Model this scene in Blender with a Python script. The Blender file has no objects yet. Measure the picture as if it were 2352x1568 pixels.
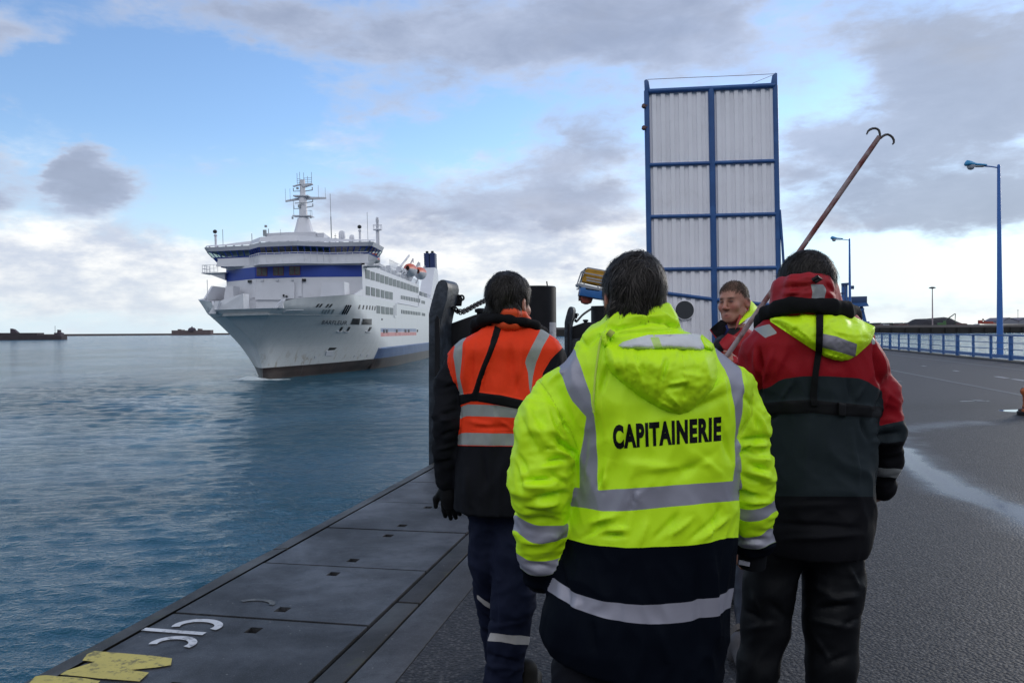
import bpy, bmesh, math, random
import numpy as np
from mathutils import Vector, Matrix
from mathutils.bvhtree import BVHTree
from mathutils.noise import noise as mnoise
random.seed(7); RNG = np.random.default_rng(7)
scene = bpy.context.scene
COL = scene.collection
R_ = math.radians

# ---------------------------------------------------------------- camera
F = 1898.0; CX = 1176.0; HY = 760.0; HC = 1.55; RO = 0.0075
CR = np.array([math.cos(RO), 0, -math.sin(RO)]); CU = np.array([math.sin(RO), 0, math.cos(RO)]); CF = np.array([0, 1.0, 0])
cam_d = bpy.data.cameras.new("camera"); cam = bpy.data.objects.new("camera", cam_d); COL.objects.link(cam)
cam_d.sensor_width = 36.0; cam_d.lens = 36.0*F/2352.0
cam_d.shift_y = -24.0/2352.0
cam_d.clip_start = 0.05; cam_d.clip_end = 60000
cam.matrix_world = Matrix(((CR[0], CU[0], -CF[0], 0), (CR[1], CU[1], -CF[1], 0), (CR[2], CU[2], -CF[2], HC), (0, 0, 0, 1)))
scene.camera = cam
scene.render.resolution_x = 1024; scene.render.resolution_y = 682
def ray(x, y): return CF + (x-CX)/F*CR + (HY-y)/F*CU          # direction with unit depth
def P(x, y, Y): return np.array([0, 0, HC]) + ray(x, y)*Y
def G(x, y, z=0.0):
    d = ray(x, y); return np.array([0, 0, HC]) + d*((z-HC)/d[2])
def proj(p):                                                       # (n,3) -> image coordinates
    p = np.asarray(p, float); q_ = p-np.array([0, 0, HC]); d = q_[..., 1]
    return CX+F*(q_@CR)/d, HY-F*(q_@CU)/d
QA = math.atan(389/F); QV = np.array([math.sin(QA), math.cos(QA)]); PV = np.array([QV[1], -QV[0]])
def AB(a, b, z=0.0): return (a*QV[0]+b*PV[0], a*QV[1]+b*PV[1], z)   # quay coordinates: a along the edge, b to the right
def toab(p): return float(p[0]*QV[0]+p[1]*QV[1]), float(p[0]*PV[0]+p[1]*PV[1])
ZW = -5.25                                                          # water level

# ---------------------------------------------------------------- light
SUN_EL = R_(15); SUN_AZ = R_(48)                                  # azimuth from +Y, clockwise
sun_d = bpy.data.lights.new("sun", 'SUN'); sun_d.energy = 0.9; sun_d.angle = R_(14); sun_d.color = (1.0, 0.93, 0.84)
sun = bpy.data.objects.new("sun", sun_d); COL.objects.link(sun)
sd = Vector((math.sin(SUN_AZ)*math.cos(SUN_EL), math.cos(SUN_AZ)*math.cos(SUN_EL), math.sin(SUN_EL)))
sun.rotation_euler = (-sd).to_track_quat('-Z', 'Y').to_euler()
vs = scene.view_settings; vs.view_transform = 'Standard'; vs.look = 'None'; vs.gamma = 1; vs.exposure = 0.30; vs.use_curve_mapping = False

class NT:
    """small node-tree expression helper"""
    def __init__(s, nt): s.nt = nt
    def n(s, t, **k):
        o = s.nt.nodes.new(t)
        for a, b in k.items(): setattr(o, a, b)
        return o
    def put(s, sock, v):
        if isinstance(v, bpy.types.NodeSocket): s.nt.links.new(v, sock)
        elif v is not None: sock.default_value = v
    def m(s, op, a, b=None, c=None, clamp=False):
        o = s.n('ShaderNodeMath', operation=op, use_clamp=clamp); s.put(o.inputs[0], a); s.put(o.inputs[1], b)
        if c is not None: s.put(o.inputs[2], c)
        return o.outputs[0]
    def v(s, op, a, b=None, out=0):
        o = s.n('ShaderNodeVectorMath', operation=op); s.put(o.inputs[0], a)
        if b is not None: s.put(o.inputs[1], b)
        return o.outputs[out]
    def comb(s, x, y, z):
        o = s.n('ShaderNodeCombineXYZ'); s.put(o.inputs[0], x); s.put(o.inputs[1], y); s.put(o.inputs[2], z); return o.outputs[0]
    def sep(s, v):
        o = s.n('ShaderNodeSeparateXYZ'); s.put(o.inputs[0], v); return o.outputs
    def noise(s, vec, scale, detail=4, rough=.55, dist=0.0, col=False):
        o = s.n('ShaderNodeTexNoise'); s.put(o.inputs['Vector'], vec); s.put(o.inputs['Scale'], scale)
        o.inputs['Detail'].default_value = detail; o.inputs['Roughness'].default_value = rough; o.inputs['Distortion'].default_value = dist
        return o.outputs['Color'] if col else o.outputs[0]
    def sstep(s, x, lo, hi, a=0.0, b=1.0):
        o = s.n('ShaderNodeMapRange', interpolation_type='SMOOTHSTEP'); s.put(o.inputs[0], x)
        s.put(o.inputs[1], lo); s.put(o.inputs[2], hi); s.put(o.inputs[3], a); s.put(o.inputs[4], b); return o.outputs[0]
    def lin(s, x, lo, hi, a=0.0, b=1.0):
        o = s.n('ShaderNodeMapRange'); s.put(o.inputs[0], x)
        s.put(o.inputs[1], lo); s.put(o.inputs[2], hi); s.put(o.inputs[3], a); s.put(o.inputs[4], b); return o.outputs[0]
    def mix(s, f, a, b):
        o = s.n('ShaderNodeMix', data_type='RGBA'); s.put(o.inputs[0], f)
        s.put(o.inputs[6], a if not isinstance(a, tuple) else (*a[:3], 1)); s.put(o.inputs[7], b if not isinstance(b, tuple) else (*b[:3], 1))
        return o.outputs[2]
    def bump(s, h, strength=.3, dist=.02, normal=None):
        o = s.n('ShaderNodeBump'); s.put(o.inputs['Strength'], strength); s.put(o.inputs['Distance'], dist); s.put(o.inputs['Height'], h)
        if normal is not None: s.put(o.inputs['Normal'], normal)
        return o.outputs[0]
    def attr(s, name):
        return s.n('ShaderNodeAttribute', attribute_name=name).outputs['Fac']

# ---------------------------------------------------------------- sky
def build_world():
    w = bpy.data.worlds.new("World"); scene.world = w; w.use_nodes = True; nt = w.node_tree; nt.nodes.clear(); N = NT(nt)
    tc = N.n('ShaderNodeTexCoord').outputs['Generated']
    sky = N.n('ShaderNodeTexSky', sky_type='NISHITA'); sky.sun_disc = False; sky.sun_elevation = SUN_EL; sky.sun_rotation = SUN_AZ
    sky.air_density = 1.0; sky.dust_density = 0.15; sky.ozone_density = 1.6; sky.altitude = 0
    x, y, z = N.sep(N.v('NORMALIZE', tc))
    az = N.m('ARCTAN2', x, y); el = N.m('ARCSINE', z)
    zp = N.m('ADD', N.m('MAXIMUM', z, 0.0), 0.10)
    pl = N.comb(N.m('DIVIDE', x, zp), N.m('DIVIDE', y, zp), 0.0)      # cloud layer plane
    # a mix of plane and direction space so that the clouds flatten towards the horizon
    dirv = N.comb(N.m('MULTIPLY', az, 3.2), N.m('MULTIPLY', el, 7.5), 3.7)
    nA = N.noise(dirv, 1.15, 9, .58, .35)
    nB = N.noise(N.v('ADD', dirv, (7.3, 2.1, 5.0)), 2.6, 8, .6, .2)
    nP = N.noise(pl, .9, 7, .56, .5)
    nw = N.noise(N.v('ADD', dirv, (1.3, 9.1, 0.0)), 1.8, 5, .6, 0, True)
    wv = N.v('SUBTRACT', nw, (.5, .5, .5)); wx, wy, _ = N.sep(wv)
    azw = N.m('ADD', az, N.m('MULTIPLY', wx, .22)); elw = N.m('ADD', el, N.m('MULTIPLY', wy, .10))
    def blobs(lst):
        tot = None
        for (cx, cy, rx, ry, wt) in lst:
            a0 = math.atan((cx-CX)/F); e0 = math.atan((HY-cy)/F*math.cos(a0)); ra = rx/F; re = ry/F
            dx = N.m('MULTIPLY', N.m('SUBTRACT', azw, a0), 1/ra); dy = N.m('MULTIPLY', N.m('SUBTRACT', elw, e0), 1/re)
            r2 = N.m('ADD', N.m('MULTIPLY', dx, dx), N.m('MULTIPLY', dy, dy))
            g = N.m('MULTIPLY', N.m('EXPONENT', N.m('MULTIPLY', r2, -1.0)), wt)
            tot = g if tot is None else N.m('ADD', tot, g)
        return tot
    grey = blobs([(205, 395, 80, 62, 1.9), (95, 345, 50, 70, -.6), (0, 430, 45, 50, .6), (-10, 120, 80, 90, .6), (930, 115, 330, 110, .8), (1450, 60, 420, 130, .85),
                  (2200, 250, 330, 230, 1.0), (2060, 520, 330, 60, .55), (1180, 470, 330, 60, .75), (1360, 330, 170, 110, .55), (930, 255, 90, 35, .5),
                  (800, 490, 90, 55, .35), (650, 60, 150, 60, .3), (1290, 618, 50, 20, .8), (2352, 470, 200, 70, .5), (800, 330, 200, 30, .25), (520, 380, 90, 30, .3),
                  (330, 190, 280, 70, -.6), (560, 30, 190, 70, .45), (60, 60, 120, 60, .45), (300, 20, 120, 30, .25), (1900, 330, 120, 60, .35), (420, 260, 260, 100, -.8), (1900, 190, 130, 90, -.5), (1050, 330, 200, 60, -.4), (1700, 350, 120, 60, -.1),
                  (2000, 640, 230, 70, -.6), (1000, 700, 900, 90, -.5), (1800, 30, 120, 40, -.3)])
    white = blobs([(250, 610, 420, 90, 1.25), (950, 580, 330, 90, .85), (1250, 590, 260, 100, .8), (1480, 420, 300, 80, .3), (2200, 690, 260, 45, .7), (1900, 60, 200, 60, .15), (1880, 210, 160, 80, -.55), (2050, 640, 260, 60, -.45),
                   (2020, 110, 130, 30, .2), (380, 420, 110, 28, .5), (1650, 620, 400, 80, .6), (100, 560, 200, 60, .3), (540, 385, 90, 30, .25), (1960, 520, 120, 25, .5), (2300, 60, 200, 60, .2),
                   (450, 430, 260, 55, -.6), (300, 150, 300, 130, -.5), (2060, 610, 220, 40, -.4)])
    # behind and beside the camera: broken cloud everywhere
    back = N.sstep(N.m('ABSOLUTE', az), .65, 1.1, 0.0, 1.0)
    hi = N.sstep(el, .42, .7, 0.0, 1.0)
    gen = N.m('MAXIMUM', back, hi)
    nC = N.noise(N.v('ADD', dirv, (2.3, 4.1, 8.0)), 6.5, 7, .62, .4)
    n_mix = N.m('ADD', N.m('ADD', N.m('MULTIPLY', nA, .46), N.m('MULTIPLY', nC, .16)), N.m('ADD', N.m('MULTIPLY', nB, .26), N.m('MULTIPLY', nP, .12)))
    n0 = N.m('SUBTRACT', n_mix, .5)
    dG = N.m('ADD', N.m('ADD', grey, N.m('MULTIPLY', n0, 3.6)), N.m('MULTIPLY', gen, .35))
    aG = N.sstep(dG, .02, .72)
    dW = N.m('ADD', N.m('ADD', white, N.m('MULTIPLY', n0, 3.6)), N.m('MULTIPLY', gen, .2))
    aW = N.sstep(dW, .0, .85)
    # base air: Nishita, whitened towards the horizon by cloud haze
    base = N.n('ShaderNodeMix', data_type='RGBA', blend_type='MULTIPLY'); base.inputs[0].default_value = 1
    nt.links.new(sky.outputs[0], base.inputs[6]); base.inputs[7].default_value = (*SKYMUL, 1)
    hz = N.sstep(el, -.01, .24, .85, 0.0)
    air = N.mix(hz, base.outputs[2], (HZC[0]*10, HZC[1]*10, HZC[2]*10))
    wn = N.noise(N.v('ADD', dirv, (3.0, 3.0, 1.0)), 3.4, 6, .6)
    wcol = N.mix(N.sstep(wn, .35, .7), (4.9, 5.4, 6.5), (9.7, 9.5, 9.0))
    lowwhite = N.sstep(el, .0, .10, 1.0, 0.0)
    wcol = N.mix(N.m('MULTIPLY', lowwhite, .55), wcol, (5.9, 6.5, 7.0))
    gn = N.noise(N.v('ADD', dirv, (0.0, 5.0, 2.0)), 2.2, 7, .6, .3)
    gcol = N.mix(N.sstep(gn, .3, .72), (2.9, 3.35, 4.5), (4.2, 4.75, 6.1))
    core = N.sstep(dG, .5, 1.5)
    gcol = N.mix(N.m('MULTIPLY', core, .55), gcol, (2.5, 2.85, 3.8))
    gcol = N.mix(N.sstep(dG, .15, .85, .65, 0.0), gcol, (5.6, 6.1, 7.3))
    rightgrey = N.sstep(az, .3, .5)
    gcol = N.mix(N.m('MULTIPLY', rightgrey, .5), gcol, (2.9, 3.3, 4.1))
    c1 = N.mix(N.m('MULTIPLY', aW, .93), air, wcol)
    c2 = N.mix(N.m('MULTIPLY', aG, .9), c1, gcol)
    # unseen sky shaped for light: bright cloud added behind the camera, overhead darkened
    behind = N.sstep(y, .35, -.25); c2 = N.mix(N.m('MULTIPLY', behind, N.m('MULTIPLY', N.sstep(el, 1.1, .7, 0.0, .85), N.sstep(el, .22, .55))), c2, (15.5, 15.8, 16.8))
    c2 = N.mix(N.m('MULTIPLY', behind, N.sstep(el, .50, .25)), c2, (1.7, 2.0, 2.5))  # dark low band added behind the camera to keep the bow flare dim
    c2 = N.mix(N.sstep(el, .75, 1.2, 0.0, .75), c2, (2.2, 2.6, 3.4))
    low = N.sstep(el, -.05, -.005)
    c3 = N.mix(low, (1.2, 1.5, 1.9), c2)
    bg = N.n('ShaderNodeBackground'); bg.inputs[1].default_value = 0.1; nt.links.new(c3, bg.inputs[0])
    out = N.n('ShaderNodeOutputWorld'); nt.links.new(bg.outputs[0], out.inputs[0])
SKYMUL = (1.38, 1.52, 1.84)
HZC = (.55, .69, .82)
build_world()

# ---------------------------------------------------------------- helpers
MATS = {}
def mat(name, col, rough=.6, metal=0.0, var=.12, vscale=3.0, bump=0.0, bscale=20.0, bdist=.01, col2=None, c2scale=1.0, c2lo=.5, c2hi=.65, spec=.5, coat=0.0, sheen=0.0):
    if name in MATS: return MATS[name]
    m = bpy.data.materials.new(name); m.use_nodes = True; nt = m.node_tree; b = nt.nodes['Principled BSDF']; N = NT(nt)
    tc = N.n('ShaderNodeTexCoord').outputs['Object']
    nz = N.noise(tc, vscale, 6, .6)
    f = N.lin(nz, .25, .75, 1-var, 1+var)
    c = N.v('SCALE', (*col,), None); N.nt.nodes[-1].inputs[0].default_value = col; N.put(N.nt.nodes[-1].inputs['Scale'], f)
    cc = c
    if col2 is not None:
        n2 = N.noise(tc, c2scale, 8, .65, .3); cc = N.mix(N.sstep(n2, c2lo, c2hi), c, col2)
    nt.links.new(cc, b.inputs['Base Color'])
    rr = N.lin(nz, .2, .8, max(rough-.08, 0.02), min(rough+.08, 1)); nt.links.new(rr, b.inputs['Roughness'])
    b.inputs['Metallic'].default_value = metal; b.inputs['Specular IOR Level'].default_value = spec
    b.inputs['Coat Weight'].default_value = coat; b.inputs['Sheen Weight'].default_value = sheen
    if bump: nt.links.new(N.bump(N.noise(tc, bscale, 5, .6), bump, bdist), b.inputs['Normal'])
    MATS[name] = m; return m

def tag(o, label=None, cat=None, group=None, kind=None):
    if label: o['label'] = label
    if cat: o['category'] = cat
    if group: o['group'] = group
    if kind: o['kind'] = kind
    return o
def empty(name, loc=(0, 0, 0), rz=0.0):
    o = bpy.data.objects.new(name, None); COL.objects.link(o); o.location = loc; o.rotation_euler = (0, 0, rz); o.empty_display_size = .2; return o
def link(name, me, mats, parent=None, smooth=False):
    o = bpy.data.objects.new(name, me); COL.objects.link(o)
    if not isinstance(mats, (list, tuple)): mats = [mats]
    for m in mats: me.materials.append(m)
    if smooth:
        me.polygons.foreach_set('use_smooth', [True]*len(me.polygons))
    if parent is not None:
        o.parent = parent; o.matrix_parent_inverse = world_of(parent).inverted()
    return o
def world_of(o):
    m = Matrix.LocRotScale(o.location, o.rotation_euler, o.scale)
    if o.parent is not None: return world_of(o.parent) @ o.matrix_parent_inverse @ m
    return m
class MB:
    def __init__(s): s.v = []; s.f = []; s.mi = []; s.pc = []
    def pieces(s):
        b = s.pc+[(len(s.v), len(s.f))]; return [(b[i][0], b[i+1][0], b[i][1], b[i+1][1]) for i in range(len(s.pc))]
    def add(s, vs, fs, mi=0):
        s.pc.append((len(s.v), len(s.f))); o = len(s.v); s.v += [tuple(map(float, v)) for v in vs]; s.f += [tuple(i+o for i in f) for f in fs]; s.mi += [mi]*len(fs); return s
    def box(s, c, d, rz=0.0, mi=0, M=None):
        x, y, z = d[0]/2, d[1]/2, d[2]/2; vs = [(-x,-y,-z),(x,-y,-z),(x,y,-z),(-x,y,-z),(-x,-y,z),(x,-y,z),(x,y,z),(-x,y,z)]
        cr, sr = math.cos(rz), math.sin(rz)
        vs = [(c[0]+v[0]*cr-v[1]*sr, c[1]+v[0]*sr+v[1]*cr, c[2]+v[2]) for v in vs]
        if M is not None: vs = [tuple(M @ Vector(v)) for v in vs]
        return s.add(vs, [(0,3,2,1),(4,5,6,7),(0,1,5,4),(1,2,6,5),(2,3,7,6),(3,0,4,7)], mi)
    def beam(s, a, b, w, h=None, up=(0, 0, 1), mi=0):
        h = h or w; a = Vector(a); b = Vector(b); d = (b-a).normalized(); u = Vector(up)
        if abs(d.dot(u)) > .98: u = Vector((1, 0, 0)) if abs(d.x) < .9 else Vector((0, 1, 0))
        r = d.cross(u).normalized(); u = r.cross(d).normalized()
        vs = [p+r*sx*w/2+u*sy*h/2 for p in (a, b) for sx, sy in ((-1,-1),(1,-1),(1,1),(-1,1))]
        return s.add(vs, [(0,1,2,3),(7,6,5,4),(0,4,5,1),(1,5,6,2),(2,6,7,3),(3,7,4,0)], mi)
    def tube(s, pts, rs, n=10, mi=0, cap=True):
        pts = [Vector(p) for p in pts]
        if not isinstance(rs, (list, tuple)): rs = [rs]*len(pts)
        rings = []; ref = None
        for i, p in enumerate(pts):
            d = (pts[min(i+1, len(pts)-1)]-pts[max(i-1, 0)])
            if d.length < 1e-9: d = Vector((0, 0, 1))
            d.normalize()
            if ref is None: ref = Vector((0, 0, 1)) if abs(d.z) < .9 else Vector((1, 0, 0))
            r = d.cross(ref)
            if r.length < 1e-6: r = d.orthogonal()
            r.normalize(); u = r.cross(d).normalized(); ref = u
            rings.append([p+(r*math.cos(2*math.pi*k/n)+u*math.sin(2*math.pi*k/n))*rs[i] for k in range(n)])
        vs = [v for rg in rings for v in rg]; fs = []
        for i in range(len(rings)-1):
            for k in range(n): fs.append((i*n+k, i*n+(k+1) % n, (i+1)*n+(k+1) % n, (i+1)*n+k))
        if cap: fs.append(tuple(range(n-1, -1, -1))); fs.append(tuple((len(rings)-1)*n+k for k in range(n)))
        return s.add(vs, fs, mi)
    def lathe(s, c, prof, n=20, mi=0, M=None):
        vs = []
        for r, z in prof:
            for k in range(n): vs.append((c[0]+r*math.cos(2*math.pi*k/n), c[1]+r*math.sin(2*math.pi*k/n), c[2]+z))
        if M is not None: vs = [tuple(M @ Vector(v)) for v in vs]
        fs = [(i*n+k, i*n+(k+1) % n, (i+1)*n+(k+1) % n, (i+1)*n+k) for i in range(len(prof)-1) for k in range(n)]
        fs.append(tuple(range(n-1, -1, -1))); fs.append(tuple((len(prof)-1)*n+k for k in range(n)))
        return s.add(vs, fs, mi)
    def prism(s, poly, off, mi=0):
        """poly: 3-D points of a planar outline, off: extrusion vector"""
        n = len(poly); off = Vector(off); a = [Vector(p) for p in poly]; b = [p+off for p in a]
        fs = [tuple(range(n)), tuple(range(2*n-1, n-1, -1))]+[(i, n+i, n+(i+1) % n, (i+1) % n) for i in range(n)]
        return s.add(a+b, fs, mi)
    def torus(s, c, R, r, M=None, n=18, m=8, mi=0, sx=1.0):
        vs = []
        for i in range(n):
            t = 2*math.pi*i/n
            for j in range(m):
                u = 2*math.pi*j/m; v = Vector(((R+r*math.cos(u))*math.cos(t)+math.copysign(sx-1, math.cos(t))*R*(abs(math.cos(t)) > .01), (R+r*math.cos(u))*math.sin(t), r*math.sin(u)))
                if M is not None: v = M @ v
                vs.append(v+Vector(c))
        return s.add(vs, [(i*m+j, ((i+1) % n)*m+j, ((i+1) % n)*m+(j+1) % m, i*m+(j+1) % m) for i in range(n) for j in range(m)], mi)
    def build(s, name, mats, parent=None, smooth=False, bevel=0.0, angle=None):
        me = bpy.data.meshes.new(name); me.from_pydata(s.v, [], s.f); me.update()
        bm = bmesh.new(); bm.from_mesh(me); bmesh.ops.recalc_face_normals(bm, faces=bm.faces)
        for f, k in zip(bm.faces, s.mi): f.material_index = k
        if bevel:
            es = [e for e in bm.edges if len(e.link_faces) == 2 and e.calc_face_angle(0) > .6]
            bmesh.ops.bevel(bm, geom=es, offset=bevel, segments=2, affect='EDGES', profile=.6, clamp_overlap=True)
        if smooth or bevel:
            for f in bm.faces: f.smooth = True
            for e in bm.edges:
                if len(e.link_faces) == 2 and e.calc_face_angle(0) > (angle or .7): e.smooth = False
        bm.to_mesh(me); bm.free()
        return link(name, me, mats, parent)
def copy_tree(o, parent=None):
    c = o.copy(); COL.objects.link(c)
    if parent is not None: c.parent = parent
    for ch in list(o.children): copy_tree(ch, c)
    return c
def lerp(a, b, t): return a+(b-a)*t
def vlerp(a, b, t): return tuple(a[i]+(b[i]-a[i])*t for i in range(len(a)))
# ================================================================ ground, quay and water
def ground_material(name, kind):
    m = bpy.data.materials.new(name); m.use_nodes = True; nt = m.node_tree; b = nt.nodes['Principled BSDF']; N = NT(nt); b.inputs['Specular IOR Level'].default_value = .22
    tc = N.n('ShaderNodeTexCoord').outputs['Object']
    if kind == 'asphalt':
        v = N.n('ShaderNodeTexVoronoi'); N.put(v.inputs['Vector'], tc); v.inputs['Scale'].default_value = 58
        cell = N.sep(v.outputs['Color'])[0]; dist = v.outputs['Distance']
        stone = N.sstep(cell, .25, .95)
        v2 = N.n('ShaderNodeTexVoronoi'); N.put(v2.inputs['Vector'], tc); v2.inputs['Scale'].default_value = 190
        fine = N.sep(v2.outputs['Color'])[1]
        c = N.mix(N.m('POWER', stone, 2.2), (.012, .0118, .0125), (.092, .087, .084))
        c = N.mix(N.m('MULTIPLY', N.sstep(fine, .55, 1.0), .45), c, (.16, .155, .15))
        gap = N.sstep(dist, .25, .6); c = N.mix(N.m('MULTIPLY', gap, .7), c, (.018, .018, .021))
        big = N.noise(tc, .35, 6, .6, .4); c = N.mix(N.sstep(big, .35, .7, 0, .35), c, (.036, .037, .043))
        h = N.m('ADD', N.m('MULTIPLY', dist, -1.0), N.m('MULTIPLY', cell, .4))
        # wet places: a long shallow film and small pools, by position on the quay
        x, y, z = N.sep(tc)
        wn = N.noise(tc, 1.6, 6, .6, .3); wn0 = N.m('SUBTRACT', wn, .5)
        def film(pts, wid, amp):
            best = None
            for (x0, y0), (x1, y1) in zip(pts, pts[1:]):
                dx, dy = x1-x0, y1-y0; L2 = dx*dx+dy*dy
                t = N.m('DIVIDE', N.m('ADD', N.m('MULTIPLY', N.m('SUBTRACT', x, x0), dx), N.m('MULTIPLY', N.m('SUBTRACT', y, y0), dy)), L2, clamp=True)
                ex = N.m('SUBTRACT', N.m('SUBTRACT', x, x0), N.m('MULTIPLY', t, dx)); ey = N.m('SUBTRACT', N.m('SUBTRACT', y, y0), N.m('MULTIPLY', t, dy))
                d = N.m('SQRT', N.m('ADD', N.m('MULTIPLY', ex, ex), N.m('MULTIPLY', ey, ey)))
                best = d if best is None else N.m('MINIMUM', best, d)
            return N.m('SUBTRACT', N.m('ADD', wid, N.m('MULTIPLY', wn0, amp)), best)
        f1 = film([(5.0, 10.6), (4.55, 9.3), (4.25, 7.9), (4.25, 7.1), (4.1, 6.2), (4.3, 5.2)], .17, .42)
        f2 = film([(9.25, 15.35), (9.9, 15.45), (11.5, 15.3)], .20, .12)
        f3 = film([(5.0, 10.6), (5.6, 12.5), (7.5, 13.5)], .22, 1.2)
        f4 = film([(9.5, 17.45), (10.0, 17.4)], .05, .1)
        w1 = N.m('MAXIMUM', N.sstep(f1, -.10, .10), N.sstep(f2, -.01, .015)); w1 = N.m('MAXIMUM', w1, N.sstep(f4, -.02, .02))
        damp = N.m('MAXIMUM', N.sstep(f3, -.3, .2), N.sstep(f1, -.35, .05))
        pool = N.m('MAXIMUM', N.sstep(f2, -.01, .015), N.m('MULTIPLY', N.sstep(f1, .0, .2), .75))
        c = N.mix(N.m('MULTIPLY', damp, .35), c, (.024, .026, .031)); c = N.mix(N.m('MULTIPLY', w1, .75), c, (.045, .052, .062))
        # darker, finer strip across the quay
        a_ = N.m('ADD', N.m('MULTIPLY', x, float(QV[0])), N.m('MULTIPLY', y, float(QV[1])))
        b_ = N.m('ADD', N.m('MULTIPLY', x, float(PV[0])), N.m('MULTIPLY', y, float(PV[1])))
        yy = N.m('ADD', y, N.m('MULTIPLY', wn0, .5))
        strip = N.m('MULTIPLY', N.sstep(yy, 15.5, 15.9), N.sstep(yy, 16.3, 17.6, 1.0, 0.0))
        c = N.mix(N.m('MULTIPLY', strip, .5), c, (.022, .021, .019))
        far = N.sstep(yy, 16.6, 19.0)
        cv = N.n('ShaderNodeTexVoronoi', feature='DISTANCE_TO_EDGE'); N.put(cv.inputs['Vector'], N.v('ADD', N.v('SCALE', N.noise(tc, 1.3, 5, .6, 0, True), None), tc)); cv.inputs['Scale'].default_value = .16
        c = N.mix(N.m('MULTIPLY', N.sstep(cv.outputs['Distance'], .004, .0012), N.sstep(N.noise(tc, .5, 3, .5), .45, .6)), c, (.008, .008, .008))
        tarp = N.noise(N.v('MULTIPLY', tc, (1.0, .22, 1.0)), .9, 5, .6); c = N.mix(N.sstep(tarp, .55, .68, 0, .35), c, (.026, .025, .026))
        nf = N.noise(tc, 2.5, 7, .6); fc = N.mix(nf, (.031, .030, .032), (.054, .051, .053)); c = N.mix(N.m('MULTIPLY', far, .8), c, fc)
        nt.links.new(c, b.inputs['Base Color'])
        nt.links.new(N.lin(N.m('MAXIMUM', w1, pool), 0.0, 1.0, .2, .4), b.inputs['Specular IOR Level']); r = N.mix(damp, (.62,)*3, (.40,)*3); r = N.mix(w1, r, (.22,)*3); r = N.mix(pool, r, (.06,)*3)
        nt.links.new(r, b.inputs['Roughness'])
        st = N.m('MULTIPLY', N.m('SUBTRACT', 1.0, w1), .75); st = N.m('MAXIMUM', st, .02)
        nt.links.new(N.bump(h, st, .006), b.inputs['Normal'])
    else:
        n1 = N.noise(tc, 1.1, 8, .62, .3); n2 = N.noise(tc, 9, 8, .7); n3 = N.noise(tc, 140, 3, .6)
        A, B = {'slab': ((.018, .0185, .020), (.066, .067, .073)), 'coping': ((.020, .020, .020), (.060, .058, .054)), 'curb': ((.034, .034, .037), (.068, .068, .073)), 'dark': ((.016, .016, .016), (.040, .038, .036))}[kind]
        c = N.mix(N.sstep(n1, .34, .66), A, B); c = N.mix(N.sstep(n2, .46, .70, 0, .7), c, tuple(v*.6 for v in A)); n4 = N.noise(N.v('ADD', tc, (5.0, 3.0, 1.0)), 2.6, 9, .7, .8); c = N.mix(N.sstep(n4, .52, .70, 0, .6), c, (.020, .019, .017))
        v = N.n('ShaderNodeTexVoronoi'); N.put(v.inputs['Vector'], tc); v.inputs['Scale'].default_value = 26
        sp = N.m('MULTIPLY', N.sstep(v.outputs['Distance'], .05, .16, 1.0, 0.0), N.sstep(N.sep(v.outputs['Color'])[0], .86, .93))
        c = N.mix(N.m('MULTIPLY', sp, .6), c, (.30, .29, .27))
        b.inputs['Specular IOR Level'].default_value = .28; c = N.mix(N.sstep(n3, .56, .75, 0, .6), c, tuple(v*2.4 for v in B))
        if kind in ('coping', 'dark'):
            nm = N.noise(tc, 5, 6, .6); c = N.mix(N.sstep(nm, .58, .72, 0, .5), c, (.05, .055, .018))
        nt.links.new(c, b.inputs['Base Color'])
        nt.links.new(N.lin(n1, .3, .7, .7 if kind != 'slab' else .62, .45 if kind != 'slab' else .36), b.inputs['Roughness'])
        hh = N.m('ADD', N.m('MULTIPLY', n2, .6), N.m('MULTIPLY', n3, .5)); nt.links.new(N.bump(hh, .45, .006), b.inputs['Normal'])
    return m
ASPH = ground_material('asphalt', 'asphalt'); SLAB = ground_material('slab_concrete', 'slab'); COPE = ground_material('coping_stone', 'coping')
CURB = ground_material('curb_concrete', 'curb'); DARKC = ground_material('channel_concrete', 'dark')

# asphalt quay apron
A1 = 78.0
mb = MB(); mb.prism([AB(-25, -1.247, 0), AB(-25, 14.9, 0), AB(140, 14.9, 0), AB(140, -1.247, 0)], (0, 0, -.6))
o = mb.build('quay_apron', ASPH); tag(o, kind='structure')
# light concrete strip beside the asphalt
def strip(name, b0, b1, a0, a1, zt, zb, m, seg=6.2, gap=.012):
    mb = MB(); a = a0
    while a < a1:
        e = min(a+seg-gap, a1); mb.prism([AB(a, b0, zt), AB(e, b0, zt), AB(e, b1, zt), AB(a, b1, zt)], (0, 0, zb-zt)); a += seg
    o = mb.build(name, m, bevel=.008); tag(o, kind='structure'); return o
strip('concrete_kerb', -1.463, -1.252, -20.4, A1, .002, -.5, CURB, 40)
strip('channel_cover', -1.612, -1.480, -19.93+3.32, A1, .0, -.5, DARKC, 3.02, .02)
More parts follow.
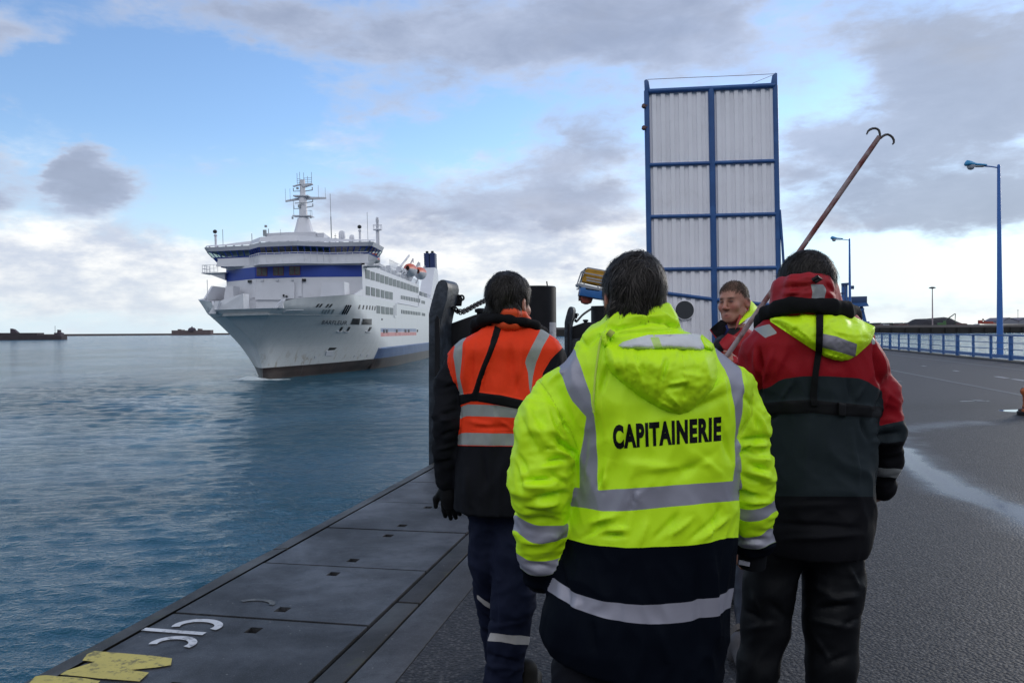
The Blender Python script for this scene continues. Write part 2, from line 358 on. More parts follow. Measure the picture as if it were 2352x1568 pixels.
# coping
mbc = MB(); a = -17.9
while a < 120:
    e = a+3.9
    n = 14; top = []
    vs = []
    for i in range(n+1):
        t = a+(e-.022-a)*i/n; j = (mnoise(Vector((t*2.3, 1.7, 0)))*.02+mnoise(Vector((t*9, 5, 0)))*.008)
        vs.append(AB(t, -2.905+j, -.012)); 
    inner = [AB(a+(e-.022-a)*i/n, -2.785, .004) for i in range(n+1)]
    low = [AB(a+(e-.022-a)*i/n, -2.93+j*0, -.06) for i in range(n+1)]; bot = [AB(a+(e-.022-a)*i/n, -2.93, -.9) for i in range(n+1)]; ib = [AB(a+(e-.022-a)*i/n, -2.785, -.9) for i in range(n+1)]
    V = inner+vs+low+bot+ib; k = n+1; fs = []
    for r in range(4):
        for i in range(n): fs.append((r*k+i, r*k+i+1, (r+1)*k+i+1, (r+1)*k+i))
    fs.append((0, k, 2*k, 3*k, 4*k)); fs.append(tuple(r*k+n for r in range(4, -1, -1)))
    mbc.add(V, fs); a = e
o = mbc.build('quay_coping', COPE, smooth=True, angle=.5); tag(o, kind='structure')
# slabs with lifting slots
SL0 = 4.12; SP = 1.012
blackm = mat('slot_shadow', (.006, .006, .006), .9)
def slab_mesh(name, b0, b1, a0, a1, seed):
    rnd = random.Random(seed); z = rnd.uniform(-.0015, .001); bm = bmesh.new()
    tilt = rnd.uniform(-.0006, .0006)
    # grid with two slot holes
    hs = [(-2.232, -2.168, a0+.105, a0+.185), (-2.232, -2.168, a1-.195, a1-.115)]
    bs = sorted({b0, b1, -2.235, -2.165}); as_ = sorted({a0, a1, hs[0][2], hs[0][3], hs[1][2], hs[1][3]})
    V = {}
    def vv(i, j, lo=False):
        k = (i, j, lo)
        if k not in V: V[k] = bm.verts.new(AB(as_[i], bs[j], (z+tilt*j) if not lo else -.25))
        return V[k]
    solid = {}
    for i in range(len(as_)-1):
        for j in range(len(bs)-1):
            am = (as_[i]+as_[i+1])/2; bmid = (bs[j]+bs[j+1])/2
            solid[i, j] = not any(h[0] < bmid < h[1] and h[2] < am < h[3] for h in hs)
    for (i, j), s in solid.items():
        if not s: continue
        bm.faces.new((vv(i, j), vv(i+1, j), vv(i+1, j+1), vv(i, j+1)))
        for di, dj, e in ((-1, 0, ((i, j), (i, j+1))), (1, 0, ((i+1, j+1), (i+1, j))), (0, -1, ((i+1, j), (i, j))), (0, 1, ((i, j+1), (i+1, j+1)))):
            if not solid.get((i+di, j+dj), False):
                p, q = e; bm.faces.new((vv(*p), vv(*q), vv(*q, True), vv(*p, True)))
    bmesh.ops.recalc_face_normals(bm, faces=bm.faces)
    me = bpy.data.meshes.new(name); bm.to_mesh(me); bm.free(); return me
nsl = 0
for k in range(-6, 60):
    a0 = SL0+SP*k; me = slab_mesh('quay_slab', -2.770, -1.634, a0+.011, a0+SP-.011, k)
    o = link('paving_slab', me, SLAB); nsl += 1
    tag(o, kind='structure')
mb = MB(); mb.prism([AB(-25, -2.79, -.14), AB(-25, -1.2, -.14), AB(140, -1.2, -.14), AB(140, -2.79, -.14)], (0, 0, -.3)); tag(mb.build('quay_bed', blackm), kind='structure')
# quay wall below
WALLM = mat('quay_wall_concrete', (.10, .10, .095), .8, var=.3, vscale=.6, bump=.4, bscale=6, bdist=.03, col2=(.02, .03, .018), c2scale=.4)
mb = MB(); mb.prism([AB(-25, -2.90, -.45), AB(-25, 14.6, -.61), AB(140, 14.6, -.61), AB(140, -2.90, -.45)], (0, 0, -8)); tag(mb.build('quay_wall', WALLM), kind='structure')
# painted marks: worn paint
def paint_mat(name, col, wear=.5, sc=14):
    m = bpy.data.materials.new(name); m.use_nodes = True; nt = m.node_tree; b = nt.nodes['Principled BSDF']; N = NT(nt)
    tc = N.n('ShaderNodeTexCoord').outputs['Object']; n = N.noise(tc, sc, 8, .7); n2 = N.noise(tc, 60, 4, .6)
    t = N.sstep(N.m('ADD', n, N.m('MULTIPLY', n2, .35)), wear+.12, wear+.28)
    c = N.mix(t, col, tuple(v*.28+.015 for v in col)); c = N.mix(N.sstep(N.noise(tc, 4, 5, .6), .35, .7, 0, .35), c, tuple(v*.5 for v in col)); nt.links.new(c, b.inputs['Base Color']); b.inputs['Roughness'].default_value = .55
    nt.links.new(N.bump(n2, .3, .003), b.inputs['Normal']); return m
WPAINT = paint_mat('worn_white_paint', (.54, .55, .57), .56); YPAINT = paint_mat('worn_yellow_paint', (.50, .41, .085), .54, 13); GPAINT = paint_mat('faded_grey_paint', (.11, .11, .10), .45)
LPAINT = paint_mat('thin_faded_line_paint', (.10, .105, .115), .42, 3); DPAINT = paint_mat('bright_dash_paint', (.36, .37, .40), .5, 5)
def stroke(name, pts, w, z, m, label=None):
    """flat painted stroke along quay-coordinate points"""
    mb = MB(); L = []; Rr = []
    for i, p in enumerate(pts):
        d = np.array(pts[min(i+1, len(pts)-1)])-np.array(pts[max(i-1, 0)]); d = d/np.linalg.norm(d); nn = np.array([-d[1], d[0]])*w/2
        L.append(AB(*(np.array(p)+nn), z)); Rr.append(AB(*(np.array(p)-nn), z))
    V = L+Rr; k = len(pts); mb.add(V, [(i, i+1, k+i+1, k+i) for i in range(k-1)])
    o = mb.build(name, m); tag(o, kind='structure'); return o
def arc(bc, ac, rb, ra, t0, t1, n=18): return [(ac+ra*math.sin(lerp(t0, t1, i/n)), bc+rb*math.cos(lerp(t0, t1, i/n))) for i in range(n+1)]
stroke('quay_marking', arc(-2.52, 3.945, .115, .085, -.35, math.pi+.35), .044, .0045, WPAINT)
stroke('quay_marking', [(3.855, -2.775), (3.852, -2.42)], .040, .0042, WPAINT)
stroke('quay_marking', arc(-2.50, 3.70, .10, .080, -.35, math.pi+.30), .042, .0042, WPAINT)
stroke('quay_marking', arc(-2.40, 4.34, .10, .06, -.2, math.pi-.3), .034, .0045, GPAINT)
c7 = lambda x, y: ((x*.8078)*.57422, (1900+y*.8078)*.57422)
def ground_poly(name, pts, z, m):
    me = bpy.data.meshes.new(name); V = [tuple(G(*p, z=z)) for p in pts]; me.from_pydata(V, [], [tuple(range(len(V)))]); o = link(name, me, m); tag(o, kind='structure'); return o
ground_poly('quay_marking', [c7(*p) for p in [(470, 868), (520, 872), (640, 882), (760, 892), (852, 905), (846, 938), (770, 950), (640, 962), (690, 968), (738, 975), (690, 1019), (600, 1012), (490, 1004), (400, 994), (298, 985), (330, 965), (400, 943), (470, 922), (408, 915), (430, 885)]], .0055, YPAINT)
ground_poly('quay_marking', [c7(*p) for p in [(175, 992), (230, 988), (300, 994), (420, 1003), (497, 1016), (470, 1040), (420, 1075), (330, 1100), (60, 1090), (150, 1022)]], .0055, YPAINT)
# lines on the apron
def line_ab(b, a0, a1, w, m, slope=0.0): stroke('road_marking', [(lerp(a0, a1, i/6), b+slope*i/6) for i in range(7)], w, .005, m)
line_ab(12.05, 18, 100, .14, LPAINT); line_ab(7.58, 17.6, 90, .13, LPAINT)
for a0 in (22.0, 24.6, 31.9, 35.9, 43.0, 47.0, 54, 58): line_ab(9.62, a0, a0+.55+(a0 > 40)*.5, .13, DPAINT)
line_ab(9.7, 26.3, 27.2, .16, DPAINT); line_ab(9.7, 27.6, 28.6, .16, DPAINT)
for a0 in (18.9, 25.6): line_ab(6.17, a0, a0+.45, .2, LPAINT)
# water
def water_material(name='sea_water', near=False):
    m = bpy.data.materials.new(name); m.use_nodes = True; nt = m.node_tree; b = nt.nodes['Principled BSDF']; N = NT(nt)
    geo = N.n('ShaderNodeNewGeometry').outputs['Position']
    n0 = N.noise(geo, .02, 3, .5)
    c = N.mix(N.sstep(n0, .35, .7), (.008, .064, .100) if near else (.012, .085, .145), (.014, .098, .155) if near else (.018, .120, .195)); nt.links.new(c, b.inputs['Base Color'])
    b.inputs['Roughness'].default_value = .10; nt.links.new(N.sstep(N.v('LENGTH', geo, None, 1), 25.0, 260.0, .34, .17), b.inputs['Specular IOR Level']); b.inputs['IOR'].default_value = 1.333; b.inputs['Specular IOR Level'].default_value = .34 if near else .20
    def layer(rot, sx, sy, sc, det, w):
        mp = N.n('ShaderNodeMapping'); mp.inputs['Rotation'].default_value = (0, 0, R_(rot)); mp.inputs['Scale'].default_value = (sx, sy, 1); nt.links.new(geo, mp.inputs[0])
        return N.m('MULTIPLY', N.noise(mp.outputs[0], sc, det, .55, .4), w)
    wf = N.sstep(N.v('LENGTH', geo, None, 1), 30.0, 130.0) if near else 1.0
    h = N.m('MULTIPLY', layer(12, .45, 1.25, 1.5, 3, .36), N.m('MAXIMUM', wf, .14))
    h = N.m('ADD', h, N.m('MULTIPLY', layer(-14, .6, 1.2, 3.2, 3, .24), N.m('MAXIMUM', wf, .33)))
    h = N.m('ADD', h, N.m('MULTIPLY', layer(35, .8, 1.0, .33, 2, .55), wf))
    h = N.m('ADD', h, layer(80, 1.0, 1.4, 8.5, 2, .035 if not near else .05))
    calm = N.sstep(N.noise(geo, .035, 3, .6, .5), .35, .62, .35, 1.0)
    nt.links.new(N.bump(h, calm, 2.4), b.inputs['Normal']); return m
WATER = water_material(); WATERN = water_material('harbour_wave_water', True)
# real waves near the quay: a fan of fine rows whose spacing grows with distance
na, nr = 760, 640; az_ = np.radians(np.linspace(-52, 22, na)); rr_ = 9.0*(420/9.0)**(np.linspace(0, 1, nr)); RR, AZ = np.meshgrid(rr_, az_, indexing='ij'); WX = RR*np.sin(AZ); WY = RR*np.cos(AZ); WZ = np.zeros_like(WX)
step_ = RR*np.log(420/9.0)/nr; wr = np.random.default_rng(12)
for k in range(84):
    lam = .28*(4.2/.28)**(k/83.0)*wr.uniform(.9, 1.1); th = math.radians(-6+wr.normal(0, 24)); kx, ky = math.sin(th)*2*math.pi/lam, math.cos(th)*2*math.pi/lam
    amp = .0092*lam**.66*(1.0 if lam < 1.4 else .60); fade = np.clip((lam/step_-2.6)/2.5, 0, 1); ph = wr.uniform(0, 6.28)+1.3*np.sin(WX*.11*wr.uniform(.6, 1.4)+k)+1.1*np.sin(WY*.07*wr.uniform(.6, 1.4)+2*k)
    s_ = np.sin(kx*WX+ky*WY+ph); WZ += amp*fade*(s_+.28*np.cos(2*(kx*WX+ky*WY+ph)))
patchy = .62+.38*np.sin(WX*.05+WY*.031+1.0)*np.sin(WX*.021-WY*.043+.4)+.18*np.sin(WX*.19+WY*.11); WZ *= np.clip(patchy, .3, 1.15)
edge = np.clip((RR-9)/3, 0, 1)*np.clip((420-RR)/60, 0, 1)
V_ = np.stack([WX, WY, ZW+.02+WZ*edge], -1).reshape(-1, 3); ii_ = np.arange((nr-1)*(na-1)); i_, j_ = ii_//(na-1), ii_ % (na-1); b0_ = i_*na+j_; F4 = np.stack([b0_, b0_+1, b0_+na+1, b0_+na], 1)
def big_mesh(name, V, F_, m):
    me = bpy.data.meshes.new(name); V = np.ascontiguousarray(V, np.float32); F_ = np.ascontiguousarray(F_[:, ::-1], np.int32); me.vertices.add(len(V)); me.vertices.foreach_set('co', V.ravel()); me.loops.add(F_.size); me.loops.foreach_set('vertex_index', F_.ravel()); me.polygons.add(len(F_)); me.polygons.foreach_set('loop_start', np.arange(0, F_.size, 4, dtype=np.int32)); me.update(calc_edges=True)
    return link(name, me, m, smooth=True)
tag(big_mesh('harbour_waves', V_, F4, WATERN), kind='structure')
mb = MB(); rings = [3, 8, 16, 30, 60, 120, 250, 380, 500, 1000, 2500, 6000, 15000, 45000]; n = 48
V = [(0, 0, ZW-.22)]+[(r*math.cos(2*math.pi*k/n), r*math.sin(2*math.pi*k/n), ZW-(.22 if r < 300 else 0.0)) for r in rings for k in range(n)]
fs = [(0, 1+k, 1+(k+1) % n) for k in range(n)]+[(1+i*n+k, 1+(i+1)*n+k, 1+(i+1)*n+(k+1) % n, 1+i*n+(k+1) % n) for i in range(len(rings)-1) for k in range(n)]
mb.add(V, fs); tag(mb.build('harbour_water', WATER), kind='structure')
# ================================================================ the ferry (local axes: x across, y aft from the stem, z above the water)
YAW = R_(1.5); HEEL = 0.022
SM = Matrix.Translation((-36.28, 120.0, ZW)) @ Matrix.Rotation(-YAW, 4, 'Z') @ Matrix.Rotation(-HEEL, 4, 'Y')
SMI = SM.inverted()
ferry = empty('ferry'); ferry.matrix_world = SM; ferry.location = SM.to_translation(); ferry.rotation_euler = SM.to_euler()
tag(ferry, 'large white passenger ferry with a dark blue band, seen bow first on the harbour water', 'ferry')
def sray(x, y):
    o = SMI @ Vector((0, 0, HC)); d = (SMI.to_3x3() @ Vector(ray(x, y))).normalized(); return o, d
def splane(x, y, ax, val):
    o, d = sray(x, y); t = (val-o[ax])/d[ax]; return o+d*t
def spart(mb, name, mats, parent=None, split=False, **k):
    if split:
        for (v0, v1, f0, f1) in mb.pieces():
            m2 = MB(); m2.v = mb.v[v0:v1]; m2.f = [tuple(i-v0 for i in f) for f in mb.f[f0:f1]]; m2.mi = mb.mi[f0:f1]; spart(m2, name, mats, parent, **k)
        return
    o = mb.build(name, mats, None, **k); o.parent = parent or ferry; return o
BM = 11.65
def stem(z): return 0.0 if z < 1.6 else -6.6*min((z-1.6)/8.5, 1.0)**1.15
def halfb(s, z):
    zc = min(max(z, 0), 12.4)/12.4
    s0 = stem(z); L = lerp(66, 13.0, zc**.62)
    t = min(max((s-s0)/L, 0), 1)
    b0 = 3.75*max(0, (z-4.5)/5.6)**1.6 if z < 10.1 else 3.75
    b0 = min(b0, 3.75) + (.25 if z > 1.6 else .12)
    p = lerp(2.3, 1.45, zc)
    b = b0+(BM-b0)*(1-(1-t)**p)
    if s > 120 and z < 5: b *= 1-.35*((s-120)/38)**2*(1-z/5)
    return b
def ztop(s):
    if s < -5.6: return 10.1
    if s < -4.9: return lerp(10.1, 11.35, (s+5.6)/.7)
    if s < 8: return lerp(11.35, 12.4, (s+4.9)/12.9)
    return 12.4
def hull_material():
    m = bpy.data.materials.new('ship_hull_paint'); m.use_nodes = True; nt = m.node_tree; b = nt.nodes['Principled BSDF']; N = NT(nt)
    tc = N.n('ShaderNodeTexCoord').outputs['Object']; x, y, z = N.sep(tc)
    n1 = N.noise(tc, .35, 7, .6); 
    mp = N.n('ShaderNodeMapping'); mp.inputs['Scale'].default_value = (1.2, 1.2, .12); nt.links.new(tc, mp.inputs[0]); streak = N.noise(mp.outputs[0], 1.1, 6, .65)
    c = N.mix(N.sstep(streak, .45, .8, 0, .5), (.62, .64, .64), (.48, .505, .505))
    c = N.mix(N.sstep(n1, .5, .75, 0, .4), c, (.56, .575, .56))
    # rust runs near the waterline of the bow
    mp2 = N.n('ShaderNodeMapping'); mp2.inputs['Scale'].default_value = (1.6, 1.6, .22); nt.links.new(tc, mp2.inputs[0]); rn = N.noise(mp2.outputs[0], .9, 5, .6)
    rz = N.m('MULTIPLY', N.sstep(z, 1.7, 5.0, 1.0, 0.0), N.sstep(y, 45, 8, 0.0, 1.0))
    c = N.mix(N.m('MULTIPLY', N.sstep(rn, .52, .66), N.m('MULTIPLY', rz, .6)), c, (.25, .17, .07))
    port = N.m('GREATER_THAN', x, 4.0); side = N.m('MULTIPLY', N.m('GREATER_THAN', y, 31.0), 1.0)
    zn = N.m('ADD', z, N.m('MULTIPLY', N.m('SUBTRACT', n1, .5), .15))
    blue = N.m('MULTIPLY', side, N.m('LESS_THAN', z, 3.7))
    c = N.mix(blue, c, N.mix(N.sstep(n1, .3, .7), (.035, .07, .17), (.06, .11, .23)))
    st = N.m('MULTIPLY', side, N.m('LESS_THAN', y, 77.0))
    sb = N.m('MULTIPLY', st, N.m('MULTIPLY', N.m('GREATER_THAN', z, 6.55), N.m('LESS_THAN', z, 7.25)))
    sr = N.m('MULTIPLY', st, N.m('MULTIPLY', N.m('GREATER_THAN', z, 5.72), N.m('LESS_THAN', z, 6.48)))
    c = N.mix(sb, c, N.mix(N.sstep(n1, .35, .7), (.10, .15, .30), (.24, .29, .40))); c = N.mix(sr, c, N.mix(N.sstep(n1, .35, .7), (.48, .12, .12), (.60, .25, .24)))
    boot = N.m('LESS_THAN', z, 1.7); c = N.mix(boot, c, N.mix(N.sstep(n1, .4, .7), (.011, .005, .006), (.036, .020, .019)))
    # plating seams
    pz = N.m('FRACT', N.m('DIVIDE', z, 2.35)); py = N.m('FRACT', N.m('DIVIDE', y, 8.0))
    seam = N.m('MAXIMUM', N.m('LESS_THAN', pz, .02), N.m('LESS_THAN', py, .01))
    c = N.mix(N.m('MULTIPLY', seam, .16), c, (.3, .31, .31))
    nt.links.new(c, b.inputs['Base Color']); b.inputs['Roughness'].default_value = .38
    nt.links.new(N.bump(N.noise(tc, .8, 3, .5), .12, .12), b.inputs['Normal']); return m
HULL = hull_material()
SWHITE = mat('ship_white_paint', (.64, .645, .675), .4, var=.05, vscale=.5, col2=(.55, .55, .56), c2scale=.7, c2lo=.55, c2hi=.8)
SGREY = mat('ship_pale_grey_paint', (.55, .57, .60), .5, var=.1, vscale=.8)
SDECK = mat('ship_deck_grey', (.30, .33, .34), .7, var=.2, vscale=1)
SBLUE = mat('ship_blue_paint', (.022, .055, .30), .35, var=.08, vscale=.4)
SDARK = mat('ship_dark_recess', (.012, .013, .015), .5)
SGLASS = mat('ship_dark_glass', (.02, .025, .03), .12, var=.1)
SWIN = mat('ship_window_glass', (.13, .155, .155), .4, var=.3, vscale=2, spec=.15)
SORANGE = mat('ship_boat_orange', (.62, .10, .03), .45, var=.1)
SFUN = mat('ship_funnel_blue', (.025, .045, .15), .45, var=.15)
# hull
ss = sorted(set([-6.6, -6.2, -5.6, -4.9, -4, -3, -2, -1, 0, 1, 2, 3, 4, 5, 6, 7, 8, 9.5, 11, 13, 15, 18, 21, 24, 27, 31, 36, 42, 50, 60, 70, 84, 100, 120, 130, 140, 150, 158]))
nz = 34; V = []; 
us = np.linspace(0, 1, 46)**1.5
for j in range(nz+1):
    for side in (-1, 1):
        for u in us:
            z = -2.5+(j/nz)*14.9
            s = None
            s0 = stem(min(z, 10.1)); s = s0+(158-s0)*u
            zz = z
            zt = ztop(s)
            z2 = -2.5+(j/nz)*(zt+2.5)
            s0 = stem(min(z2, 10.1)); s = s0+(158-s0)*u; b = halfb(s, z2)
            if u == 0: b = max(b-.25, 0.0) if z2 < 6 else b
            V.append((side*b, s, z2))
nu = len(us); mb = MB(); fs = []
def vid(j, sd_, i): return (j*2+sd_)*nu+i
for j in range(nz):
    for i in range(nu-1):
        fs.append((vid(j, 1, i), vid(j, 1, i+1), vid(j+1, 1, i+1), vid(j+1, 1, i)))
        fs.append((vid(j, 0, i+1), vid(j, 0, i), vid(j+1, 0, i), vid(j+1, 0, i+1)))
    fs.append((vid(j, 0, 0), vid(j, 1, 0), vid(j+1, 1, 0), vid(j+1, 0, 0)))
    fs.append((vid(j, 1, nu-1), vid(j, 0, nu-1), vid(j+1, 0, nu-1), vid(j+1, 1, nu-1)))
mb.add(V, fs); hull_mesh_v, hull_mesh_f = list(mb.v), list(mb.f)
spart(mb, 'hull', HULL, smooth=True, angle=.5)
HB = BVHTree.FromPolygons([Vector(v) for v in hull_mesh_v], hull_mesh_f)
# foredeck, slightly below the bulwark
dk = [(-(halfb(s, 9.4)-.15), s) for s in (-6.3, -4, -1, 3, 7, 12, 19)]
mb = MB(); mb.prism([(w, s, 9.5) for w, s in dk]+[(-w, s, 9.5) for w, s in reversed(dk)], (0, 0, -.3)); spart(mb, 'foredeck', SDECK)
# bulwark inner lining
mb = MB()
for sgn in (-1, 1):
    ss2 = [-6.35, -5.7, -4.9, -3, -1, 1, 3, 5, 8, 12, 16]
    a = [(sgn*(halfb(s, ztop(s))-.22), s+.1, ztop(s)+.015) for s in ss2]; b = [(sgn*(halfb(s, 9.5)-.3), s+.2, 9.45) for s in ss2]; c_ = [(sgn*(halfb(s, ztop(s))+.03), s, ztop(s)+.015) for s in ss2]
    n = len(ss2); mb.add(a+b+c_, [(i, i+1, n+i+1, n+i) for i in range(n-1)]+[(2*n+i, 2*n+i+1, i+1, i) for i in range(n-1)])
mb.box((0, -6.5, 10.12), (7.9, .3, .06)); spart(mb, 'bulwark', SWHITE, smooth=True, angle=.4)
# superstructure: sides and faceted front
FR = [(-BM, 18.2), (-5.2, 13.4), (2.7, 13.0), (BM, 16.2)]
def plan_prism(mb, plan, back, z0, z1, mi=0): mb.prism([(w, s, z0) for w, s in plan]+[(plan[-1][0], back, z0), (plan[0][0], back, z0)], (0, 0, z1-z0), mi)
mb = MB(); plan_prism(mb, [(w*.985, s) for w, s in FR], 84, 9.45, 12.399); plan_prism(mb, FR, 84, 12.4, 17.55)
spart(mb, 'superstructure', [SWHITE, SWHITE])
mb = MB()   # blue band across the front
for (w0, s0), (w1, s1) in zip(FR, FR[1:]):
    mb.prism([(w0, s0-.03, 15.65), (w1, s1-.03, 15.65), (w1, s1-.03, 17.55), (w0, s0-.03, 17.55)], (0, .02, 0))
spart(mb, 'front_band', SBLUE)
mb = MB(); plan_prism(mb, FR, 84, 17.551, 18.05); mb.box((0, 118, 13.95), (2*BM, 67.9, 3.1)); spart(mb, 'upper_wall', SWHITE)
# forebody side fairing between bulwark and corner
mb = MB(); mb.prism([(BM-.01, 9.5, 12.4), (BM-.01, 16.2, 12.4), (BM-.01, 16.2, 13.6), (BM-.01, 15.0, 13.4)], (-.3, 0, 0)); spart(mb, 'bulwark_fairing', SWHITE)
mb = MB(); mb.prism([(-BM+.01, 8.2, 12.4), (-BM+.01, 18.2, 12.4), (-BM+.01, 18.2, 14.6), (-BM+.01, 11.5, 14.6)], (.3, 0, 0)); spart(mb, 'bulwark_fairing', SWHITE)
# wheelhouse with wings
BP = [(-14.2, 16.4), (-13.4, 15.9), (-6.3, 15.0), (-3.6, 11.6), (2.6, 11.4), (6.9, 14.4), (13.3, 15.1), (14.0, 15.6)]
def ring(z, f, e):
    out = []
    for i, (w, s) in enumerate(BP):
        k = 1+e/14.0*(abs(w) > 12)
        out.append((w*k, s-f, z))
    wl, wr = out[0][0], out[-1][0]
    return out+[(wr, 24.0, z), (wl, 24.0, z)]
LV = [(17.9, -.3, -2.3), (19.35, .0, -1.15), (19.55, .1, -1.0), (20.45, .55, -.35), (20.5, .6, -.3), (21.15, .9, 0.0)]
rg = [ring(*l) for l in LV]; n = len(rg[0])
def band(mb, i, j, mi=0, segs=None):
    for k in (segs if segs is not None else range(n)):
        k2 = (k+1) % n; mb.add([rg[i][k], rg[i][k2], rg[j][k2], rg[j][k]], [(0, 1, 2, 3)], mi)
mb = MB(); band(mb, 0, 1, 0, [1, 2, 3, 4, 5, 7]); band(mb, 0, 1, 1, [0, 6, 8, 9]); mb.mi = [0]*5+[1, 1, 1, 1][:0]+mb.mi[5:]
band(mb, 1, 2, 1); band(mb, 3, 4, 1); band(mb, 4, 5, 0)
mb.add(rg[0], [tuple(range(n))], 0); mb.add(rg[5], [tuple(range(n))], 0); mb.add([Vector(v)+Vector((0, 0, .01)) for v in rg[3]], [tuple(range(n))], 1)
spart(mb, 'wheelhouse', [SWHITE, SBLUE])
gl = bpy.data.materials.new('wheelhouse_glass'); gl.use_nodes = True; nt = gl.node_tree; nt.nodes.clear(); N = NT(nt)
tr = N.n('ShaderNodeBsdfTransparent'); tr.inputs[0].default_value = (.62, .72, .70, 1); gs = N.n('ShaderNodeBsdfGlossy'); gs.inputs[0].default_value = (.9, .9, .9, 1); gs.inputs['Roughness'].default_value = .05
mx = N.n('ShaderNodeMixShader'); mx.inputs[0].default_value = .10; nt.links.new(tr.outputs[0], mx.inputs[1]); nt.links.new(gs.outputs[0], mx.inputs[2]); ou = N.n('ShaderNodeOutputMaterial'); nt.links.new(mx.outputs[0], ou.inputs[0])
seg_n = [1, 6, 5, 6, 5, 6, 1, 4, 12, 4]
for k in range(n):
    k2 = (k+1) % n; a0, a1, b0, b1 = (Vector(v) for v in (rg[2][k], rg[2][k2], rg[3][k], rg[3][k2]))
    m_ = seg_n[k]
    for i in range(m_):
        t0, t1 = i/m_, (i+1)/m_
        p0, p1, q0, q1 = a0.lerp(a1, t0), a0.lerp(a1, t1), b0.lerp(b1, t0), b0.lerp(b1, t1)
        mbm = MB(); mbm.beam(p0, q0, .16, .1); spart(mbm, 'mullion', SBLUE)
        if k != 8:
            pane = MB(); dd = Vector((0, .06, 0)); e = .06
            pane.add([p0.lerp(p1, e)+dd, p0.lerp(p1, 1-e)+dd, q0.lerp(q1, 1-e)+dd, q0.lerp(q1, e)+dd], [(0, 1, 2, 3)]); spart(pane, 'bridge_window', gl)
mb = MB(); mb.box((1.2, 19.5, 20.0), (15.0, 8.4, .86)); spart(mb, 'bridge_interior', SDARK)
# visor above the wheelhouse
mb = MB()
def visor(w): return .2+.75*max(0, 1-abs(w)/11.0)**.8
pts = []
for (w0, s0), (w1, s1) in zip(BP, BP[1:]):
    m_ = max(1, int(abs(w1-w0)/1.4))
    for i in range(m_): pts.append((lerp(w0, w1, i/m_), lerp(s0, s1, i/m_)))
pts.append(BP[-1])
for (w0, s0), (w1, s1) in zip(pts, pts[1:]):
    mb.prism([(w0, s0-.3, 21.36), (w1, s1-.3, 21.36), (w1, s1+.1, 21.40+visor(w1)), (w0, s0+.1, 21.40+visor(w0))], (0, .12, 0))
    mb.box((w0, s0-.1, 21.25), (.28, .1, .26))
spart(mb, 'roof_visor', SWHITE)
mb = MB(); mb.prism([(-3.9, 15.2, 21.1), (.2, 14.6, 21.1), (4.4, 15.2, 21.1), (4.6, 29, 21.1), (-3.9, 29, 21.1)], (0, 0, 2.05)); mb.prism([(4.45, 15.6, 23.0), (4.45, 28, 22.0), (4.45, 28, 21.2), (4.45, 15.6, 21.2)], (1.2, 0, 0)); spart(mb, 'monkey_island', SWHITE)
# front rail below the windows
mb = MB()
fr2 = [(-6.4, 14.6), (-3.7, 11.0), (2.6, 10.8), (7.0, 13.8), (13.0, 14.4)]
for (w0, s0), (w1, s1) in zip(fr2, fr2[1:]):
    mb.beam((w0, s0, 19.5), (w1, s1, 19.5), .09)
    for i in range(5): w, s = lerp(w0, w1, i/5), lerp(s0, s1, i/5); mb.beam((w, s, 18.0), (w, s, 19.5), .06)
spart(mb, 'rail', SWHITE)
mb = MB()   # lower gallery in front of the windows
for (w0, s0), (w1, s1) in zip(fr2, fr2[1:]): mb.prism([(w0, s0+.2, 17.75), (w1, s1+.2, 17.75), (w1, s1+.5, 19.25), (w0, s0+.5, 19.25)], (0, .08, 0)); 
mb.prism([(-12.4, 15.6, 18.0), (-6.4, 14.9, 17.9), (-6.4, 15.1, 19.3), (-12.0, 15.8, 19.3)], (0, .08, 0))
spart(mb, 'bridge_front', SWHITE)
mb = MB()   # wing platform with rail, starboard
for z in (17.3, 17.9, 18.5): mb.beam((-15.4, 17.5, z), (-12.8, 17.2, z), .05); mb.beam((-15.4, 17.5, z), (-15.4, 20.5, z), .05)
for i in range(5): mb.beam((-15.4+i*.65, 17.5, 17.2), (-15.4+i*.65, 17.5, 18.5), .05)
for i in range(4): mb.beam((-15.4, 17.5+i, 17.2), (-15.4, 17.5+i, 18.5), .05)
mb.box((-13.4, 19, 17.15), (4.2, 3.4, .12)); mb.prism([(-14.6, 17.6, 17.1), (-11.7, 17.6, 17.1), (-11.7, 17.6, 15.9)], (0, 3, 0)); spart(mb, 'wing_platform', SWHITE)
mb = MB()
for z in (17.4, 18.4): mb.beam((11.7, 17.6, z), (14.4, 17.8, z), .07)
mb.box((13.0, 19, 17.5), (2.6, 3, .15)); spart(mb, 'wing_platform', SGREY)
# ---- openings given by where they are seen, cast on the hull or on the faceted front
C2 = lambda x, y: ((800+x/4.48)*.57422, (900+y/4.48)*.57422)
C3 = lambda x, y: ((1250+x*.23384)*.57422, (850+y*.23384)*.57422)
C4 = lambda x, y: ((1250+x*.23384)*.57422, (1180+y*.23384)*.57422)
def hit_side(x, y):
    o, d = sray(x, y); best = None
    t = (BM-o[0])/d[0] if abs(d[0]) > 1e-6 else None
    h = HB.ray_cast(o, d)
    if h[0] is not None: best = (h[0], h[1])
    if t and t > 0:
        p = o+d*t
        if p.z > 12.4 and p.y > 15.5: 
            if best is None or (p-o).length < (best[0]-o).length: best = (p, Vector((1, 0, 0)))
    return best
def quadmap(u, v, q):  # q: TL TR BR BL
    t = (q[0][0]*(1-u)+q[1][0]*u, q[0][1]*(1-u)+q[1][1]*u); b = (q[3][0]*(1-u)+q[2][0]*u, q[3][1]*(1-u)+q[2][1]*u)
    return (b[0]*(1-v)+t[0]*v, b[1]*(1-v)+t[1]*v)
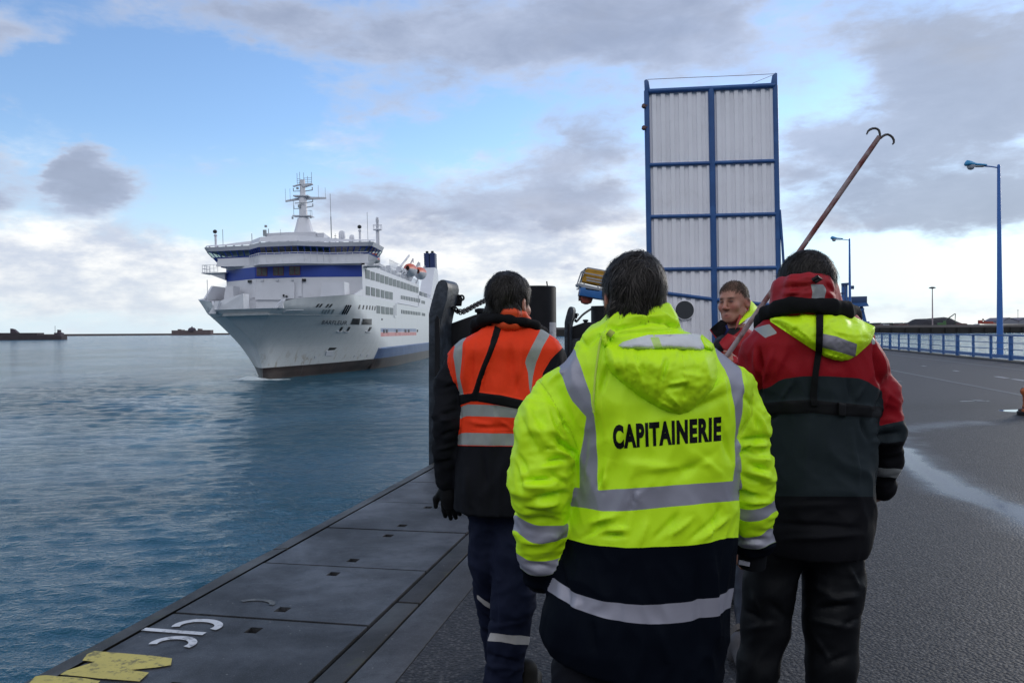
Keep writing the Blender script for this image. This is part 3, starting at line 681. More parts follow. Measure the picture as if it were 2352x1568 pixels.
def hullquad(name, quad, m, t=.05, parent=None, frame=None):
    def grid(q, off, t, nu_=5, nv_=4):
        g = []
        for j in range(nv_+1):
            for i in range(nu_+1):
                h = hit_side(*quadmap(i/nu_, 1-j/nv_, q))
                if h is None: return None
                nn = Vector((h[1][0], h[1][1], h[1][2]*.3)).normalized()
                if nn.dot(sray(*q[0])[1]) > 0: nn = -nn
                g.append((h[0]+nn*(off+t), h[0]-nn*.03))
        k = nu_+1; V = [a for a, b in g]+[b for a, b in g]; N_ = len(g)
        fs = [(j*k+i, j*k+i+1, (j+1)*k+i+1, (j+1)*k+i) for j in range(nv_) for i in range(nu_)]; fs += [tuple(N_+x for x in reversed(f)) for f in fs]
        rim = list(range(k))+[j*k+nu_ for j in range(1, nv_+1)]+[nv_*k+i for i in range(nu_-1, -1, -1)]+[j*k for j in range(nv_-1, 0, -1)]
        fs += [(rim[i], N_+rim[i], N_+rim[(i+1) % len(rim)], rim[(i+1) % len(rim)]) for i in range(len(rim))]
        return V, fs
    mb = MB()
    if frame:
        cx_ = sum(p[0] for p in quad)/4; cy_ = sum(p[1] for p in quad)/4; fq = [(cx_+(x-cx_)*1.07, cy_+(y-cy_)*1.05) for x, y in quad]; g = grid(fq, .01, t*.6)
        if g: mb.add(g[0], g[1], 1)
    g = grid(quad, .015, t)
    if g is None: return None
    mb.add(g[0], g[1], 0)
    return spart(mb, name, [m, frame] if frame else m, parent)
SFRAME = mat('ship_window_frame', (.42, .44, .45), .4)
def rectq(cv, x0, x1, y0l, y1l, dy=0.0): return [cv(x0, y0l), cv(x1, y0l+dy), cv(x1, y1l+dy), cv(x0, y1l)]
row1 = [(905, 975, 975, 1122), (995, 1060, 1008, 1148), (1083, 1143, 1035, 1172), (1160, 1220, 1062, 1196), (1238, 1295, 1088, 1218), (1310, 1363, 1113, 1238), (1378, 1428, 1138, 1256), (1443, 1490, 1160, 1276), (1505, 1550, 1180, 1294), (1562, 1607, 1200, 1310), (1620, 1660, 1218, 1326), (1672, 1710, 1238, 1342), (1722, 1758, 1256, 1355), (1770, 1808, 1272, 1368)]
row2 = [(818, 885, 1235, 1385), (912, 978, 1258, 1402), (1003, 1065, 1280, 1418), (1088, 1145, 1302, 1435), (1168, 1223, 1322, 1450), (1243, 1300, 1341, 1464), (1315, 1367, 1356, 1478)]
for (x0, x1, y0, y1) in row1+row2: hullquad('window', rectq(C3, x0, x1, y0, y1, (x1-x0)*.22), SWIN, .07, frame=SFRAME)
for (x0, x1, y0, y1) in [(1097, 1152, 180, 308), (1175, 1230, 193, 318), (1250, 1305, 205, 325), (1322, 1372, 215, 330)]: hullquad('window', rectq(C4, x0, x1, y0, y1, 6), SWIN, .07, frame=SFRAME)
for i in range(12):
    x0 = 1512+i*28.2; hullquad('small_window', rectq(C4, x0, x0+15, 5+i*5.2, 68+i*5.6, 2), SWIN, .06)
    hullquad('small_window', rectq(C4, x0+5, x0+20, 252+i*3.6, 315+i*2.9, 2), SWIN, .06)
for i in range(3):
    hullquad('small_window', rectq(C4, 1865+i*21, 1877+i*21, 92+i*4, 142+i*4, 2), SWIN, .06); hullquad('small_window', rectq(C4, 1870+i*20, 1882+i*20, 303+i*3, 350+i*3, 2), SWIN, .06)
for x, y in [(795, 168), (862, 172), (922, 176), (972, 180), (1018, 185), (1062, 192)]:
    hullquad('louvre', [C4(x+4, y), C4(x+24-(x-795)*.03, y), C4(x+8-(x-795)*.0, y+70), C4(x-12+(x-795)*.03, y+70)], SDARK, .05)
for x, y in [(95, 150), (150, 150), (262, 152), (318, 154)]: hullquad('vent', [C4(x, y), C4(x+28, y), C4(x-20, y+60), C4(x-46, y+60)], SDARK, .05)
for x, y in [(190, 245), (235, 245), (290, 240), (355, 240)]: hullquad('vent', [C4(x, y), C4(x+24, y), C4(x-14, y+60+x*.05), C4(x-38, y+60+x*.05)], SDECK, .05)
GRL = [(572, 170), (608, 171), (644, 172)]
hullquad('mooring_opening', [C4(690, 398), C4(812, 402), C4(795, 505), C4(648, 500)], SDARK, .03, frame=SFRAME)
hullquad('mooring_opening', [C4(862, 405), C4(1010, 408), C4(1008, 508), C4(836, 503)], SDARK, .03, frame=SFRAME)
for x in (480, 605, 970): hullquad('fairlead', [C4(x+10, 545), C4(x+45, 545), C4(x+5, 615), C4(x-28, 615)], SDARK, .04); hullquad('fairlead_lip', [C4(x-62, 619), C4(x+20, 617), C4(x+12, 634), C4(x-66, 634)], SWHITE, .12)
hullquad('anchor_pocket', [C4(290, 898), C4(415, 897), C4(375, 935), C4(262, 945)], SDARK, .03)
hullquad('anchor_plate', [C4(235, 955), C4(350, 950), C4(340, 1030), C4(215, 1040)], SWHITE, .06)
hullquad('side_door', [C4(1178, 400), C4(1198, 402), C4(1198, 430), C4(1178, 428)], SDARK, .04)
for x in (1213, 1258, 1428, 1578, 1633, 1785): hullquad('fender_slot', [C4(x, 590), C4(x+24-(x > 1700)*8, 590), C4(x+24-(x > 1700)*8, 648-(x-1200)*.03), C4(x, 648-(x-1200)*.03)], SDARK, .08)
for x, y in [(705, 1045), (815, 1025), (925, 1035), (30, 1060)]: hullquad('hull_mark', [C4(x+10, y-20), C4(x+45, y-20), C4(x+25, y+22), C4(x-5, y+22)], SGREY, .03)
# pilot door outline and pipe
def hull_line(name, pts, w, m):
    hs = [hit_side(*p) for p in pts]; hs = [h for h in hs if h]; mb = MB(); mb.tube([h[0]+Vector((.05, -.02, 0)) for h in hs], w, 5); spart(mb, name, m)
for x, y in GRL: hull_line('grille', [C4(x+10, y), C4(x-17, y+52), C4(x-43, y+102), C4(x-70, y+153)], .13, SDARK)
hull_line('pipe', [C4(1425, 345), C4(1425, 150), C4(1440, 133), C4(1600, 160), C4(1790, 197), C4(1812, 190), C4(1806, 0)], .09, SGREY)
hull_line('ladder', [C4(1392, 180), C4(1392, 380), C4(1420, 380)], .09, SGREY)
# bow door seams
hull_line('seam', [C4(-460+x, y) for x, y in [(-60, 300), (0, 262), (300, 255)]], .05, SGREY)
# sponson: the blue belt stands proud of the side
mb = MB(); vs_ = []
for s in (31.5, 32.5, 34, 40, 60, 84, 120, 150): pass
prof = [(0.0, -1.0), (.0, 3.72), (.34, 3.5), (.34, -1.0)]
sl = [31.3, 33.0, 36, 50, 84, 120, 150]; V = []
for i, s in enumerate(sl):
    for dx, z in prof: V.append((halfb(s, max(z, 0))-.05+(dx if i else .0), s, z))
mb.add(V, [(i*4+k, (i+1)*4+k, (i+1)*4+(k+1) % 4, i*4+(k+1) % 4) for i in range(len(sl)-1) for k in range(4)]); spart(mb, 'sponson', HULL, smooth=True)
# ship name
def text_mesh(txt, bold=.0, shear=0.0, space=1.0):
    cu = bpy.data.curves.new('t', 'FONT'); cu.body = txt; cu.space_character = space; cu.offset = bold; cu.shear = shear; cu.resolution_u = 4; ob = bpy.data.objects.new('t', cu); COL.objects.link(ob)
    bpy.context.view_layer.update(); dg = bpy.context.evaluated_depsgraph_get(); me = bpy.data.meshes.new_from_object(ob.evaluated_get(dg))
    bpy.data.objects.remove(ob); bm = bmesh.new(); bm.from_mesh(me); bpy.data.meshes.remove(me)
    bmesh.ops.remove_doubles(bm, verts=bm.verts, dist=1e-4); return bm
bm = text_mesh('BARFLEUR', .018, space=1.12); xs = [v.co.x for v in bm.verts]; ys = [v.co.y for v in bm.verts]; x0, x1, y0, y1 = min(xs), max(xs), min(ys), max(ys)
qd = [C4(178, 432), C4(606, 442), C4(586, 512), C4(150, 500)]
for v in bm.verts:
    p = quadmap((v.co.x-x0)/(x1-x0), (v.co.y-y0)/(y1-y0), qd); h = hit_side(*p)
    if h: o_, d_ = sray(*p); v.co = h[0]-d_*.45
me = bpy.data.meshes.new('ship_name'); bm.to_mesh(me); bm.free(); o = link('ship_name', me, mat('ship_lettering', (.05, .065, .09), .5)); o.parent = ferry
# front details
def front_pt(x, y, off=.04):
    o, d = sray(x, y); best = None
    for (w0, s0), (w1, s1) in zip(FR, FR[1:]):
        nn = Vector((s1-s0, -(w1-w0), 0)).normalized()*1.0; p0 = Vector((w0, s0, 0)); den = d.dot(nn)
        if abs(den) < 1e-6: continue
        t = (p0-o).dot(nn)/den; p = o+d*t
        if min(w0, w1)-.02 <= p.x <= max(w0, w1)+.02 and t > 0: best = p+nn*off*(1 if nn.y < 0 else -1)
    return best
def frontbox(name, px0, py0, px1, py1, m, t=.1, parent=None, cv=C2):
    pts = [front_pt(*cv(px0, py0)), front_pt(*cv(px1, py0)), front_pt(*cv(px1, py1)), front_pt(*cv(px0, py1))]
    if any(p is None for p in pts): return None
    mb = MB(); mb.prism(pts, (0, -t, 0)); return spart(mb, name, m, parent, bevel=.0)
SW2 = mat('ship_lounge_glass', (.09, .09, .085), .15, var=.3, vscale=2); SRED = mat('ship_window_seal', (.16, .03, .05), .5)
for (x0, y0, x1, y1) in [(1025, 770, 1200, 905), (1320, 760, 1495, 900), (1610, 750, 1790, 890)]:
    f = frontbox('window_frame', x0-8, y0-8, x1+8, y1+8, SRED, .05)
    xm = (x0+x1)/2; frontbox('window', x0, y0, xm-6, y1, SW2, .09); frontbox('window', xm+6, y0, x1, y1, SW2, .09)
frontbox('ramp_door', 1000, 1025, 1700, 1340, SWHITE, .25); frontbox('ramp_frame', 935, 985, 1010, 1300, SWHITE, .14); frontbox('ramp_frame', 1755, 960, 1830, 1280, SWHITE, .14)
for x, y in [(870, 990), (1840, 965)]: frontbox('floodlight', x, y, x+62, y+46, SDARK, .35)
for x, y in [(1095, 980), (1370, 978), (1640, 968)]: frontbox('deck_light', x, y, x+40, y+24, SGREY, .3)
frontbox('winch_light', 1500, 1245, 1525, 1285, SDARK, .5); frontbox('winch_light', 1550, 1265, 1580, 1295, SDARK, .5)
# deck housings in the bow
mb = MB(); mb.prism([(-10.4, 12, 9.6), (-8.3, 12, 9.6), (-8.3, 12, 14.5), (-9.5, 12, 14.5)], (0, 3, 0)); spart(mb, 'mooring_house', SWHITE)
mb = MB(); mb.prism([(6.4, 8.5, 10.2), (9.3, 8.5, 10.2), (10.4, 8.5, 12.2), (10.4, 8.5, 14.4), (6.9, 8.5, 14.4)], (0, 3.5, 0)); spart(mb, 'mooring_house', SWHITE)
mb = MB(); mb.prism([(-5.6, -5.2, 9.6), (-1.2, -3.6, 9.6), (-1.2, -3.6, 12.4), (-4.9, -4.6, 11.2)], (.0, 2.4, 0)); mb.prism([(-5.2, -5.6, 9.6), (-4.4, -5.6, 9.6), (-4.0, -5.3, 11.4), (-4.6, -5.2, 11.4)], (0, .6, 0)); spart(mb, 'breakwater_plate', SGREY)
mb = MB(); mb.prism([(3.75, -6.0, 10.1), (4.95, -5.4, 10.1), (4.95, -5.4, 11.3), (4.7, -5.2, 11.3)], (0, .5, 0)); spart(mb, 'bow_cheek', SWHITE)
mb = MB(); mb.tube([(-6.9, -2, 9.6), (-6.9, -2, 14.6)], .05, 5); spart(mb, 'jackstaff', SGREY)
# main mast
mst = MB(); mx_, my_ = .6, 22.0
mst.lathe((mx_, my_, 0), [(1.95, 23.1), (1.0, 26.4)], 12); spart(mst, 'mast_base', SWHITE, smooth=True)
mst = MB(); mst.lathe((mx_, my_, 0), [(.74, 26.3), (.68, 29.8), (.50, 30.2), (.46, 33.0)], 12); spart(mst, 'mast', SWHITE, smooth=True)
mb = MB(); mb.prism([(mx_-1.7, my_-.9, 26.75), (mx_+1.6, my_-1.2, 26.6), (mx_+1.6, my_+1.2, 26.6), (mx_-1.7, my_+1, 26.75)], (0, 0, .14)); mb.prism([(mx_-1.5, my_-.7, 30.15), (mx_+1.2, my_-.9, 30.05), (mx_+1.2, my_+1, 30.05), (mx_-1.5, my_+.8, 30.15)], (0, 0, .18))
mb.prism([(mx_-.2, my_-.6, 32.2), (mx_+1.75, my_-.6, 32.3), (mx_+1.75, my_-.6, 32.15), (mx_+.3, my_-.6, 31.7)], (0, 1.1, 0)); mb.prism([(mx_-1.6, my_-.5, 31.95), (mx_, my_-.5, 32.35), (mx_, my_-.5, 32.2), (mx_-1.6, my_-.5, 31.85)], (0, .8, 0)); spart(mb, 'mast_platform', SGREY, split=True)
mb = MB(); mb.prism([(mx_-3.05, my_, 29.3), (mx_-.6, my_, 29.6), (mx_-.6, my_, 30.0), (mx_-3.05, my_, 29.6)], (0, .3, 0)); mb.prism([(mx_+.6, my_, 29.55), (mx_+4.0, my_, 29.6), (mx_+4.0, my_, 29.9), (mx_+.6, my_, 30.1)], (0, .3, 0)); spart(mb, 'yard', SGREY, split=True)
mb = MB()
for z in (31.1, 29.1, 28.3): mb.beam((mx_+.5, my_, z-.05), (mx_+1.75, my_, z+.12), .14); mb.beam((mx_+1.68, my_, z+.05), (mx_+1.68, my_, z+.6), .14)
for z in (31.1, 28.1): mb.beam((mx_-.5, my_, z), (mx_-1.6, my_, z+.0), .1); mb.beam((mx_-1.6, my_, z), (mx_-1.6, my_, z+.55), .12)
mb.beam((mx_-1.65, my_, 26.9), (mx_-1.65, my_, 29.6), .06); mb.beam((mx_+1.5, my_, 26.8), (mx_+1.5, my_, 27.7), .05); mb.beam((mx_+1.2, my_, 26.8), (mx_+1.2, my_, 27.8), .05); mb.beam((mx_+.8, my_, 27.7), (mx_+1.5, my_, 27.6), .05)
mb.box((mx_-.2, my_-.9, 28.9), (1.9, .12, .12)); mb.box((mx_-.45, my_-.7, 28.4), (.45, .3, .5)); mb.box((mx_-.75, my_-.5, 31.5), (.35, .3, .35)); mb.box((mx_+1.55, my_-1, 26.4), (.25, .25, .4)); mb.box((mx_-1.6, my_-1, 26.4), (.25, .25, .4))
for x in (-.9, -.45, .25, .3, .9, 1.6): mb.beam((mx_+x, my_, 32.2), (mx_+x, my_, 33.2+(x*7 % 1)*1.4), .06)
for z in (32.6, 33.0, 33.3): mb.beam((mx_+.2, my_, z), (mx_+1.65, my_, z), .05); mb.beam((mx_-.95, my_, z-.1), (mx_-.3, my_, z-.1), .05)
mb.beam((mx_+1.6, my_, 32), (mx_+1.6, my_, 34.3), .06); mb.lathe((mx_-.35, my_, 32.3), [(.1, 0), (.22, .2), (.1, .5)], 8)
spart(mb, 'radar_gear', SDECK, split=True)
mb = MB()
for w, s, z0, z1, r in [(-3.0+mx_, 22, 29.6, 31.6, .03), (-2.2+mx_, 22, 29.6, 31.6, .03), (2.7+mx_, 22, 29.9, 32, .03), (3.9+mx_, 22, 29.9, 31.6, .03), (4.6, 25, 23, 31.0, .05), (4.6, 25, 23, 27, .1), (-11.6, 17, 21.4, 24.3, .05), (-6.4, 16, 21.5, 23.3, .06), (-3.6, 16, 22, 24, .07), (12.4, 18, 21.4, 26.5, .04), (-1.0, 14, 22, 23.6, .03)]:
    mb.tube([(w, s, z0), (w, s, z1)], r, 5)
mb.box((-3.9, 15.0, 23.2), (.5, .4, 1.0)); mb.box((-3.7, 15.0, 24.3), (.35, .35, .35)); mb.box((6.0, 22, 23.2), (.4, .1, .08)); mb.box((6.0, 22, 22.8), (.4, .1, .08)); mb.tube([(6, 22, 22), (6, 22, 23.6)], .04, 5); spart(mb, 'whip_antenna', SDECK, split=True)
for w, s, r, z, h in [(7.4, 21, .58, 22.6, 1.35), (9.1, 21, .46, 22.1, 1.1)]:
    mb = MB(); mb.lathe((w, s, z), [(.25, -.8), (.25, 0), (r*.9, 0), (r, .15), (r, h*.6), (r*.85, h*.82), (r*.5, h*.96), (.05, h)], 14); spart(mb, 'radome', SWHITE, smooth=True)
for w, s in [(-13.0, 17.5), (11.2, 17.5)]:
    mb = MB(); mb.tube([(w, s, 21.2), (w, s, 23.2)], .2, 8); mb.lathe((w, s, 23.2), [(.12, 0), (.3, .1), (.3, .25), (.12, .4)], 10); f = spart(mb, 'searchlight_post', SWHITE); mb = MB(); mb.lathe((w, s-.2, 24.0), [(.1, -.32), (.3, -.2), (.36, 0), (.3, .2), (.1, .32)], 12); spart(mb, 'searchlight', SDARK, smooth=True)
mb = MB(); mb.lathe((9.6, 42, 0), [(.42, 18), (.36, 26.4), (.9, 26.5), (.9, 26.65), (.3, 26.7), (.25, 28.1), (.32, 28.2), (.3, 28.9), (.1, 29.1)], 12)
for k in range(6): mb.tube([(9.6+.85*math.cos(k), 42+.85*math.sin(k), 26.6), (9.6+.85*math.cos(k), 42+.85*math.sin(k), 27.5)], .04, 4)
mb.torus((9.6, 42, 27.5), .87, .05, n=16, m=5); mb.beam((9.6, 42, 20.2), (8.4, 38, 18.2), .5); spart(mb, 'signal_mast', SWHITE, smooth=True)
# deckhouse and rails along the boat deck
mb = MB(); mb.box((0, 57, 19.1), (15.5, 54, 2.1)); mb.box((1, 50, 20.8), (11, 30, 1.3)); mb.box((9, 30, 18.7), (3, 9, 1.2)); spart(mb, 'deckhouse', SGREY)
mb = MB()
for k in range(46):
    s = 17+k*1.5; mb.beam((11.5, s, 18.0), (11.5, s, 19.15), .07)
for z in (18.45, 18.8, 19.15): mb.beam((11.5, 17, z), (11.5, 84, z), .05)
for k in range(14): s = 50+k*1.0; mb.beam((10.4, s, 19), (10.4, s, 21.4-(k > 10)*.5), .06)
for z in (20.2, 21.4): mb.beam((10.4, 50, z), (10.4, 63, z), .06)
for i in range(14): w = 9+ (i*37 % 17)/8.0; s = 26+i*4; mb.box((w, s, 18.5+(i % 3)*.35), (.9, 1.2, 1.0+(i % 4)*.25))
spart(mb, 'deck_rail', SGREY)
def boat(w, s, z, L, B_, H, name):
    f = None; mb = MB(); V = []; n1, n2 = 13, 12
    for i in range(n1):
        t = i/(n1-1); e = math.sin(math.pi*min(max(t, .02), .98))**.45
        for k in range(n2):
            a = 2*math.pi*k/n2; x = math.cos(a)*B_/2*e; zz = math.sin(a)*H/2*(e if math.sin(a) < 0 else e**.6*.85); V.append((w+x, s-L/2+L*t, z+zz))
    fs = [(i*n2+k, i*n2+(k+1) % n2, (i+1)*n2+(k+1) % n2, (i+1)*n2+k) for i in range(n1-1) for k in range(n2)]
    up = [f for f in fs if sum(V[i][2] for i in f)/4 > z-.02*H]; dn = [f for f in fs if f not in up]
    mb.add(V, dn, 0); mb2 = MB(); mb2.add(V, up, 0)
    o = spart(mb, name, SWHITE if name == 'lifeboat' else SDECK, smooth=True, angle=2); c_ = spart(mb2, 'canopy', SORANGE, o, smooth=True, angle=2)
boat(12.0, 68, 20.6, 8.5, 3.0, 3.3, 'lifeboat'); boat(12.6, 80, 20.7, 8.5, 3.0, 3.3, 'lifeboat'); 
mb = MB()
for s in (66.5, 75.5, 77.5, 86.5): mb.beam((10.5, s, 18.6), (12.9, s, 23.0), .3); mb.beam((12.9, s, 23.0), (12.9, s, 22), .2)
mb.beam((9.8, 61, 19.5), (12.0, 67, 23.8), .35); spart(mb, 'davit', SWHITE, split=True)
for s in (56, 60, 64): mb = MB(); mb.tube([(11.3, s, 19.9), (11.3, s+1.9, 19.9)], .62, 10); spart(mb, 'raft_canister', SWHITE, smooth=True)
mb = MB(); V0 = (11.1, 30, 0)
boat(11.2, 30, 19.6, 5.2, 1.7, 1.3, 'rescue_boat')
mb = MB(); mb.lathe((10.9, 30, 20.3), [(.7, 0), (1.0, .15), (.9, .45), (.2, .6)], 10); mb.box((10.5, 29, 20.1), (1.2, 1.4, .7)); spart(mb, 'rescue_boat_crane', SORANGE, smooth=True)
mb = MB(); mb.tube([(12.0, 27.6, 19.4), (12.2, 28, 20.6), (11.7, 29.5, 21.2)], .08, 5); mb.beam((8.6, 26, 18), (11.0, 29.5, 21.4), .35); spart(mb, 'davit', SGREY)
# aft: openings on the lower deck and funnels
mb = MB(); mb.box((0, 100, 15.9), (18, 30, 1.0)); mb.prism([(10.4, 84.3, 18.0), (10.4, 104, 15.6), (10.4, 84.3, 15.6)], (.15, 0, 0)); mb.box((10.8, 92, 16.1), (1.4, 4, 1.2)); mb.box((10.8, 99, 16.1), (1.2, 3, 1.0)); spart(mb, 'aft_deckhouse', SDECK)
mb = MB()
for k in range(20): mb.beam((11.5, 84.5+k*1.6, 15.5), (11.5, 84.5+k*1.6, 16.6), .07)
mb.beam((11.5, 84.5, 16.6), (11.5, 116, 16.6), .08); spart(mb, 'deck_rail', SGREY)
for sg in (-1, 1):
    mb = MB(); x0, x1 = (8.4, 11.6)
    mb.prism([(sg*x0, 106, 15.6), (sg*x0, 118.5, 25.0), (sg*x0, 125.5, 25.0), (sg*x0, 130, 15.6)], (sg*(x1-x0), 0, 0)); f = spart(mb, 'funnel', SWHITE)
    mb = MB()
    for k in range(8): mb.box((sg*10.0-.85, 122, 25.2+k*.56), (1.5, 5.0, .40)); mb.box((sg*10.0+.85, 122, 25.2+k*.56), (1.5, 5.0, .40))
    mb.box((sg*10-.85, 122, 27.1), (1.25, 4.6, 4.3)); mb.box((sg*10+.85, 122, 27.1), (1.25, 4.6, 4.3)); spart(mb, 'exhaust_stack', SFUN, f)
    mb = MB()
    for dx in (-.8, .75): mb.tube([(sg*10+dx, 121, 29.2), (sg*10+dx, 121, 30.0)], .42, 10)
    spart(mb, 'exhaust_pipe', SDARK, f)
RLED = bpy.data.materials.new('ship_port_light'); RLED.use_nodes = True; b_ = RLED.node_tree.nodes['Principled BSDF']; b_.inputs['Base Color'].default_value = (.8, .02, .02, 1); b_.inputs['Emission Color'].default_value = (1, .02, .03, 1); b_.inputs['Emission Strength'].default_value = 2.0
p = splane(*C3(790, 862), 0, 11.9); mb = MB(); mb.box((11.85, 16.2, 18.05), (.5, .5, .9)); f = spart(mb, 'light_box', SDARK); mb = MB(); mb.lathe((11.85, 15.9, 18.1), [(.02, -.14), (.14, -.08), (.14, .08), (.02, .14)], 8); spart(mb, 'port_light', RLED, f)
# bow wave
foam = mat('foam', (.62, .68, .70), .6, var=.3, vscale=2)
fm = bpy.data.materials.new('foam_water'); fm.use_nodes = True; nt = fm.node_tree; b_ = nt.nodes['Principled BSDF']; N = NT(nt); geo = N.n('ShaderNodeNewGeometry').outputs['Position']
b_.inputs['Base Color'].default_value = (.6, .66, .68, 1); b_.inputs['Roughness'].default_value = .4
mp = N.n('ShaderNodeMapping'); mp.inputs['Scale'].default_value = (.5, 1.4, 1); nt.links.new(geo, mp.inputs[0]); nn_ = N.noise(mp.outputs[0], 1.6, 8, .7); nt.links.new(N.sstep(N.m('MULTIPLY', nn_, N.attr('fo')), .34, .5), b_.inputs['Alpha'])
V = []; FO = []; nx_, ny_ = 40, 14
for i in range(nx_+1):
    for j in range(ny_+1):
        u = i/nx_*2-1; v = j/ny_; px = u*7.0-.3; py = -2.6+v*4.2; r = max(0, 1-abs(u)**1.5)*max(0, 1-abs(v*2-1)**2)
        hgt = .05+.55*math.exp(-((px+1.6)/1.6)**2-((py+.3)/.8)**2)+.15*mnoise(Vector((px*1.5, py*2, 0)))*r; w_ = SM @ Vector((px, py, 0)); V.append((w_.x, w_.y, ZW+max(hgt, .02))); FO.append(min(1.6*r, 1.2))
me = bpy.data.meshes.new('bow_wave'); me.from_pydata(V, [], [(i*(ny_+1)+j, (i+1)*(ny_+1)+j, (i+1)*(ny_+1)+j+1, i*(ny_+1)+j+1) for i in range(nx_) for j in range(ny_)])
at = me.attributes.new('fo', 'FLOAT', 'POINT'); at.data.foreach_set('value', FO); o = link('bow_wave', me, fm, smooth=True); tag(o, kind='stuff', label='thin white foam curling off the ferry stem on the water', cat='foam')
# ================================================================ piers, far shore
STONE = mat('breakwater_stone', (.13, .105, .10), .9, var=.2, vscale=.05, bump=.3, bscale=.5, bdist=.3)
STONED = mat('pier_stone_wet', (.055, .045, .05), .85, var=.3, vscale=.2)
BRICK = mat('fort_brick', (.145, .110, .108), .9, var=.2, vscale=.08)
ROOFM = mat('dark_slate', (.07, .055, .07), .8)
def wall_px(mb, x0, x1, yb, yt0, yt1, Y, thick, mi=0):
    a = P(x0, yb, Y); b = P(x1, yb, Y); za = P(x0, yt0, Y)[2]; zb = P(x1, yt1, Y)[2]
    mb.prism([(a[0], Y, ZW-2), (b[0], Y, ZW-2), (b[0], Y, zb), (a[0], Y, za)], (0, thick, 0), mi)
mb = MB(); wall_px(mb, -400, 1200, 770, 769.9, 761.3, 3300, 40); o = mb.build('breakwater', STONE); tag(o, 'long low stone breakwater along the horizon behind the ferry', 'breakwater')
ft = empty('sea_fort', tuple(P(438, 765, 3250)*np.array([1, 1, 0])+np.array([0, 0, ZW])))
tag(ft, 'round brick sea fort rising from the breakwater on the horizon', 'fort')
mb = MB()
for x0, x1, y in [(394, 409, 758.5), (409, 418, 757), (418, 458, 758.6), (458, 484, 757.6)]: wall_px(mb, x0, x1-.2, 765, y, y, 3240, 30)
mb.build('wall', BRICK, ft)
mb = MB(); wall_px(mb, 408, 412, 765, 755.8, 755.8, 3245, 20); mb.build('tower', BRICK, ft)
mb = MB(); p = P(441, 758, 3250); mb.lathe((p[0], p[1], p[2]-4), [(16, 0), (15, 8), (10, 13), (3, 15), (1.5, 19)], 10); mb.build('dome', ROOFM, ft)
mb = MB(); wall_px(mb, 454, 461, 765, 754.5, 755, 3245, 20); mb.build('tower', BRICK, ft)
pr = empty('harbour_pier', tuple(P(70, 775, 1050)*np.array([1, 1, 0])+np.array([0, 0, ZW])))
tag(pr, 'dark stone pier entering at the left with a small beacon house at its end', 'pier')
mb = MB(); wall_px(mb, -260, 85, 779, 765.3, 764.2, 1050, 16); mb.build('wall', STONED, pr)
mb = MB(); wall_px(mb, 85.1, 141, 779, 769, 771.5, 1050, 14); mb.build('wall', STONED, pr)
mb = MB(); wall_px(mb, 85.1, 124, 779, 768, 768, 1056, 7); mb.build('parapet', STONE, pr)
lh = empty('beacon_house', tuple(P(132, 770, 1053))); tag(lh, 'tiny dark beacon house at the tip of the left pier', 'beacon')
mb = MB(); wall_px(mb, 124, 131, 775, 764, 764, 1054, 6); wall_px(mb, 131.05, 139.5, 775, 762, 765, 1053, 8); wall_px(mb, 131.5, 137, 775, 757, 757.5, 1055, 4); mb.build('wall', ROOFM, lh)
mb = MB(); a = P(126.5, 764, 1055); mb.tube([tuple(a), (a[0], a[1], a[2]+9)], .25, 5); mb.build('mast', ROOFM, lh)
mb = MB(); a = P(27, 765, 1060); mb.prism([(a[0]-2, a[1], a[2]-1), (a[0]+9, a[1], a[2]-1), (a[0]+2, a[1], a[2]+5), (a[0]-2, a[1], a[2]+6)], (0, 5, 0)); o = mb.build('pier_shed', ROOFM); tag(o, 'small grey shed with a sloping roof on the left pier', 'shed')
# right: the far quay
FQ = 1000.0
fq = empty('far_quay', tuple(P(2150, 765, FQ)*np.array([1, 1, 0])+np.array([0, 0, ZW]))); tag(fq, 'long dark quay wall across the water behind the blue railing', 'quay')
wallm = mat('far_wall_dark', (.025, .024, .022), .9, var=.4, vscale=.06); wallt = mat('far_wall_top', (.15, .14, .14), .9, var=.3, vscale=.04)
mb = MB(); wall_px(mb, 1250, 2700, 768, 757.0, 748, FQ, 8)
for k in range(28):
    x = 1900+k*30+(k*7 % 5); wall_px(mb, x, x+2.5, 768, 752.6-(x-1990)*.003, 752.6-(x-1990)*.003, FQ-3, 2.9)
mb.build('wall', wallm, fq)
mb = MB(); wall_px(mb, 1250, 2700, 757, 752.0, 742.5, FQ+9, 600); 
mb.build('bank', wallt, fq)
TERR = mat('far_ground', (.13, .11, .11), .95, var=.4, vscale=.01)
mb = MB(); a, b = P(1250, 750, FQ+560), P(2700, 741.0, FQ+560)
coal = mat('coal_heap', (.022, .02, .024), .95, var=.4, vscale=.1, bump=.6, bscale=.3, bdist=2)
def px_at(x, y, Y): return tuple(P(x, y, Y))
Yc = FQ+60
mb = MB(); pr_ = [(2084, 748), (2092, 740), (2103, 732), (2128, 731.5), (2150, 729.5), (2168, 728.0), (2176, 729.5), (2190, 737), (2202, 743), (2206, 747.5)]
n = len(pr_); V = []; rws = 7
for r in range(rws):
    t = r/(rws-1); e = math.sin(math.pi*t)**.7
    for x, y in pr_:
        yb = 748.5; q_ = P(x, yb+(y-yb)*e, Yc); V.append((q_[0], Yc-25+50*t, q_[2]+mnoise(Vector((x*.2, t*6, 0)))*.8))
mb.add(V, [(r*n+i, r*n+i+1, (r+1)*n+i+1, (r+1)*n+i) for r in range(rws-1) for i in range(n-1)]); o = mb.build('coal_heap', coal, smooth=True, angle=2); tag(o, 'big dark heap of coal on the far quay beneath the excavator arm', 'heap')
ex = empty('excavator', px_at(2190, 744, FQ+30)); tag(ex, 'green material excavator with raised bent arm beside the coal heap', 'excavator')
GREEN = mat('machine_green', (.06, .14, .05), .5)
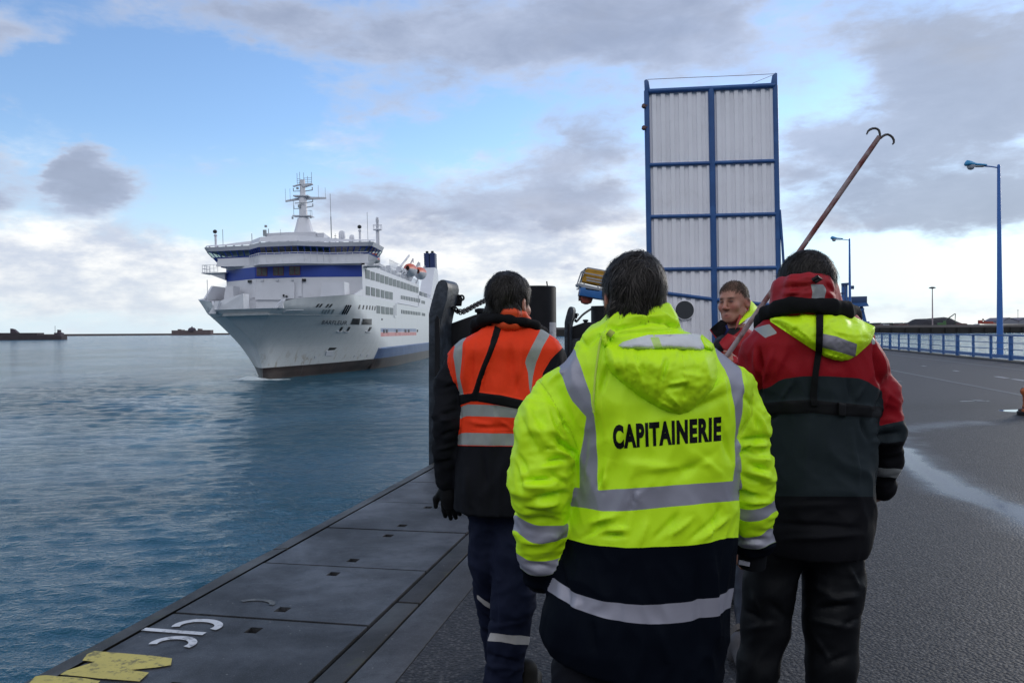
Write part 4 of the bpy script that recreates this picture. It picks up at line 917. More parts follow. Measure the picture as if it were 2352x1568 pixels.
mb = MB(); c_ = px_at(2163, 744, FQ+25); mb.box((c_[0], c_[1], c_[2]), (9, 5, 3)); mb.box((c_[0]+1, c_[1], c_[2]-2.4), (7, 5.5, 1.6)); mb.box((c_[0]+3, c_[1]-1, c_[2]+2.6), (2.6, 2.6, 2.6)); mb.build('body', GREEN, ex, bevel=.2)
mb = MB(); mb.tube([px_at(*q_, FQ+25) for q_ in [(2168, 744), (2174, 734), (2181, 729)]], [.9, .8, .7], 6); mb.tube([px_at(*q_, FQ+25) for q_ in [(2181, 729), (2193, 720.5), (2195, 721)]], [.7, .5, .5], 6); mb.build('boom', mat('machine_dark', (.04, .05, .04), .6), ex)
mb = MB(); mb.tube([px_at(*q_, FQ+25) for q_ in [(2194.5, 720.5), (2193.5, 741)]], [.45, .35], 6); mb.lathe(px_at(2193.5, 744, FQ+25), [(.3, 4), (1.5, 2), (1.2, 0)], 8); mb.build('grab', mat('machine_dark', (.04, .05, .04), .6), ex)
MASTM = mat('mast_steel_far', (.30, .25, .26), .6)
mm = empty('high_mast', px_at(2141.5, 747, FQ+40)); tag(mm, 'tall thin floodlight mast standing before the coal heap', 'light mast')
mb = MB(); mb.tube([px_at(2142, 747, FQ+35), px_at(2141.4, 661, FQ+35)], [.9, .55], 8); mb.build('pole', MASTM, mm)
mb = MB(); mb.lathe(px_at(2141.4, 660.5, FQ+35), [(1, -1.4), (4.4, -.6), (3.2, .6), (.8, 1.1)], 12); mb.build('lamp_ring', mat('lamp_ring_dark', (.05, .04, .05), .6), mm)
mm = empty('light_mast', px_at(2338, 740, 1500)); tag(mm, 'short distant light mast over the grey gabled sheds', 'light mast')
mb = MB(); p0 = px_at(2338.2, 742, 1500); p1 = px_at(2338, 712, 1500); mb.tube([p0, p1], [.5, .35], 6); mb.lathe(p1, [(.3, -.8), (2, -.3), (.4, .4)], 8); mb.build('pole', MASTM, mm)
SHED = mat('far_shed', (.22, .22, .25), .8, var=.1, vscale=.02); SHEDR = mat('far_shed_roof', (.14, .13, .17), .8)
for (x0, xm, x1, yt, yb) in [(2304, 2319, 2340, 729.5, 744), (2339.5, 2356, 2374, 729.5, 744), (2373.5, 2390, 2408, 729.5, 744)]:
    sh = empty('warehouse', px_at((x0+x1)/2, yb, 1500)); tag(sh, 'grey gabled warehouse on the far shore, %s of the row' % {2304: 'first at the lamp post', 2339.5: 'second, at the picture edge', 2373.5: 'beyond the picture edge'}[x0], 'warehouse', 'gabled warehouses')
    mb = MB(); mb.prism([px_at(x0, yb, 1500), px_at(x1, yb, 1500), px_at(x1, 737, 1500), px_at(xm, yt+.8, 1500), px_at(x0, 737, 1500)], (0, 60, 0)); mb.build('wall', SHED, sh)
    mb = MB(); mb.prism([px_at(x0-.4, 737, 1499), px_at(xm, yt, 1499), px_at(x1+.4, 737, 1499), px_at(x1+.4, 736.2, 1499), px_at(xm, yt-.7, 1499), px_at(x0-.4, 736.2, 1499)], (0, 62, 0)); mb.build('roof', SHEDR, sh)
# machines, heaps and containers along the far quay
REDM = mat('far_red_machine', (.32, .06, .04), .6); RUSTM = mat('far_rust', (.13, .07, .065), .9); PALEM = mat('far_pale', (.35, .34, .36), .8)
mc = empty('red_loader', px_at(2267, 744, FQ+30)); tag(mc, 'red loading machine on the far quay left of the blue lamp post', 'loader')
mb = MB(); c_ = px_at(2268, 741, FQ+30); mb.box((c_[0], c_[1], c_[2]), (12, 5, 3)); mb.box((c_[0]-9, c_[1], c_[2]+1), (4, 4, 4.5)); mb.box((c_[0]+7, c_[1], c_[2]-1), (5, 4, 1.5)); mb.build('body', REDM, mc, bevel=.3)
mb = MB(); mb.tube([px_at(2263, 740, FQ+30), px_at(2257.5, 731.5, FQ+30)], [.8, .5], 6); mb.tube([px_at(2257.5, 731.5, FQ+30), px_at(2256, 739, FQ+30)], [.5, .5], 6); mb.build('boom', RUSTM, mc)
rr = random.Random(3)
for k, (x0, x1, y, m_, lb) in enumerate([(2008, 2028, 746, RUSTM, 'rust brown stack at the left end of the far quay'), (2029, 2043, 744.5, PALEM, 'pale stack beside the brown ones on the far quay'), (2045, 2058, 746.5, RUSTM, 'low brown stack left of the long rusty one on the far quay'), (2060, 2088, 744.5, RUSTM, 'long rusty stack just left of the coal heap'), (2092, 2104, 748.0, PALEM, 'low pale block in front of the coal heap'), (2112, 2130, 748.0, RUSTM, 'flat rusty stack in front of the coal heap'), (2205, 2222, 742.5, RUSTM, 'brown heap right of the excavator'), (2225, 2250, 744, PALEM, 'pale flat stack between excavator and red loader'), (2306, 2335, 747, PALEM, 'pale low block below the warehouses')]):
    mb = MB(); n = 6
    pts = [(x0, 750)]+[(lerp(x0, x1, i/n), y+rr.uniform(-1, 1.4)) for i in range(n+1)]+[(x1, 750)]
    mb.prism([px_at(*q_, FQ+12) for q_ in pts], (0, 10, 0)); o = mb.build('cargo_stack', m_); tag(o, lb, 'cargo stack', 'cargo stacks on the far quay')
mb = MB(); n = 30; rr = random.Random(9)
pts = [(2000, 751)]+[(2000+i*(100)/n, 742.5+1.5*math.sin(i*.8)+rr.uniform(-.8, .8)) for i in range(n+1)]+[(2100, 751)]
mb.prism([px_at(*q_, FQ+420) for q_ in pts], (0, 30, 0)); o = mb.build('far_trees', mat('far_foliage', (.035, .045, .04), .9)); tag(o, 'dark far-off hedge line left of the coal heap', 'trees', kind='stuff')

# ================================================================ fender posts and dolphins along the quay edge
BLACKP = mat('black_tar_steel', (.022, .027, .034), .42, var=.35, vscale=4, bump=.5, bscale=18, bdist=.012, col2=(.045, .055, .07), c2scale=7, c2lo=.45, c2hi=.62, spec=.3)
BLACKD = mat('black_painted_steel', (.010, .010, .012), .5, var=.3, vscale=5, bump=.2, bscale=30, bdist=.004, spec=.2)
STICK = mat('pale_sheet', (.34, .35, .38), .6, var=.2, vscale=7, col2=(.22, .22, .25), c2scale=14)
UD = 9.9
def unit_first(label_s, k):
    q3 = Vector((QV[0], QV[1], 0)); off = q3*11.75*k; out = []
    # fender post with rounded, leaning top
    po = empty('fender_post', tuple(Vector(P(1006, 1060, UD))+off)); tag(po, label_s[0], 'fender post', 'fender posts at the quay edge')
    base = [(984, 1300), (984, 722), (986.5, 708), (991, 690), (997, 668), (1001, 655), (1006, 646.5), (1012, 642.5), (1018, 642), (1024, 645), (1028, 651), (1030, 662), (1026, 690), (1017, 722), (1012, 748), (1012, 1300)]
    mb = MB(); mb.prism([tuple(Vector(P(*p, UD))+off) for p in base], q3*.50); mb.build('post', BLACKP, po, bevel=.018)
    mb = MB(); mb.prism([tuple(Vector(P(*p, UD-.03))+off) for p in [(999, 1300), (999, 735), (1004, 724), (1009, 735), (1009, 1300)]], q3*.02); mb.build('fender_groove', BLACKD, po)
    # lug
    mb = MB(); c_ = Vector(P(1054, 690, UD+.45))+off; mb.prism([c_+Vector(v) for v in [(-.06, 0, -.07), (.03, 0, -.07), (.045, 0, .03), (.02, 0, .07), (-.02, 0, .08), (-.05, 0, .06)]], (0, .05, 0)); 
    mb.build('lug', BLACKD, po, bevel=.008)
    mb = MB(); mb.torus(tuple(Vector(P(1060, 684, UD+.45))+off), .03, .012, Matrix.Rotation(R_(90), 3, 'X')); mb.build('shackle', BLACKD, po)
    # fender beam rising towards the bollard pile
    fb = empty('fender_beam', tuple(Vector(P(1080, 760, UD+.6))+off)); tag(fb, label_s[1], 'fender beam', 'fender beams at the quay edge')
    mb = MB(); mb.prism([tuple(Vector(P(*p, UD+.5))+off) for p in [(1030, 744), (1060, 733), (1088, 723), (1100, 720), (1175, 722), (1175, 905), (1030, 905)]], Vector((.25, .75, 0))); mb.build('beam', BLACKD, fb, bevel=.03)
    mb = MB(); mb.prism([tuple(Vector(P(*p, UD+.46))+off) for p in [(1033, 800), (1130, 796), (1130, 1200), (1033, 1200)]], (0, .2, 0)); mb.build('fender_panel', BLACKP, fb, bevel=.02)
    mb = MB(); mb.lathe(tuple(Vector(P(1104, 722, UD+.6))+off), [(.05, -.05), (.05, .02), (.075, .03), (.075, .07), (.03, .08)], 12); mb.build('bolt', BLACKD, fb)
    # tubular pile
    pl = empty('tubular_pile', tuple(Vector((.417, 14, ZW))+off)); tag(pl, label_s[2], 'pile', 'tubular piles at the quay edge')
    mb = MB(); zt = 2.30; mb.lathe(tuple(Vector((.417, 14, 0))+off), [(.335, ZW-2), (.335, zt-.02), (.315, zt), (.0, zt+.005)], 32); mb.build('pile', BLACKD, pl, smooth=True, angle=.5)
    mb = MB(); mb.tube([tuple(Vector((.6, 13.9, zt))+off), tuple(Vector((.59, 13.9, zt+.08))+off)], .012, 6); mb.build('pin', BLACKD, pl)
    if k == 0:
        V = []; N_ = 8; a0, a1 = R_(-52), R_(-18)
        for i in range(N_+1):
            a = lerp(a0, a1, i/N_)
            for z in (1.33, 1.69): V.append((.417+.338*math.cos(a), 14+.338*math.sin(a), z))
        for i in range(N_+1):
            a = lerp(a0, a1, i/N_)
            for z in (1.33, 1.69): V.append((.417+.333*math.cos(a), 14+.333*math.sin(a), z))
        n2 = 2*(N_+1); fs = [(2*i, 2*i+2, 2*i+3, 2*i+1) for i in range(N_)]+[(n2+2*i, n2+2*i+1, n2+2*i+3, n2+2*i+2) for i in range(N_)]+[(2*i, n2+2*i, n2+2*i+2, 2*i+2) for i in range(N_)]+[(2*i+1, 2*i+3, n2+2*i+3, n2+2*i+1) for i in range(N_)]+[(0, 1, n2+1, n2), (2*N_, n2+2*N_, n2+2*N_+1, 2*N_+1)]
        mb = MB(); mb.add(V, fs); mb.build('white_panel', STICK, pl)
    # chain
    A = Vector(P(1042, 705, UD+.25)); B = Vector((.10, 13.85, P(1185, 668, 13.85)[2])); ch = empty('chain', tuple(A+off)); tag(ch, label_s[3], 'chain', 'chains between posts and piles')
    nL = 44; mb = MB(); L = (B-A).length
    def cp(t): s_ = A.lerp(B, t); s_.z -= 2.2*t*math.exp(-t/.11); return s_+off
    for i in range(nL):
        t0, t1 = (i-.25)/nL, (i+1.25)/nL; p0, p1 = cp(max(t0, 0)), cp(min(t1, 1)); d = (p1-p0); ln = d.length/2; d.normalize()
        side = d.cross(Vector((0, 0, 1))).normalized(); up = side.cross(d)
        if i % 2: side, up = up, -side
        Mx = Matrix((d, side, up)).transposed(); V = []
        n_, m_ = 14, 5; R1, r1 = .030, .0105
        for a_ in range(n_):
            t = 2*math.pi*a_/n_; cx_, sy_ = math.cos(t), math.sin(t); ex_ = (ln-R1)*(1 if cx_ > 0 else -1)
            for b_ in range(m_):
                u = 2*math.pi*b_/m_; V.append(Mx @ Vector(((R1+r1*math.cos(u))*cx_+ex_, (R1+r1*math.cos(u))*sy_, r1*math.sin(u)))+(p0+p1)/2)
        mb.add(V, [(a_*m_+b_, ((a_+1) % n_)*m_+b_, ((a_+1) % n_)*m_+(b_+1) % m_, a_*m_+(b_+1) % m_) for a_ in range(n_) for b_ in range(m_)])
    o = mb.build('links', BLACKD, ch, smooth=True, angle=2)
unit_first(['black fender post with a leaning rounded top left of the man in orange', 'sloping black fender beam behind the left shoulder of the man in orange', 'wide black pile with a pale sheet, behind the head of the man in orange', 'black chain hanging between the near fender post and the head of the man in orange'], 0)
unit_first(['farther black fender post with round top, seen between the orange and yellow jackets', 'farther sloping black fender beam left of the yellow collar', 'farther black pile just left of the head of the man in yellow', 'short thin chain at the farther fender post left of the yellow collar'], 1)

# ================================================================ raised ramp beside the quay
BLUEP = mat('bridge_blue_paint', (.022, .085, .25), .42, var=.15, vscale=.6, col2=(.03, .11, .30), c2scale=.8)
CLAD = mat('white_cladding', (.84, .83, .86), .5, var=.06, vscale=.3, col2=(.74, .73, .75), c2scale=.5, c2lo=.5, c2hi=.8)
BD = 62.0
rb = empty('raised_ramp', (P(1640, 1000, BD)[0], BD, 0)); tag(rb, 'tall raised harbour ramp with white corrugated cladding in a blue frame', 'ramp')
def bpt(x, y, dY=0.0):
    Y = 63.4-(x-1487)/(1785-1487)*1.4+dY; return Vector(P(x, y, Y))
cols = {0: [(1484.5, 186), (1498, 1010)], 1: [(1633, 204), (1646, 1010)], 2: [(1780, 172), (1795, 1010)]}
def colx(i, y): (x0, y0), (x1, y1) = cols[i]; return x0+(x1-x0)*(y-y0)/(y1-y0)
for i in (0, 1, 2):
    yt = [212, 206, 200][i]; mb = MB(); r = .235 if i == 1 else .2
    mb.tube([bpt(colx(i, yt-3), yt-3), bpt(colx(i, 1010), 1010)], r, 14); mb.build('column', BLUEP, rb, smooth=True, angle=.9)
for i, pts in ((0, [(1480.5, 184), (1485, 182), (1490, 186), (1494, 210), (1482, 215)]), (2, [(1785.5, 168), (1781, 167), (1776, 172), (1771, 198), (1786, 203)])):
    mb = MB(); mb.prism([bpt(*p, -.15) for p in pts], (0, .3, 0)); mb.build('horn', BLUEP, rb, bevel=.04)
bars = [[(1490, 210.5), (1634, 203.5)], [(1634, 203.5), (1780, 196.5)], [(1489, 379), (1636, 374.5)], [(1636, 374.5), (1783, 369.5)], [(1491, 498), (1638, 495)], [(1638, 495), (1786, 491.5)], [(1494, 619), (1640, 617)], [(1640, 617), (1788, 614.5)],
        [(1496, 669), (1642, 688)], [(1642, 688), (1789, 702)], [(1498, 795), (1643, 790)], [(1643, 790), (1791, 786)]]
for k, (a, b) in enumerate(bars):
    mb = MB(); r = .20 if k < 2 else (.145 if k < 8 else .14); mb.tube([bpt(*a, -.02), bpt(*b, -.02)], r, 12); mb.build('crossbar', BLUEP, rb, smooth=True, angle=.9)
rows = [(211, 379, 204, 375, 198, 370), (379, 498, 375, 495, 370, 492), (498, 619, 495, 617, 492, 615), (619, 669, 617, 688, 615, 702), (669, 795, 688, 790, 702, 786), (795, 1012, 790, 1012, 786, 1012)]
def clad_panel(i0, i1, ya0, ya1, yb0, yb1):
    # corrugated sheet between two columns: broad flats with raised ribs
    nrib = 7; V = []; prof = []
    for k in range(nrib):
        for t, dep in ((0, .0), (.42, .0), (.50, -.13), (.94, -.13), (.965, 0.0)): prof.append(((k+t)/nrib, dep))
    prof.append((1.0, 0.0))
    for t, dep in prof:
        yt = lerp(ya0, yb0, t); yb = lerp(ya1, yb1, t); xt = lerp(colx(i0, yt)+2, colx(i1, yt)-2, t); xb = lerp(colx(i0, yb)+2, colx(i1, yb)-2, t)
        V.append(bpt(xt, yt, .12+dep)); V.append(bpt(xb, yb, .12+dep))
    n = len(prof); B_ = [v+Vector((0, .12, 0)) for v in V]
    mb = MB(); mb.add(V, [(2*i, 2*i+2, 2*i+3, 2*i+1) for i in range(n-1)]); mb.add([V[0]+Vector((0, .2, 0)), V[-2]+Vector((0, .2, 0)), V[-1]+Vector((0, .2, 0)), V[1]+Vector((0, .2, 0))], [(0, 1, 2, 3)])
    mb.build('cladding_panel', CLAD, rb)
for r_ in rows:
    clad_panel(0, 1, r_[0], r_[1], r_[2], r_[3]); clad_panel(1, 2, r_[2], r_[3], r_[4], r_[5])
mb = MB(); a = bpt(1487, 1010, .3); mb.prism([bpt(1486, 215, .28), bpt(1782, 201, .28), bpt(1795, 1010, .28), bpt(1498, 1010, .28)], (0, 1.4, 0)); mb.build('ramp_core', BLUEP, rb)
mb = MB(); c_ = bpt(1572.5, 712, -.12); Mx = Matrix.Rotation(R_(90), 4, 'X'); mb.lathe((0, 0, 0), [(.70, -.1), (.70, .03), (.0, .031)], 32, M=Matrix.Translation(c_) @ Mx); mb.build('round_opening', mat('opening_dark', (.035, .04, .045), .7), rb)
mb = MB(); mb.lathe((0, 0, 0), [(.75, -.1), (.75, .02), (.70, .025)], 32, M=Matrix.Translation(c_) @ Mx); mb.build('opening_rim', CLAD, rb)
mb = MB(); mb.tube([bpt(1487, 183, 0), bpt(1560, 179.5, 0), bpt(1640, 176.3, 0), bpt(1720, 173, 0), bpt(1780, 170, 0)], .022, 5); mb.build('cable', mat('rusty_wire', (.22, .12, .12), .7), rb)
mb = MB(); mb.tube([bpt(1779, 171, 0), bpt(1728, 192, 0)], .015, 5); mb.build('cable', mat('rusty_wire', (.22, .12, .12), .7), rb)
for y in (243, 293):
    mb = MB(); p_ = bpt(1478.5, y, -.2); mb.lathe(tuple(p_), [(.05, -.22), (.17, -.12), (.14, .08), (.04, .16)], 10); mb.box((p_.x+.15, p_.y, p_.z+.02), (.3, .08, .08)); mb.build('signal_lamp', mat('lamp_brown', (.10, .04, .03), .5), rb)
mb = MB(); mb.tube([bpt(1791, 482, -.1), bpt(1797, 560, -.1), bpt(1802, 640, -.1), bpt(1806, 760, -.1)], .1, 8); mb.build('stay', BLUEP, rb, smooth=True)
# yellow covered basket on the blue arm
ya = empty('access_gangway', tuple(P(1420, 672, 58))); tag(ya, 'blue gangway arm with a yellow covered cage, left of the yellow coated man', 'gangway')
GD = 58.0
def gp(x, y, d=0.0): return Vector(P(x, y, GD+d))
mb = MB(); mb.prism([gp(1334, 660), (gp(1345, 659)), gp(1346, 665), gp(1377, 669), gp(1378, 666), gp(1500, 682), gp(1500, 702), gp(1376, 686), gp(1331, 678)], (0, 1.6, 0)); mb.build('arm', mat('gangway_blue', (.02, .12, .34), .5, var=.15), ya, bevel=.04)
GREYM = mat('galvanised', (.33, .34, .36), .5, var=.2)
mb = MB(); mb.prism([gp(1326, 650), gp(1336, 651), gp(1377, 660.5), gp(1500, 684), gp(1500, 692), gp(1376, 667), gp(1337, 660), gp(1327, 655)], (0, 2.0, 0)); mb.build('floor', GREYM, ya, bevel=.04)
YEL = mat('yellow_tarpaulin', (.66, .34, .03), .6, var=.25, vscale=1.5, bump=.5, bscale=2.5, bdist=.12)
mb = MB(); mb.prism([gp(1336.5, 646, .3), gp(1338, 635, .3), gp(1341.5, 624, .3), gp(1346, 616.5, .3), gp(1351, 616, .3), gp(1470, 637, .3), gp(1470, 674, .3), gp(1377, 655, .3)], (0, 1.5, 0)); mb.build('cover', YEL, ya, bevel=.06)
for (a, b) in [((1340, 626), (1480, 652)), ((1347, 637), (1480, 662)), ((1347, 643), (1480, 668)), ((1326, 652), (1335, 625)), ((1331, 650), (1345, 616)), ((1335, 625), (1350, 615)), ((1334, 650), (1338, 624)), ((1328, 656), (1329, 664)), ((1329, 664), (1324, 664)), ((1342, 650), (1340, 660)), ((1374, 656), (1372, 666)), ((1350, 615), (1480, 638))]:
    mb = MB(); mb.beam(gp(*a, .1), gp(*b, .1), .09, .09); mb.build('railing_bar', GREYM, ya)
mb = MB(); p_ = gp(1346.5, 683, .8); mb.lathe(tuple(p_), [(.1, -.5), (.36, -.4), (.5, -.05), (.42, .3), (.1, .42)], 14); mb.build('fender_ball', mat('orange_rubber', (.35, .07, .04), .5), ya, smooth=True)
mb = MB(); p_ = gp(1337, 681, .8); mb.box(tuple(p_), (.5, .5, .6)); mb.build('bracket', mat('lamp_brown', (.10, .04, .03), .5), ya)

# ================================================================ railing, lamps, lifebuoy
RBLUE = mat('railing_blue_paint', (.04, .125, .33), .45, var=.15, vscale=1.2, col2=(.03, .07, .17), c2scale=3, c2lo=.55, c2hi=.75)
RB = 14.45
ral = empty('quay_railing', AB(45, RB, 0)); tag(ral, 'long blue metal railing along the far side of the quay', 'railing')
posts = []
a = 33.45
while a < 76:
    posts.append(a); a += 2.43
for i, a in enumerate(posts):
    w = .17 if i % 3 == 0 else .11; mb = MB(); q_ = AB(a, RB, 0)
    mb.box((q_[0], q_[1], .57), (w, .10, 1.18), rz=-QA); mb.box((q_[0], q_[1], .012), (w+.1, .2, .025), rz=-QA); mb.build('post', RBLUE, ral, bevel=.006)
for z, w, h in ((1.18, .09, .07), (.84, .035, .035), (.55, .035, .035), (.22, .03, .16)):
    mb = MB(); mb.beam(AB(posts[0]-1, RB-.02, z), AB(posts[-1], RB-.02, z), w, h); mb.build('rail' if h < .1 else 'kick_plate', RBLUE, ral)
mb = MB(); mb.prism([AB(20, RB-.25, 0.001), AB(20, RB+.35, 0.001), AB(140, RB+.35, .001), AB(140, RB-.25, .001)], (0, 0, .07)); o = mb.build('quay_side_kerb', WALLM, bevel=.02); tag(o, kind='structure')
LBL = mat('lamp_blue_paint', (.045, .15, .44), .38, var=.08, vscale=.8); LHEAD = mat('lamp_head_blue', (.03, .26, .50), .3); LDK = mat('lamp_underside', (.03, .035, .05), .5)
def street_lamp(xb, yt, Y, headx, label):
    p0 = P(xb, 800, Y); x, y = p0[0], Y; zt = P(xb, yt, Y)[2]
    l = empty('street_lamp', (x, y, 0)); tag(l, label, 'street lamp', 'blue street lamps along the railing'); zz = zt
    mb = MB(); mb.lathe((x, y, 0), [(.30, 0), (.30, .03), (.155, .05), (.15, 1.3), (.12, 4), (.075, zz-.05), (.07, zz+.06), (.02, zz+.10)], 14); mb.build('pole', LBL, l, smooth=True, angle=.6)
    L = 1.45; mb = MB(); mb.tube([(x, y, zz-.08), (x-.35, y, zz-.02), (x-.75, y, zz+.02)], [.035, .035, .04], 8); mb.build('arm', LBL, l, smooth=True)
    hd = MB(); V = []; n1, n2 = 12, 12
    for i in range(n1):
        t = i/(n1-1); xx = x-.62-1.1*t; rad = lerp(.07, .10, min(t*2, 1)) if t < .5 else lerp(.10, .23, math.sin(min((t-.5)*2.2, 1)*math.pi/2)) if t < .93 else .12
        if t > .93: rad = .10
        for k in range(n2):
            a_ = 2*math.pi*k/n2; V.append((xx, y+math.cos(a_)*rad*1.0, zz+.05+math.sin(a_)*rad*(1.0 if math.sin(a_) > 0 else .3)+t*.05))
    hd.add(V, [(i*n2+k, i*n2+(k+1) % n2, (i+1)*n2+(k+1) % n2, (i+1)*n2+k) for i in range(n1-1) for k in range(n2)]+[tuple(range(n2)), tuple((n1-1)*n2+k for k in range(n2-1, -1, -1))]); hd.build('lamp_head', LHEAD, l, smooth=True, angle=1.2)
    mb = MB(); mb.lathe((x-1.42, y, zz+.06), [(.03, -.24), (.13, -.2), (.19, -.1), (.2, 0)], 12); mb.build('lamp_glass', mat('lamp_cover_glass', (.42, .44, .48), .15), l, smooth=True)
    mb = MB(); mb.box((x-1.1, y, zz-.01), (.7, .22, .03)); mb.build('underside', LDK, l)
    return l
pa = [(2297, 382, 42.2, 'near tall blue street lamp rising behind the railing at the right'), (1953, 550, 76, 'farther blue street lamp beside the head of the man in red')]
for xb, yt, Y, lb in pa: street_lamp(xb, yt, Y, 0, lb)
# lifebuoy
b_ = AB(67.2, RB-.14, .72); lb = empty('lifebuoy', b_); tag(lb, 'orange and white lifebuoy hanging on the blue railing', 'lifebuoy')
Mx = Matrix.Rotation(-QA, 3, 'Z') @ Matrix.Rotation(R_(90), 3, 'Y'); mb = MB(); V = []
mb.torus(b_, .33, .085, Mx, n=24, m=8); o = mb.build('ring', mat('buoy_red', (.42, .07, .04), .55, col2=(.5, .45, .42), c2scale=2.2, c2lo=.62, c2hi=.66), lb, smooth=True, angle=2)
mb = MB(); mb.box((b_[0], b_[1], 1.12), (.1, .3, .2), rz=-QA); mb.build('holder', mat('buoy_red2', (.30, .05, .03), .6), lb)
# blue linkspan gantry in the distance
lg = empty('ramp_gantry', tuple(P(1960, 790, 80))); tag(lg, 'distant blue lifting gantry with cabin behind the hood of the man in red', 'gantry')
def lp(x, y, d=0): return Vector(P(x, y, 88+d))
GB = mat('gantry_blue', (.035, .12, .33), .5, var=.2, vscale=.4); GBD = mat('gantry_dark', (.03, .06, .14), .5)
for x0, x1 in ((1935.5, 1939.5), (1942.5, 1947)):
    mb = MB(); mb.prism([lp(x0, 654), lp(x1, 653.5), lp(x1, 830), lp(x0, 830)], (0, .35, 0)); mb.build('column', GB, lg)
mb = MB(); mb.beam(lp(1933, 653), lp(1948, 652), .25); mb.beam(lp(1931, 674), lp(1937, 673), .15); mb.beam(lp(1953, 660), lp(1961, 658), .2); mb.beam(lp(1958, 656), lp(1958, 664), .25); mb.build('crosshead', GBD, lg)
mb = MB(); mb.prism([lp(1956, 681), lp(1992, 680), lp(1992, 695), lp(1956, 696)], (0, 2.5, 0)); mb.build('cabin', GBD, lg, bevel=.05)
mb = MB(); mb.prism([lp(1955, 696, -.3), lp(1992, 695, -.3), lp(1996, 703, -.3), lp(1955, 704, -.3)], (0, 3.1, 0)); mb.build('platform', GB, lg)
mb = MB(); mb.beam(lp(1978, 704, .5), lp(1989, 748, .5), .28, .28); mb.beam(lp(1975, 712), lp(1984, 709), .2); mb.build('strut', GB, lg)
mb = MB(); mb.prism([lp(1962, 746), lp(1991, 745), lp(1997, 738), lp(1999, 751), lp(1962, 760)], (0, 3, 0)); mb.build('base', GB, lg)
# worn bollard at the right edge
g = G(2367, 953); bo = empty('mooring_bollard', tuple(g)); tag(bo, 'worn orange and black mooring bollard at the right edge beside a puddle', 'bollard')
RUSTO = mat('worn_orange_paint', (.40, .10, .025), .7, var=.3, vscale=6, col2=(.03, .018, .015), c2scale=5, c2lo=.45, c2hi=.58, bump=.5, bscale=20, bdist=.01)
mb = MB(); mb.lathe(tuple(g), [(.19, 0.0), (.19, .10), (.13, .12), (.115, .2), (.12, .34), (.15, .38), (.16, .43), (.13, .48), (.03, .50)], 20)
mb.build('post', RUSTO, bo, smooth=True, angle=.7)
mb = MB(); mb.lathe((g[0], g[1], 0), [(.21, .003), (.21, .06), (.19, .07)], 20); mb.build('base_plate', BLACKD, bo, smooth=True, angle=.7)
# ================================================================ surface modelling kit for the people
def _hash(ix, iy, iz, s):
    h = (ix*374761393 + iy*668265263 + iz*2147483647 + s*974634777) & 0xffffffff
    h = ((h ^ (h >> 13))*1274126177) & 0xffffffff
    return h ^ (h >> 16)
def pnoise(p, s=0):
    p = np.asarray(p, float); i = np.floor(p).astype(np.int64); f = p-i; u = f*f*f*(f*(f*6-15)+10); out = 0
    for dx in (0, 1):
        for dy in (0, 1):
            for dz in (0, 1):
                h = _hash(i[:, 0]+dx, i[:, 1]+dy, i[:, 2]+dz, s); a = (h & 1023)/1023*2*np.pi; z = ((h >> 10) & 1023)/511.5-1; r = np.sqrt(np.maximum(0, 1-z*z))
                g = np.stack([r*np.cos(a), r*np.sin(a), z], 1); d = f-np.array([dx, dy, dz])
                w = (u[:, 0] if dx else 1-u[:, 0])*(u[:, 1] if dy else 1-u[:, 1])*(u[:, 2] if dz else 1-u[:, 2]); out = out+w*(g*d).sum(1)
    return out*1.6
